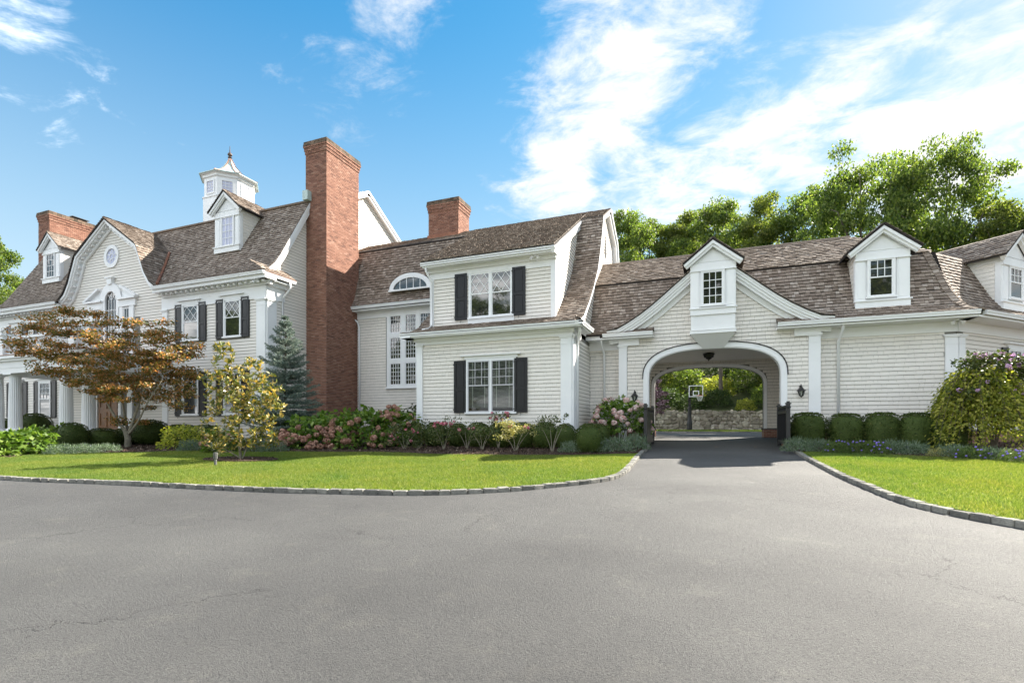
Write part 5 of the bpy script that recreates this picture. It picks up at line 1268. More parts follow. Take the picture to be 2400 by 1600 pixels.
def unit(n):
    v = RNG.normal(size=(n, 3)); return v/np.linalg.norm(v, axis=1, keepdims=True)
def nrm(v): return v/np.maximum(np.linalg.norm(v, axis=1, keepdims=True), 1e-9)
def quads(P, D, Sd, L, W, fold=0.0, mid=0.45):
    """rhombic leaves: base P, direction D, side Sd, length L, half width W"""
    L = np.asarray(L).reshape(-1, 1); W = np.asarray(W).reshape(-1, 1); Nn = np.cross(D, Sd)
    m = P+D*L*mid+Nn*L*fold
    V = np.stack([P, m+Sd*W, P+D*L, m-Sd*W], 1).reshape(-1, 3); F = np.arange(len(P)*4, dtype=np.int32).reshape(-1, 4); return V, F
def leaves(P, size, aspect=0.3, nb=(0, 0, 0.6), droop=0.0, out=None, fold=0.0, var=0.35):
    n = len(P); N_ = nrm(unit(n)+np.array(nb)); D = unit(n)
    if out is not None: D = nrm(D*0.8+out)
    D = nrm(D-(D*N_).sum(1, keepdims=True)*N_); D[:, 2] -= droop; D = nrm(D); Sd = nrm(np.cross(N_, D))
    L = size*RNG.uniform(1-var, 1+var, n); return quads(P, D, Sd, L, L*aspect, fold)
def cat(*VF):
    b = 0; VV = []; FF = []
    for V, F in VF: VV.append(V); FF.append(F+b); b += len(V)
    return np.concatenate(VV), np.concatenate(FF)
def mulch_chips(name, polys, dens):
    A = [scatter(p, dens) for p in polys]; X = np.concatenate([a[0] for a in A]); Y = np.concatenate([a[1] for a in A])
    P = np.stack([X, Y, 0.035*Y+0.092], 1); V, F = leaves(P, 0.055, 0.22, (0, 0, 1.2), var=0.6)
    o = mobj(name, np_mesh(name, V, F, M['chips'])); o['kind'] = 'stuff'
M['chips'] = m_pieces('bark_chips', [(0, (0.028, 0.018, 0.013)), (0.5, (0.085, 0.056, 0.042)), (0.9, (0.16, 0.115, 0.09)), (1, (0.28, 0.22, 0.18))], 0.95, (1, 1, 1), 30, 0.2)
mulch_chips('bark_mulch', [bedL, bedR, ring_], 330)
# grass blades
def grass(name, poly, dens, box, holes=()):
    X, Y = scatter(poly, dens, box, holes); n = len(X); P = np.stack([X, Y, 0.035*Y+0.066], 1)
    # soft patches of longer and shorter growth
    h = RNG.uniform(0.026, 0.052, n)*(1+0.18*np.sin(X*2.1+1.3*np.sin(Y*1.7))*np.cos(Y*2.6))
    lean = RNG.normal(0, 0.45, (n, 2)); t = RNG.uniform(0, 2*math.pi, n); s = np.stack([np.cos(t), np.sin(t), 0*t], 1)*RNG.uniform(0.0028, 0.005, (n, 1))
    tip = P+np.stack([lean[:, 0]*h, lean[:, 1]*h, h], 1)
    V = np.stack([P-s, P+s, tip], 1).reshape(-1, 3); o = mobj(name, np_mesh(name, V, np.arange(3*n).reshape(-1, 3), M['grass'])); o['kind'] = 'stuff'; return n
grass('grass', polyL, 4200, (-24, -1.5, 5.0, 12.6), [ring_])
grass('grass', polyR, 4200, (1.5, 17, 4.0, 15), [])
X, Y = scatter([(-6, 37.2), (6, 37.2), (6, 48.3), (-6, 48.3)], 900); n = len(X); P = np.stack([X, Y, 0*X+0.85], 1)
V, F = leaves(P, 0.07, 0.1, (0, 0, 0.2), var=0.3, out=np.tile((0, 0, 2.0), (n, 1))); o = mobj('grass', np_mesh('grass', V, F, M['grass'])); o['kind'] = 'stuff'
# ---------------------------------------------------------------- stone shapes
def stone_mesh(name, m, seed, bev=0.13, jit=0.05, cuts=1):
    rs = random.Random(seed); bm = bmesh.new(); bmesh.ops.create_cube(bm, size=1.0)
    for v in bm.verts: v.co += Vector((rs.uniform(-jit, jit), rs.uniform(-jit, jit), rs.uniform(-jit, jit)))
    bmesh.ops.bevel(bm, geom=list(bm.edges), offset=bev, segments=1, affect='EDGES', profile=0.6)
    for v in bm.verts: v.co += Vector((rs.uniform(-jit, jit), rs.uniform(-jit, jit), rs.uniform(-jit, jit)))*0.5
    me = bpy.data.meshes.new(name); bm.to_mesh(me); bm.free(); me.materials.append(m); return me
COB = [stone_mesh('kerb_stone', M['cobble'], i, 0.09, 0.045) for i in range(6)]
def kerb(label, path, group, n=300, start=0):
    t = thing('kerb', label, 'kerb', (path[start].x, path[start].y, gz(path[start].x, path[start].y)), group)
    inv = WM(t).inverted(); L_ = 0.0; acc = 0.0; k = 0; i = start; p = path[start]
    pts = [path[start]]; step = 0.0
    while i < len(path)-1 and k < n:
        ln = random.uniform(0.19, 0.27)
        # walk ln along the path
        q = p; rem = ln
        while i < len(path)-1 and (path[i+1]-q).length < rem: rem -= (path[i+1]-q).length; q = path[i+1]; i += 1
        if i >= len(path)-1: break
        q = q+(path[i+1]-q).normalized()*rem
        d = (q-p).normalized(); c = (p+q)/2+Vector((-d.y, d.x))*0.062
        z = gz(c.x, c.y)
        o = bpy.data.objects.new('kerb_stone', random.choice(COB)); COL.objects.link(o); o.parent = t; o.matrix_parent_inverse = inv
        o.location = (c.x, c.y, z+0.010+random.uniform(-0.005, 0.005)); o.rotation_euler = (0.035*d.x*0+random.uniform(-0.02, 0.02), 0, math.atan2(d.y, d.x)+random.uniform(-0.03, 0.03)); o.scale = ((q-p).length-0.012, 0.125, 0.125+random.uniform(-0.006, 0.006))
        p = q; k += 1
    return t
iS = min(i for i, p in enumerate(KLs) if p.x > -20)
kerb('grey cobblestone kerb curving along the front of the large left lawn', KLs, 'cobblestone kerbs along the drive', 300, iS)
kerb('grey cobblestone kerb along the right lawn, running toward the camera', KRs, 'cobblestone kerbs along the drive', 300, 0)
KB = [Vector((-9, 35.2)), Vector((-5, 36.0)), Vector((-1, 36.6)), Vector((4, 37.2)), Vector((9, 37.6))]
kerb('pale stone kerb behind the archway, edging the strip of grass', smooth_path(KB), 'cobblestone kerbs along the drive', 90)
# ---------------------------------------------------------------- retaining wall behind the archway
rwz = 0.82; rt = thing('retaining_wall', 'rough fieldstone retaining wall seen through the arch', 'stone wall', (0, 48, rwz))
inv = WM(rt).inverted(); MB().abox(-10, 10, 48.02, 48.5, 0.4, 2.42).build('mortar_core', M['mortar'], rt)
FST = [stone_mesh('stone', M['fieldstone'], 40+i, 0.16, 0.09) for i in range(8)]
z = 0.75
while z < 2.4:
    h = random.uniform(0.22, 0.34); x = -10.0+random.uniform(-0.3, 0)
    while x < 10:
        w = random.uniform(0.22, 0.60); hh = h*random.uniform(0.75, 1.45)
        o = bpy.data.objects.new('stone', random.choice(FST)); COL.objects.link(o); o.parent = rt; o.matrix_parent_inverse = inv
        o.location = (x+w/2, 48.0+random.uniform(-0.03, 0.03), z+h/2+random.uniform(-0.09, 0.09)); o.rotation_euler = (0, random.uniform(-0.5, 0.5), random.uniform(-0.06, 0.06)); o.scale = (w*0.98, 0.30, hh*0.98)
        x += w
    z += h
# ================================================================= PLANTS
def lobe(u, v, ru, rv, d): return (Vector((0, 0, EYE))+ray(u, v)*d, ru*d/FPX, rv*d/FPX)
RGT = np.array((CY, SY, 0)); FWD = np.array((-SY, CY, 0))
def in_ell(n, c, rx, rz, rd=None, shell=0.0):
    """random points in an ellipsoid; shell > 0 pushes them to the surface"""
    v = unit(n)*(RNG.uniform(0, 1, (n, 1))**(1/3*(1-shell))); rd = rd or rx
    return np.array(c)+v[:, :1]*rx*RGT+v[:, 1:2]*rd*FWD+v[:, 2:3]*np.array((0, 0, rz))
def skeleton(stems, targets, r_tip=0.006, grow=0.5, sag=0.12, nsides=5):
    """stems: list of (points, r0, r1); each target is joined to the nearest grown point by a curved branch"""
    mb = MB(); nodes = []; rad = []
    for pts, r0, r1 in stems:
        P = smooth3(pts); k = len(P); rs = [r0+(r1-r0)*i/(k-1) for i in range(k)]; mb.tube(P, rs, 7)
        for i in range(1, k): nodes.append(P[i]); rad.append(rs[i])
    base = stems[0][0][0]; T = sorted(targets, key=lambda t: (Vector(t)-Vector(base)).length)
    for t in T:
        t = Vector(t); A = np.array(nodes); d = np.linalg.norm(A-np.array(t), axis=1)+np.maximum(0, A[:, 2]-t.z)*0.8
        i = int(np.argmin(d)); p = Vector(nodes[i]); r = min(rad[i]*0.75, 0.012+0.02*(t-p).length); m = p.lerp(t, 0.5)+Vector((random.uniform(-1, 1), random.uniform(-1, 1), 0.6))*(t-p).length*sag
        pts = [p, p.lerp(m, 0.55)+(m-p.lerp(t, 0.5))*0.2, m, t]; P = smooth3(pts, 2); k = len(P); rs = [max(r_tip, r+(r_tip-r)*j/(k-1)) for j in range(k)]; mb.tube(P, rs, nsides, cap=False)
        for j in range(1, k): nodes.append(P[j]); rad.append(rs[j])
    return mb
def smooth3(P, k=3):
    P = [Vector(p) for p in P]; out = []
    for i in range(len(P)-1):
        p0, p1, p2, p3 = P[max(i-1, 0)], P[i], P[i+1], P[min(i+2, len(P)-1)]
        for j in range(k):
            t = j/k; out.append(0.5*((2*p1)+(p2-p0)*t+(2*p0-5*p1+4*p2-p3)*t*t+(3*p1-p0-3*p2+p3)*t*t*t))
    return out+[P[-1]]
def clumps(C, n, sx, sz):
    C = np.asarray(C, float); k = len(C); P = np.repeat(C, n, 0); v = unit(len(P))*RNG.uniform(0, 1, (len(P), 1))**0.45*1.75; return P+v*np.array((sx, sx, sz))*np.repeat(RNG.uniform(0.7, 1.25, (k, 1)), n, 0)
def plant(name, label, cat_, loc, parts, group=None, sc=1.0, rz=0.0):
    """parts: list of (name, mesh) in local space"""
    t = thing(name, label, cat_, loc, group, rz)
    t.scale = (sc, sc, sc) if isinstance(sc, (int, float)) else sc
    for nm, me in parts: 
        o = bpy.data.objects.new(nm, me); COL.objects.link(o); o.parent = t
    return t
def gp3(u, v): 
    p = G(u, v); return Vector((p.x, p.y, gz(p.x, p.y)+0.07))

# ---------------------------------------------------------------- background trees
def big_tree(seed, H, rc, lm, leaf=0.175, pads=112, per=300, low=0.24):
    global RNG; RNG = np.random.default_rng(seed); random.seed(seed)
    zc = H*(low+1)/2; C = []
    while len(C) < pads:
        v = RNG.normal(size=3); v /= np.linalg.norm(v); r = RNG.uniform(0.22, 0.86)**0.5
        z = zc+v[2]*r*H*(1-low)/2*0.98; f = 1-0.35*max(0, (z-zc)/(H*(1-low)/2))
        wob = 1+0.22*math.sin(3*math.atan2(v[1], v[0])+seed)+0.15*math.sin(5*z/H*3+seed)
        C.append((v[0]*r*rc*f*wob, v[1]*r*rc*f*wob, z))
    st = [([(0, 0, -0.5), (0.1, 0, H*0.2), (random.uniform(-.4, .4), random.uniform(-.4, .4), H*0.5), (random.uniform(-.6, .6), random.uniform(-.6, .6), H*0.88)], H*0.017, 0.03)]
    for k in range(6):
        t = k*1.05+random.uniform(-.3, .3); h = H*random.uniform(low*0.8, 0.55); st.append(([(0, 0, h), (math.cos(t)*rc*0.35, math.sin(t)*rc*0.35, h+H*0.12), (math.cos(t)*rc*0.7, math.sin(t)*rc*0.7, h+H*0.22)], H*0.008, 0.025))
    tr = skeleton(st, C, 0.012, nsides=4).mesh('trunk', M['bark'])
    P = clumps(C, per, rc*0.122, rc*0.056); out = nrm(P-np.array((0, 0, zc)))
    V, F = leaves(P, leaf, 0.32, (0, 0, 0.55), 0.25, out*0.5)
    return [('trunk', tr), ('crown', np_mesh('crown', V, F, lm))]
TREES = [big_tree(11, 14, 4.6, M['l_tree']), big_tree(12, 14, 4.2, M['l_tree2']), big_tree(13, 14, 5.0, M['l_dark']), big_tree(14, 14, 5.2, M['l_tree'], pads=130)]
def bank_z(y):
    for (y0, z0), (y1, z1) in zip(bank, bank[1:]):
        if y0 <= y <= y1: return z0+(z1-z0)*(y-y0)/(y1-y0)
    return 0.805 if y > 0 else 0.035*y
def place_tree(u, vtop, y, k, label, wr=1.0, rz=0.0, group='trees rising behind the house'):
    d = ray(u, 996); s = y/d.y; x = d.x*s; zb = bank_z(y) if y > 23 else gz(x, y); zt = EYE+(HOR-vtop)/FPX*s
    h = (zt-zb)/14.0; return plant('tree', label, 'tree', (x, y, zb-0.1), TREES[k], group, (h*wr, h*wr, h), rz)
place_tree(1462, 462, 52, 0, 'green tree rising just right of the middle gable peak', 0.62, 0.4)
place_tree(1572, 500, 55, 1, 'low yellow-green tree midway between the middle gable and the oriel dormer', 0.62, 1.2)
place_tree(1520, 492, 58, 0, 'green tree in the gap right of the middle gable peak', 0.78, 5.1)
place_tree(1628, 470, 58, 1, 'yellow-green tree just left of the oriel dormer peak', 0.8, 4.0)
place_tree(1690, 436, 52, 0, 'leafy tree standing directly above the oriel dormer roof', 0.66, 2.2)
place_tree(1800, 425, 50, 1, 'yellowish tree between the oriel dormer and the tall right tree', 0.66, 3.3)
place_tree(1905, 405, 50, 0, 'green tree at the left foot of the tallest tree', 0.66, 4.6)
place_tree(2030, 292, 43, 3, 'tallest spreading green tree, above the dormer right of the arch', 0.60, 0.9)
place_tree(2205, 286, 43, 3, 'tall broad tree at the right, above the angled end roof', 0.56, 3.9)
place_tree(2345, 440, 41, 1, 'yellow-green tree behind the far right dormer', 0.7, 5.2)
place_tree(2450, 440, 40, 0, 'green tree cut by the right edge of the picture', 0.7, 2.7)
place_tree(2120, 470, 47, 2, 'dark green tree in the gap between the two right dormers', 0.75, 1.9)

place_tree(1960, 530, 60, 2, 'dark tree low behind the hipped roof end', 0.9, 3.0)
place_tree(-42, 505, 22, 0, 'green tree cut by the left edge, beside the far end of the house', 0.62, 0.7, None)
place_tree(-20, 640, 19.5, 0, 'smaller green tree at the left edge, under the taller one', 0.5, 2.7, None)
for x, y, k, s, lab in ((-112, -34, 0, 1.3, 'mirrored in the far left upper windows'), (-92, -32, 1, 1.3, 'mirrored in the windows left of the maple'), (-78, -35, 0, 1.75, 'mirrored in the upper right windows of the main house'), (-62, -33, 1, 1.6, 'mirrored in the lower right windows of the main house'), (-47, -34, 0, 1.3, 'mirrored in the tall link window'), (-31, -32, 3, 1.65, 'mirrored in the left sashes of the middle wing'), (-21, -35, 1, 1.75, 'mirrored in the right sashes of the middle wing'), (1, -34, 0, 1.7, 'mirrored in the oriel window'), (19, -33, 1, 1.7, 'mirrored in the dormer right of the arch')):
    plant('tree', 'tree across the drive '+lab, 'tree', (x, y, 0.035*y-0.1), TREES[k], 'trees behind the camera mirrored in the windows', s, x*1.1)


# ---------------------------------------------------------------- shrubs on the bank behind the arch
def dome(n, rx, h, shell=0.55):
    v = unit(n); v[:, 2] = np.abs(v[:, 2]); r = RNG.uniform(0, 1, (n, 1))**(0.33*(1-shell)+0.02)
    lum = 1+0.13*np.sin(v[:, :1]*7+1)*np.cos(v[:, 1:2]*6)+0.08*np.sin(v[:, 2:3]*11)
    return v*r*lum*np.array((rx, rx, h)), v
def bush(seed, rx, h, n, leaf, lm, asp=0.3, nb=(0, 0, 0.6), core=True, shell=0.6, droop=0.1, base=0.0, stems=8, sm='bark'):
    global RNG; RNG = np.random.default_rng(seed); random.seed(seed)
    P, v = dome(n, rx, h-base, shell); P[:, 2] += base; V, F = leaves(P, leaf, asp, nb, droop, v*0.7)
    mb = MB()
    for k in range(stems):
        t = 2*math.pi*k/stems+random.uniform(-.3, .3); r = rx*random.uniform(0.35, 0.75); mb.tube(smooth3([(0.04*math.cos(t), 0.04*math.sin(t), -0.05), (r*0.4*math.cos(t), r*0.4*math.sin(t), h*0.35), (r*math.cos(t), r*math.sin(t), h*random.uniform(0.6, 0.85))], 2), [0.014, 0.012, 0.010, 0.007, 0.005][:5] if False else 0.012, 4, r2=0.004, cap=False)
    return [('stems', mb.mesh('stems', M[sm])), ('foliage', np_mesh('foliage', V, F, lm))]
SB = [bush(21, 1.5, 2.2, 2600, 0.17, M['l_tree']), bush(22, 1.5, 2.0, 2600, 0.17, M['l_dark']), bush(23, 1.4, 1.7, 2600, 0.15, M['l_weep']), bush(24, 1.5, 2.4, 2600, 0.19, M['l_tree2'])]
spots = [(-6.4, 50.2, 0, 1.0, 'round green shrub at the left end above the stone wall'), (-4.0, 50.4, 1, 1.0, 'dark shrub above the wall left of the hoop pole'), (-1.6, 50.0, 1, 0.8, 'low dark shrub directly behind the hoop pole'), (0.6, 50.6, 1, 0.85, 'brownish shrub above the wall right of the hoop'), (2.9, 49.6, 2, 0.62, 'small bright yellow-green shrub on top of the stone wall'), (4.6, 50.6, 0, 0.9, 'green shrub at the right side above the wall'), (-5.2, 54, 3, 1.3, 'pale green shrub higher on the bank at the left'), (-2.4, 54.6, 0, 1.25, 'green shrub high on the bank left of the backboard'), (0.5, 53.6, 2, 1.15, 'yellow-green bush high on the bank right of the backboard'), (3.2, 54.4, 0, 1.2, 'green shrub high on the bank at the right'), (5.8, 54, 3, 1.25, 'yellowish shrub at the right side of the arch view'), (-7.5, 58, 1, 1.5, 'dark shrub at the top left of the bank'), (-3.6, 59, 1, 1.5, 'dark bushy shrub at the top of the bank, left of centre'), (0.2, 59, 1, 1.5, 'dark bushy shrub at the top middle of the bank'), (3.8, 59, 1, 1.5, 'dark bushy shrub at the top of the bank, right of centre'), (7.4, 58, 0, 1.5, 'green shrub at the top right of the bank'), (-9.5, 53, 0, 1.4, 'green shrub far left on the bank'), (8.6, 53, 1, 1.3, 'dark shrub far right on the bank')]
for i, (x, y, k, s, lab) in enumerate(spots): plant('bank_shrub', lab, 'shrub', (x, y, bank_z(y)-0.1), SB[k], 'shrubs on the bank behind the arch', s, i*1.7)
tp = big_tree(31, 4.2, 1.5, M['l_purple'], 0.13, 60, 70, 0.2); q = G(1548, 1012); plant('purple_tree', 'small tree with purple and pale pink leaves inside the left side of the arch', 'tree', (-4.1, 37.9, 0.8), tp)

# ---------------------------------------------------------------- japanese maple
mb_ = gp3(299, 1053); d0 = (mb_-Vector((0, 0, EYE))).dot(Vector((-SY, CY, 0)))
RNG = np.random.default_rng(5); random.seed(5)
LB = [(110, 805, 72, 42), (175, 762, 80, 42), (320, 795, 105, 62), (395, 830, 72, 52), (250, 850, 130, 62), (385, 885, 72, 48), (235, 905, 62, 28), (310, 925, 88, 36), (175, 865, 72, 34), (410, 935, 50, 22), (300, 985, 40, 10)]
W_ = np.array([a*b for _, _, a, b in LB]); PADS = []
for (u, v, ru, rv), w in zip(LB, W_/W_.sum()):
    c, rx, rz = lobe(u, v, ru, rv, d0+random.uniform(-0.4, 0.5)); PADS.append(in_ell(max(4, int(235*w)), c, rx, rz, rx*0.9, 0.25))
PADS = np.concatenate(PADS)
b0 = mb_-Vector((0, 0, 0.1)); K = lambda u, v, dd=0.0: Vector((0, 0, EYE))+ray(u, v)*(d0+dd)
st = [([b0, K(300, 1030), K(297, 1015), K(292, 1005)], 0.115, 0.085), ([K(297, 1010), K(278, 990), K(255, 950), K(232, 905), K(190, 850)], 0.058, 0.012), ([K(303, 1014), K(312, 985), K(326, 945), K(335, 900), K(350, 840)], 0.064, 0.012), ([K(303, 1016, -0.1), K(325, 985, -0.3), K(345, 945, -0.6), K(380, 890, -0.8)], 0.048, 0.010), ([K(300, 1010, 0.1), K(290, 960, 0.6), K(283, 900, 1.0), K(270, 830, 1.2)], 0.054, 0.012)]
tm = thing('japanese_maple', 'Japanese maple with bronze and orange leaves and forking pale trunk in front of the porch', 'tree', mb_)
sk = skeleton(st, [tuple(p) for p in PADS], 0.004, sag=0.10); link(bpy.data.objects.new('trunk', sk.mesh('trunk', M['palebark'], True)), tm)
P = clumps(PADS, 130, 0.235, 0.075); V, F = leaves(P, 0.086, 0.34, (0, 0, 1.0), 0.35); link(bpy.data.objects.new('crown', np_mesh('crown', V, F, M['l_maple'])), tm)
# ---------------------------------------------------------------- magnolia
gb = gp3(564, 1083); dm = (gb-Vector((0, 0, EYE))).dot(Vector((-SY, CY, 0))); RNG = np.random.default_rng(6); random.seed(6)
LB = [(525, 850, 26, 42), (575, 880, 62, 40), (520, 900, 48, 40), (600, 925, 60, 50), (545, 955, 65, 40), (630, 960, 38, 35), (560, 1005, 80, 40), (600, 1025, 55, 32), (530, 1040, 55, 22), (515, 815, 10, 18)]
W_ = np.array([a*b for _, _, a, b in LB]); PADS = []
for (u, v, ru, rv), w in zip(LB, W_/W_.sum()):
    c, rx, rz = lobe(u, v, ru, rv, dm+random.uniform(-0.15, 0.2)); PADS.append(in_ell(max(3, int(340*w)), c, rx, rz, rx*0.9, 0.35))
PADS = np.concatenate(PADS); K = lambda u, v, dd=0.0: Vector((0, 0, EYE))+ray(u, v)*(dm+dd)
st = [([gb-Vector((0, 0, 0.1)), K(563, 1062), K(561, 1040), K(560, 990), K(556, 930), K(545, 870)], 0.042, 0.012), ([K(566, 1080), K(574, 1060), K(585, 1035), K(605, 1000)], 0.022, 0.008), ([K(562, 1072), K(545, 1062), K(528, 1052)], 0.018, 0.007)]
tg = thing('magnolia', 'young magnolia with glossy bronze-yellow leaves in a mulch ring on the lawn', 'tree', gb)
link(bpy.data.objects.new('trunk', skeleton(st, [tuple(p) for p in PADS], 0.004, sag=0.06).mesh('trunk', M['palebark'], True)), tg)
k = 10; C = np.repeat(PADS, k, 0); n = len(C); dirs = nrm(unit(n)*0.9+np.array((0, 0, 0.45))); N_ = nrm(unit(n)+np.array((0, 0, 0.7))); Sd = nrm(np.cross(N_, dirs)); L = RNG.uniform(0.09, 0.165, n)
V, F = quads(C+RNG.normal(size=C.shape)*0.02, dirs, Sd, L, L*0.23, 0.03, 0.5); link(bpy.data.objects.new('crown', np_mesh('crown', V, F, M['l_magnolia'])), tg)
# ---------------------------------------------------------------- blue spruce
sx_, sy_ = -14.35, 14.0; RNG = np.random.default_rng(8); random.seed(8)
zb_s = gz(sx_, sy_)+0.06; Hs = e(3.93)-zb_s; tsp = thing('spruce', 'small conical blue spruce beside the tall brick chimney', 'tree', (sx_, sy_, zb_s))
mb = MB(); mb.tube([(sx_, sy_, zb_s-0.1), (sx_, sy_, zb_s+Hs*0.97)], 0.07, 7, r2=0.008); VF = []; seg_b = []; 
nl = 26
for i in range(nl):
    f = (i+random.uniform(-0.3, 0.3)*(0 < i < nl-1))/(nl-1); z = zb_s+0.22+(Hs-0.30)*f**0.92; Lb = 1.42*(1-f)**0.85+0.06; nb = int(15-8*f)
    for j in range(nb):
        t = 2*math.pi*(j+random.random()*0.7)/nb+i*0.7; L_ = Lb*random.uniform(0.68, 1.12); rise = 0.10+0.55*f+random.uniform(-0.12, 0.12); p0z = random.uniform(-0.05, 0.05)
        p0 = Vector((sx_, sy_, z+p0z)); dirv = Vector((math.cos(t), math.sin(t), 0)); tip = p0+dirv*L_+Vector((0, 0, L_*(rise-0.15)))
        m_ = p0+dirv*L_*0.55+Vector((0, 0, L_*(rise*0.35-0.12))); mb.tube([p0, m_, tip], 0.011, 4, r2=0.004, cap=False)
        side = Vector((-dirv.y, dirv.x, 0)); m = max(3, int(L_/0.07))
        for k in range(m):
            s = (k+0.6)/m; c = (p0.lerp(m_, s*2) if s < 0.5 else m_.lerp(tip, s*2-1)); tw = 0.30*L_*(1-s*0.75)+0.05
            for sg in (-1, 1): seg_b.append((c, c+side*sg*tw*0.8+dirv*tw*0.75+Vector((0, 0, random.uniform(-0.01, 0.05)))))
        seg_b.append((m_, tip+dirv*0.04))
A = np.array([(tuple(a), tuple(b)) for a, b in seg_b]); q = 13; Tt = RNG.uniform(0, 1, (len(A), q, 1)); C = (A[:, None, 0]*(1-Tt)+A[:, None, 1]*Tt).reshape(-1, 3)
ax = np.repeat(nrm(A[:, 1]-A[:, 0]), q, 0); D = nrm(unit(len(C))*0.85+ax*0.9+np.array((0, 0, 0.25))); Sd = nrm(np.cross(D, unit(len(C)))); L = RNG.uniform(0.045, 0.085, len(C))
V, F = quads(C, D, Sd, L, L*0.15, 0, 0.5); mb.build('trunk', M['bark'], tsp); mobj('crown', np_mesh('crown', V, F, M['l_spruce']), tsp)
# ---------------------------------------------------------------- clipped boxwoods
def boxwood(seed, n=3200, p=2.8, leaf=0.040):
    global RNG; RNG = np.random.default_rng(seed)
    def surf(v): 
        r = (np.abs(v)**p).sum(1, keepdims=True)**(-1/p); return v*r
    v = unit(n); v[:, 2] = np.where(v[:, 2] < -0.75, -v[:, 2], v[:, 2]); P = surf(v); rr = 1+0.035*np.sin(v[:, :1]*9+seed)*np.cos(v[:, 1:2]*8)+RNG.normal(0, 0.022, (n, 1))
    P = P*rr; V, F = leaves(P*0.5+np.array((0, 0, 0.5)), leaf, 0.34, (0, 0, 0.2), 0, v*0.9)
    # twiggy, leafy inside: a closed dark body
    th = np.linspace(0, math.pi, 9)[:, None]; ph = np.linspace(0, 2*math.pi, 14, endpoint=False)[None]
    c = np.stack([np.sin(th)*np.cos(ph), np.sin(th)*np.sin(ph), np.cos(th)*np.ones_like(ph)], -1).reshape(-1, 3); c = surf(c)*0.5*0.93+np.array((0, 0, 0.5))
    f = [(i*14+j, (i+1)*14+j, (i+1)*14+(j+1) % 14, i*14+(j+1) % 14) for i in range(8) for j in range(14)]
    return [('foliage', np_mesh('foliage', V, F, M['l_box'])), ('inner_growth', np_mesh('inner_growth', c, f, M['l_box'], True))]
BOX = [boxwood(41, 3600, 3.5), boxwood(42, 3600, 3.4), boxwood(43, p=2.3), boxwood(44, p=2.3)]
def place_box(u, y, vtop, wpx, k, label, group, depth=1.0):
    d = ray(u, HOR); s = y/d.y; x = d.x*s; zt = EYE+(HOR-vtop)/FPX*s; zb = gz(x, y)+0.03; w = wpx*s/FPX
    return plant('boxwood', label, 'shrub', (x, y, zb), BOX[k], group, (w, w*depth, zt-zb), random.uniform(0, 0.25))
gA = 'clipped boxwoods under the right wall'
for i, (u, w, vt) in enumerate(((1893, 72, 969), (1983, 72, 971), (2067, 74, 969), (2150, 76, 970), (2222, 70, 971))):
    place_box(u, 17.2-0.25*i, vt, w, i % 2, ('clipped barrel boxwood beside the right gate', 'clipped barrel boxwood second from the right gate, under the downspout', 'clipped barrel boxwood in the middle of the row of five', 'clipped barrel boxwood between the middle one and the corner pilaster', 'clipped boxwood half hidden by the weeping shrub')[i], gA)
gB = 'round boxwoods under the middle wing'
for i, (u, w, vt) in enumerate(((973, 44, 990), (1022, 56, 990), (1074, 50, 993), (1121, 56, 991), (1172, 60, 991), (1224, 62, 991), (1278, 62, 990), (1325, 50, 994))):
    place_box(u, 14.75, vt, w, 2+i % 2, ('round boxwood at the left pilaster of the middle wing', 'round boxwood behind the pink roses', 'round boxwood below the left shutter of the middle wing', 'round boxwood below the left sash of the lower window', 'round boxwood behind the yellow-leaved rose', 'round boxwood below the right shutter of the middle wing', 'round boxwood behind the bare-stemmed rose', 'round boxwood at the right pilaster of the middle wing')[i], gB)
place_box(1381, 13.6, 994, 64, 2, 'round boxwood standing forward, left of the pale pink hydrangea', None); place_box(1408, 15.0, 995, 40, 3, 'round boxwood half hidden by the pale pink hydrangea', None)
place_box(82, 14.2, 970, 62, 2, 'round boxwood on the porch side between two columns', None)
place_box(170, 10.9, 992, 62, 3, 'dark round boxwood in front of the second porch column', None); place_box(240, 11.8, 1004, 70, 2, 'low dark boxwood left of the maple trunk', None)
place_box(352, 13.2, 985, 74, 3, 'tall dark boxwood right behind the maple trunk', None); place_box(425, 13.8, 995, 80, 2, 'dark clipped boxwood under the lower right window of the main house', None); place_box(482, 13.8, 996, 60, 3, 'dark clipped boxwood behind the magnolia', None); place_box(296, 13.0, 1004, 60, 2, 'dark boxwood hidden behind the maple trunk', None); place_box(10, 14.2, 982, 40, 3, 'boxwood at the left edge behind the porch columns', None)

# ---------------------------------------------------------------- flower heads
def head_mesh(name, m, seed, n=60, petal=0.34, flat=0.85):
    global RNG; RNG = np.random.default_rng(seed); v = unit(n); P = v*np.array((1, 1, flat))*RNG.uniform(0.82, 1.0, (n, 1)); N_ = nrm(v+unit(n)*0.35); D = nrm(np.cross(N_, unit(n))); Sd = np.cross(N_, D)
    L = RNG.uniform(0.8, 1.2, n)*petal*2; V, F = quads(P-D*L[:, None]/2, D, Sd, L, L*0.45, 0, 0.5); return np_mesh(name, V, F, m)
HD = [head_mesh('flower_head', M['f_dusty'], s) for s in (1, 2, 3)]; HP = [head_mesh('flower_head', M['f_pink'], s) for s in (4, 5, 6)]
RS = [head_mesh('rose', M['f_rose'], s, 22, 0.5) for s in (7, 8)]; FV = head_mesh('flower', M['f_violet'], 9, 8, 0.75, 0.5); FMv = head_mesh('flower', M['f_mauve'], 10, 14, 0.6, 0.6)
def heads(t, meshes, pts, size, name):
    for p in pts:
        o = bpy.data.objects.new(name, random.choice(meshes)); COL.objects.link(o); o.parent = t; s = size*random.uniform(0.75, 1.2)
        o.location = p; o.scale = (s, s, s); o.rotation_euler = (random.uniform(-.4, .4), random.uniform(-.4, .4), random.uniform(0, 6))
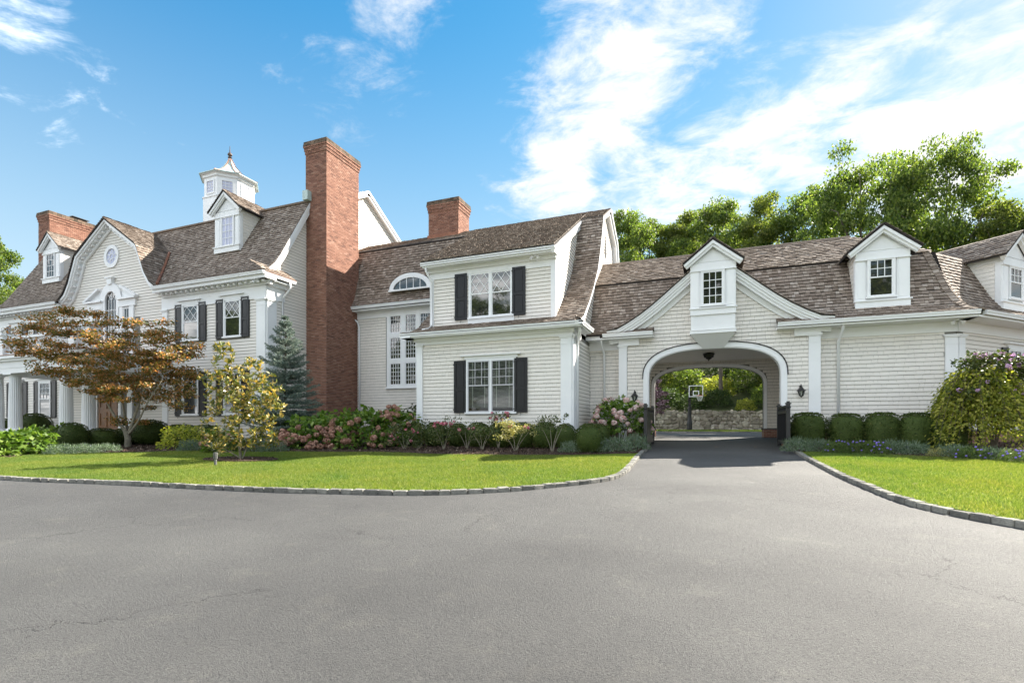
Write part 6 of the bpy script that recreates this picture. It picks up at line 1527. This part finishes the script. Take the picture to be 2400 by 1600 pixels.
def shrub(name, label, cat_, u, v, ru, h_px, leaf, lm, n, seed, flowers=None, group=None, asp=0.32, base=0.05, ydepth=0.8, nb=(0, 0, 0.9), sm='bark'):
    """u, v: foot; ru: half width; h_px: height, all as measured in the photograph"""
    p = gp3(u, v); d = (p-Vector((0, 0, EYE))).dot(Vector((-SY, CY, 0))); rx = ru*d/FPX; h = h_px*d/FPX
    pr = bush(seed, rx, h, n, leaf, lm, asp, nb, base=base, droop=0.25, sm=sm); p = p+Vector((-SY, CY, 0))*rx*ydepth*0.8; p.z = gz(p.x, p.y)+0.07
    t = plant(name, label, cat_, p, pr, group, (1, 1, 1), 0)
    if flowers:
        ms, k, size, fn, lo, hi = flowers; Q = []
        while len(Q) < k:
            w = unit(1)[0]; w[2] = abs(w[2])
            if w[1] > 0.35 and w[2] < 0.5: continue
            if not (lo <= w[2] <= hi): continue
            Q.append((w[0]*rx*1.10, w[1]*rx*1.10, base+w[2]*(h-base)*1.06))
        heads(t, ms, Q, size, fn)
    return t
gH = 'dusty pink hydrangeas under the chimney'
shrub('hydrangea', 'wide hydrangea at the foot of the brick chimney, fringed with dusty pink heads', 'hydrangea', 735, 1056, 88, 84, 0.17, M['l_hyd'], 1500, 51, (HD, 85, 0.105, 'flower_head', 0.0, 0.55), gH)
shrub('hydrangea', 'hydrangea in the middle of the chimney group, tall and leafy', 'hydrangea', 838, 1057, 82, 98, 0.17, M['l_hyd'], 1500, 52, (HD, 52, 0.10, 'flower_head', 0.0, 0.75), gH)
shrub('hydrangea', 'hydrangea with reddish heads below the link windows', 'hydrangea', 918, 1052, 58, 94, 0.16, M['l_hyd'], 1100, 53, (HD, 26, 0.09, 'flower_head', 0.2, 0.95), gH)
shrub('hydrangea', 'hydrangea with dusty pink heads, left behind the magnolia', 'hydrangea', 505, 1066, 40, 54, 0.15, M['l_hyd'], 600, 54, (HD, 16, 0.085, 'flower_head', 0.1, 0.7), gH)
shrub('hydrangea', 'leafy hydrangea without flowers left of the chimney group', 'hydrangea', 664, 1050, 36, 62, 0.16, M['l_hyd'], 600, 55, (HD, 5, 0.08, 'flower_head', 0.2, 0.8), gH)
shrub('pink_hydrangea', 'rounded hydrangea covered with pale pink heads beside the left gate', 'hydrangea', 1462, 1046, 66, 112, 0.13, M['l_hyd'], 1700, 56, (HP, 44, 0.105, 'flower_head', 0.0, 0.9), None, base=0.35)
shrub('rhododendron', 'dark leafy rhododendron under the tall link window', 'shrub', 966, 1040, 30, 90, 0.15, M['l_dark'], 500, 57, None, None, 0.2)
shrub('leafy_shrub', 'bright green leafy shrub at the left edge of the bed', 'shrub', 30, 1072, 58, 62, 0.16, M['l_hyd'], 1100, 58); shrub('leafy_shrub', 'green leafy shrub between the left columns and the maple', 'shrub', 112, 1050, 45, 50, 0.14, M['l_hyd'], 700, 59); shrub('leafy_shrub', 'yellow-green shrub right of the maple trunk', 'shrub', 410, 1058, 52, 58, 0.10, M['l_weep'], 1300, 60)
shrub('leafy_shrub', 'leafy green shrub left of the round boxwood by the porch', 'shrub', -40, 1078, 50, 60, 0.15, M['l_hyd'], 800, 61)
# roses in front of the wing
def rose(label, u, v, hpx, spread, lm, n, fl, seed, leaf=0.055, bare=0.4, group='rose bushes in the bed under the middle wing'):
    global RNG; RNG = np.random.default_rng(seed); random.seed(seed)
    p = gp3(u, v); d = (p-Vector((0, 0, EYE))).dot(Vector((-SY, CY, 0))); H = hpx*d/FPX; W = spread*d/FPX
    T = [tuple(RGT*random.uniform(-W, W)+FWD*random.uniform(-W, W)*0.6+np.array((0, 0, H*random.uniform(bare+0.1, 1.0)))) for _ in range(26)]
    st = [([(0, 0, -0.05), tuple(RGT*W*0.25*s+np.array((0, 0, H*0.3))), tuple(RGT*W*0.7*s+np.array((0, 0, H*0.7)))], 0.014, 0.006) for s in (-1, -0.2, 0.6, 1.0)]
    C = clumps(np.array(T), max(1, n//26), 0.09, 0.07); V, F = leaves(C, leaf, 0.36, (0, 0, 0.8))
    t = plant('rose_bush', label, 'rose bush', p, [('stems', skeleton(st, T, 0.003, nsides=4).mesh('stems', M['palebark'])), ('foliage', np_mesh('foliage', V, F, lm))], group)
    if fl: heads(t, RS, [tuple(RGT*random.uniform(-W, W)+FWD*random.uniform(-W, 0)*0.5+np.array((0, 0, H*random.uniform(*fl[1])))) for _ in range(fl[0])], 0.05, 'rose'); 
    return t
rose('rose bush with a cluster of bright pink blooms on top, under the left shutter', 1040, 1058, 72, 30, M['l_rose'], 900, (14, (0.75, 0.92)), 61, bare=0.15)
rose('dark rose bush with three pink blooms at the right end of the hydrangeas', 948, 1058, 62, 44, M['l_rose'], 1300, (8, (0.3, 0.8)), 62, bare=0.05)
rose('yellow-leaved rose bush lit by the sun, under the lower window', 1208, 1064, 68, 46, M['l_yellow'], 1100, (4, (0.8, 1.1)), 63, bare=0.38)
rose('tall rose bush with bare pale stems near the right pilaster', 1294, 1066, 84, 34, M['l_rose'], 520, None, 64, bare=0.5)
rose('thin rose bush with pale stems left of the yellow-leaved one', 1094, 1058, 60, 28, M['l_rose'], 420, (3, (0.7, 1.0)), 65, bare=0.35)
rose('tall dark rose with red-tipped shoots behind the yellow-leaved one', 1168, 1056, 82, 24, M['l_rose'], 420, (8, (0.8, 1.05)), 66, bare=0.4)
rose('tiny rose seedling at the front edge of the mulch', 981, 1058, 20, 12, M['l_rose'], 120, None, 67, bare=0.2)
rose('rambling rose with sparse leaves between two round boxwoods', 1130, 1060, 55, 30, M['l_rose'], 520, None, 68, bare=0.25)
# catmint and geranium borders
def mound(seed, lm, n=1500, leaf=0.05, up=0.8, fl=None):
    global RNG; RNG = np.random.default_rng(seed); P, v = dome(n, 0.5, 0.34, 0.55); V, F = leaves(P, leaf, 0.24, (0, 0, 0.3), 0, v*0.5+np.array((0, 0, up))); k = 40; Q, v2 = dome(k*9, 0.5, 0.38, 0.9)
    ex = quads(Q, nrm(np.array((0, 0, 1.0))+v2*0.6+unit(len(Q))*0.15), nrm(np.cross(v2, unit(len(Q)))), RNG.uniform(0.05, 0.13, len(Q)), np.full(len(Q), 0.007)); V, F = cat((V, F), ex); return [('foliage', np_mesh('foliage', V, F, lm))]
CM = [mound(71, M['l_cat']), mound(72, M['l_cat']), mound(73, M['l_cat'])]; GM = [mound(74, M['l_ger'], 1300, 0.06, 0.3), mound(75, M['l_ger'], 1300, 0.06, 0.3)]
def border(items, group, lab, ms, nm, cat_, sc=(1.0, 0.95)):
    for i, (u, v, w, h, l_) in enumerate(items):
        p = gp3(u, v); d = (p-Vector((0, 0, EYE))).dot(Vector((-SY, CY, 0))); s = w*d/FPX; hh = h*d/FPX/0.34; p = p+Vector((-SY, CY, 0))*s*0.4; p.z = gz(p.x, p.y)+0.06
        t = plant(nm, l_ or lab, cat_, p, ms[i % len(ms)], group, (s, s*0.9, hh), random.uniform(-0.3, 0.3))
        if nm == 'geranium':
            for _ in range(13):
                w_ = unit(1)[0]; o = bpy.data.objects.new('flower', FV); COL.objects.link(o); o.parent = t; o.location = (w_[0]*0.5, -abs(w_[1])*0.5, 0.06+abs(w_[2])*0.33); f = 0.022; o.scale = (f/s, f/s, f/hh)
gC = 'grey-green catmint mounds edging the beds'; cl = 'grey-green catmint mound in the border'
border([(1345, 1068, 66, 25, 'catmint mound at the left end of the border by the pink hydrangea'), (1398, 1068, 78, 30, 'broad catmint mound in front of the forward boxwood'), (1452, 1066, 80, 31, 'catmint mound below the pale pink hydrangea'), (1496, 1060, 60, 33, 'catmint mound at the kerb beside the left gate')], gC, cl, CM, 'catmint', 'catmint')
border([(1886, 1066, 70, 30, 'catmint mound at the kerb beside the right gate'), (1935, 1066, 66, 27, 'catmint mound in front of the second barrel boxwood'), (2118, 1072, 76, 30, 'catmint mound in front of the fourth barrel boxwood'), (2165, 1074, 70, 28, 'catmint mound beside the cream-flowered clump'), (2262, 1080, 74, 27, 'catmint mound in front of the weeping shrub'), (2360, 1088, 84, 27, 'catmint mound near the right edge of the picture')], gC, cl, CM, 'catmint', 'catmint')
border([(120, 1072, 74, 22, 'catmint mound left of the maple, by the lawn'), (172, 1070, 66, 21, 'catmint mound in front of the dark round boxwood'), (225, 1066, 70, 18, 'low catmint mound just left of the maple trunk'), (432, 1064, 62, 25, 'catmint mound below the yellow-green shrub'), (628, 1066, 70, 25, 'catmint mound right of the magnolia'), (590, 1066, 56, 21, 'catmint mound hidden behind the magnolia')], gC, cl, CM, 'catmint', 'catmint')
border([(1982, 1070, 66, 27, 'violet geranium mound nearest the catmint by the gate'), (2028, 1071, 70, 28, 'violet geranium mound under the middle barrel boxwood'), (2072, 1072, 66, 27, 'violet geranium mound at the right end of its patch'), (2306, 1086, 74, 28, 'violet geranium mound below the weeping shrub'), (2410, 1094, 70, 27, 'violet geranium mound at the right edge of the picture')], 'violet geraniums edging the right bed', '', GM, 'geranium', 'geranium')
border([(2216, 1078, 48, 18, 'small clump with cream flowers among the catmint')], None, '', [mound(76, M['l_yellow'], 700, 0.05)], 'cream_clump', 'flower clump')
# shrubs at the right edge
def weeping():
    global RNG; RNG = np.random.default_rng(81); random.seed(81)
    b = gp3(2452, 1080)+Vector((-SY, CY, 0))*1.6; b.z = gz(b.x, b.y)+0.06; dd = (b-Vector((0, 0, EYE))).dot(Vector((-SY, CY, 0)))
    T = []; mb = MB(); PP_ = []
    H = (996-868)*dd/FPX+EYE-b.z; Rr = 108*dd/FPX
    mb.tube([(0, 0, -0.1), (0.03, 0, H*0.5), (0, 0.05, H*0.85)], 0.06, 6, r2=0.03)
    for k in range(185):
        t = random.uniform(0, 2*math.pi); r = Rr*random.uniform(0.25, 1.0)**0.7; h0 = H*random.uniform(0.72, 1.0); z1 = H*(0.92-0.80*(r/Rr)**1.5)*random.uniform(0.55, 1.05)
        dv = np.array((math.cos(t), math.sin(t), 0)); pts = [np.array((0, 0, H*0.8)), dv*r*0.45+np.array((0, 0, h0)), dv*r*0.8+np.array((0, 0, (h0+z1)/2+0.1)), dv*r+np.array((0, 0, max(0.05, z1)))]
        P = smooth3(pts, 6); mb.tube(P, 0.009, 3, r2=0.003, cap=False)
        for p in P[5:]: PP_.append(tuple(p))
    C = np.repeat(np.array(PP_), 9, 0); C = C+RNG.normal(size=C.shape)*np.array((0.07, 0.07, 0.05)); out = nrm(C*np.array((1, 1, 0))); V, F = leaves(C, 0.085, 0.25, (0, 0, 0.9), 0.7, out)
    plant('weeping_shrub', 'large weeping yellow-green shrub spilling over the bed at the right edge', 'shrub', b, [('stems', mb.mesh('stems', M['bark'])), ('foliage', np_mesh('foliage', V, F, M['l_weep']))])
weeping()
def mauve():
    global RNG; RNG = np.random.default_rng(82); random.seed(82)
    c0, _, _ = lobe(2330, 990, 1, 1, 12.6); b = Vector((c0.x, c0.y, gz(c0.x, c0.y)+0.06)); LBm = [(2300, 858, 45, 32), (2280, 912, 38, 36), (2355, 872, 60, 38), (2250, 925, 26, 14), (2400, 885, 55, 48), (2325, 935, 60, 42)]
    Q = np.concatenate([in_ell(int(ru*rv/42), lobe(u, v, ru, rv, 12.6)[0], ru*12.6/FPX, rv*12.6/FPX, 0.55, 0.3) for u, v, ru, rv in LBm])-np.array(b)
    st = [([(0, 0, -0.1), tuple(RGT*0.2*s+np.array((0, 0, 0.7))), tuple(RGT*0.6*s+np.array((0, 0, 1.5)))], 0.025, 0.01) for s in (-1, -0.3, 0.4, 1)]
    C = clumps(Q, 24, 0.10, 0.08); V, F = leaves(C, 0.085, 0.36, (0, 0, 0.8), 0.1)
    t = plant('rose_of_sharon', 'tall shrub with mauve flowers against the angled end wall', 'shrub', b, [('stems', skeleton(st, [tuple(q) for q in Q], 0.004, nsides=4).mesh('stems', M['bark'])), ('foliage', np_mesh('foliage', V, F, M['l_rose']))])
    sel = [q for q in Q if random.random() < 0.5]; heads(t, [FMv], [tuple(np.array(q)-FWD*0.14+np.array((0, 0, 0.05))) for q in sel], 0.052, 'flower')
mauve()

# ================================================================= FITTINGS
def gate(label, x, y0, y1, side):
    F = Frame((x, 0, 0), (0, 1, 0), (1, 0, 0)); zb = lambda y: gz(0, y)+0.05; h = 1.16
    t = thing('gate', label, 'gate', (x, y1, gz(0, y1)), 'black gate leaves of the archway')
    mb = MB(); T_ = 0.03
    for y in (y0, y1):
        p = F(y, 0, 0); mb.abox(x-0.05, x+0.05, y-0.05, y+0.05, zb(y)-0.03, zb(y1)+h+0.05); mb.abox(x-0.07, x+0.07, y-0.07, y+0.07, zb(y1)+h+0.05, zb(y1)+h+0.085); mb.abox(x-0.04, x+0.04, y-0.04, y+0.04, zb(y1)+h+0.085, zb(y1)+h+0.13)
    mb.build('gate_post', M['iron'], t)
    mb = MB(); z1 = zb(y1)
    for a, b in ((z1+0.06, z1+0.16), (z1+h-0.20, z1+h-0.12), (z1+h-0.03, z1+h+0.03)): mb.abox(x-T_, x+T_, y0+0.05, y1-0.05, a, b)
    mb.build('gate_rail', M['iron'], t)
    y = y0+0.06; bd = np_mesh('gate_board', BOX_V, BOX_F, M['iron']); pk = np_mesh('picket', BOX_V, BOX_F, M['iron'])
    while y < y1-0.1:
        for me, w, a, b in ((bd, 0.125, z1+0.14, z1+h-0.18),):
            o = mobj('gate_board', me, t); o.matrix_basis = Matrix(((0, 0, 0.034, x-0.017), (w-0.008, 0, 0, y), (0, b-a, 0, a), (0, 0, 0, 1)))
        o = mobj('picket', pk, t); o.matrix_basis = Matrix(((0, 0, 0.03, x-0.015), (0.03, 0, 0, y+0.048), (0, 0.10, 0, z1+h-0.125), (0, 0, 0, 1)))
        y += 0.13
    mb = MB(); mb.tube([(x-0.03*side, y0+0.03, zb(y0)+0.25), (x-0.03*side, y0+0.03, gz(0, y0)-0.0)], 0.012, 6); mb.tube([(x-0.06, y0-0.08, z1+h-0.04), (x+0.06, y0-0.08, z1+h-0.04)], 0.02, 6); mb.build('latch', M['iron'], t)
gate('black boarded gate leaf standing open at the right side of the archway', 2.02, 15.95, 18.0, 1); gate('black boarded gate leaf standing open at the left side, behind the pink hydrangea', -1.86, 15.95, 18.0, -1)
def lantern(label, F, u, v, s):
    a, z = F.px(u, v); o = 0.02; c = F(a, z, 0.16)
    t = thing('wall_lantern', label, 'lantern', c, 'black lanterns flanking the archway')
    mb = MB(); mb.box(F, a-0.035, a+0.035, z+0.02, z+0.2, o, o+0.025); mb.tube(smooth3([F(a, z+0.10, o+0.02), F(a, z+0.20, 0.07), F(a, z+0.23, 0.13), F(a, z+0.16, 0.16)], 3), 0.011, 6); mb.build('bracket', M['iron'], t)
    mb = MB(); mb.lathe(c, [(0.012, 0.17), (0.03, 0.15), (0.05, 0.115), (0.10, 0.06), (0.135, 0.035), (0.135, 0.022)], 6); mb.lathe(c+Vector((0, 0, 0)), [(0.025, 0.185), (0.008, 0.21)], 6); mb.build('lantern_roof', M['iron'], t)
    mb = MB(); mb.lathe(c, [(0.055, -0.135), (0.10, 0.02)], 6); mb.build('lantern_glass', M['lampglass'], t)
    mb = MB()
    for k in range(6):
        th = k*math.pi/3; mb.tube([c+Vector((0.055*math.cos(th), 0.055*math.sin(th), -0.135)), c+Vector((0.102*math.cos(th), 0.102*math.sin(th), 0.022))], 0.007, 4)
    mb.lathe(c, [(0.02, -0.175), (0.035, -0.15), (0.06, -0.135)], 6); mb.build('lantern_frame', M['iron'], t)
    mb = MB(); mb.lathe(c, [(0.012, -0.13), (0.018, -0.06), (0.012, -0.02), (0.004, -0.005)], 8); mb.build('bulb', M['lens'], t)
lantern('black wall lantern left of the archway, above the pink hydrangea', FA, 1488.5, 930, 1); lantern('black wall lantern right of the archway', FA, 1876, 918, 1)
c = Vector((FY(20.4).px(1661, 829)[0], 20.4, e(2.72))); t = thing('ceiling_lamp', 'black lamp hanging from the ceiling inside the archway', 'lamp', c)
mb = MB(); mb.lathe(c, [(0.05, -0.02), (0.21, -0.03), (0.22, -0.06), (0.19, -0.07), (0.17, -0.17), (0.12, -0.18)], 12); mb.lathe(c, [(0.015, -0.30), (0.03, -0.26), (0.10, -0.22), (0.12, -0.18)], 12); mb.lathe(c, [(0.09, 0.0), (0.09, -0.03)], 12); mb.build('lamp_body', M['iron'], t)
MB().lathe(c, [(0.165, -0.165), (0.182, -0.075)], 12).build('lamp_glass', M['lens'], t)
# basketball hoop
hx, hy = -1.66, 45.5; hz0 = 0.855; t = thing('basketball_hoop', 'basketball hoop on a dark pole in the courtyard behind the arch', 'basketball hoop', (hx, hy, hz0))
mb = MB(); mb.abox(hx-0.10, hx+0.10, hy-0.10, hy+0.10, hz0-0.1, hz0+3.0); mb.tube([(hx, hy, hz0+2.6), (hx+0.3, hy-0.8, hz0+3.2)], 0.06, 6); mb.tube([(hx, hy, hz0+3.0), (hx+0.3, hy-0.8, hz0+3.5)], 0.06, 6); mb.build('pole', M['iron'], t)
mb = MB(); mb.lathe((hx, hy, hz0), [(0.22, 0), (0.22, 0.6), (0.16, 1.1), (0.16, 2.0), (0.11, 2.05)], 10); mb.build('pole_padding', M['iron'], t)
FH = FY(hy-0.85); b0_, b1_ = FH.px(1614.5, 915)[0], FH.px(1648, 915)[0]; bz0, bz1 = FH.px(1630, 929.5)[1], FH.px(1630, 903)[1]
bb = MB().box(FH, b0_, b1_, bz0, bz1, -0.012, 0.0).build('backboard', M['acrylic'], t)
mb = MB(); frame4(mb, FH, b0_, b1_, bz0, bz1, 0.055, 0.002, 0.02); bc_ = (b0_+b1_)/2; frame4(mb, FH, bc_-0.24, bc_+0.24, bz0+0.10, bz0+0.5, 0.055, 0.002, 0.02); mb.build('backboard_marking', M['trim'], t)
mb = MB(); mb.tube([FH(b0_+0.02, bz0, -0.03), FH(b0_+0.02, bz1, -0.03)], 0.03, 4); mb.tube([FH(bc_-0.2, bz0, -0.03), FH(bc_-0.2, bz1, -0.03)], 0.025, 4); mb.tube([FH(bc_+0.2, bz0, -0.03), FH(bc_+0.2, bz1, -0.03)], 0.025, 4); mb.build('backboard_brace', M['iron'], t)
rc_ = Vector((bc_+0.30, hy-1.15, bz0+0.08)); mb = MB(); mb.tube([rc_+Vector((0.28*math.cos(k*math.pi/10), 0.28*math.sin(k*math.pi/10), 0)) for k in range(21)], 0.018, 5, cap=False); mb.tube([(bc_+0.25, hy-0.86, rc_.z-0.05), rc_+Vector((-0.1, 0.26, 0))], 0.03, 4); mb.build('rim', M['orange'], t)
mb = MB()
for k in range(12):
    for sg in (1, -1):
        pts = []
        for j in range(5):
            r = 0.28-0.03*j-0.006*j*j*0.5; a = (k+sg*j*0.5)*math.pi/6; pts.append(rc_+Vector((r*math.cos(a), r*math.sin(a), -0.11*j)))
        mb.tube(pts, 0.009, 3, cap=False)
mb.build('net', M['netting'], t)
# path light and soffit floodlights
q = gp3(505, 1099); t = thing('path_light', 'small weathered path light stake on the lawn beside the magnolia', 'path light', q)
mb = MB(); mb.tube([q, q+Vector((0, 0, 0.16))], 0.03, 6); mb.lathe(q, [(0.02, 0.15), (0.045, 0.17), (0.045, 0.31), (0.03, 0.315)], 8); mb.build('stake', M['capstone'], t)
def flood(label, p):
    t = thing('floodlight', label, 'floodlight', p, 'white twin floodlights under the eaves')
    mb = MB(); mb.lathe(p, [(0.05, -0.03), (0.05, 0.0)], 8); mb.build('mount', M['trim'], t)
    for s in (-1, 1):
        a = p+Vector((0.05*s, 0, -0.03)); b = p+Vector((0.13*s, -0.10, -0.11)); mb = MB(); mb.tube([a, a.lerp(b, 0.4), b], [0.018, 0.03, 0.055], 8); mb.build('lamp_head', M['trim'], t)
flood('white twin floodlight under the upper eave of the middle wing', Vector((FD.px(1259, 590)[0], DY-0.22, e(5.80)))); flood('white twin floodlight under the eave at the far right corner', Vector((6.55, YP-0.30, e(3.02)))); flood('white twin floodlight under the eave at the main house corner', Vector((XR-0.15, YM-0.30, e(5.74))))
# fallen leaves on the lawn and drive
FLf = m_leaf('fallen_leaf', [(0, (0.10, 0.05, 0.02)), (1, (0.25, 0.15, 0.05))], 0.1); fm = np_mesh('fallen_leaf', *quads(np.array([(0, 0, 0.0)]), np.array([(1.0, 0, 0.15)]), np.array([(0, 1.0, 0.1)]), [0.1], [0.035]), FLf)
for i, (u, v) in enumerate(((918, 1120), (1083, 1090), (1390, 1118), (1992, 1082), (2138, 1152), (1675, 1048), (1770, 1048))):
    p = G(u, v); o = bpy.data.objects.new('fallen_leaf', fm); COL.objects.link(o); o.location = (p.x, p.y, gz(p.x, p.y)+(0.12 if i < 5 else 0.012)); o.rotation_euler = (0, 0, i*1.3); tag(o, ('dry leaf on the left lawn, nearest the kerb at the middle', 'dry leaf on the left lawn in front of the pink roses', 'dry leaf on the left lawn near the corner of the drive', 'dry leaf on the right lawn by the geraniums', 'dry leaf in the middle of the right lawn', 'dry leaf on the shaded asphalt at the left of the arch', 'dry leaf on the shaded asphalt at the right of the arch')[i], 'leaf', 'fallen leaves on the lawn' if i < 5 else 'fallen leaves on the drive')
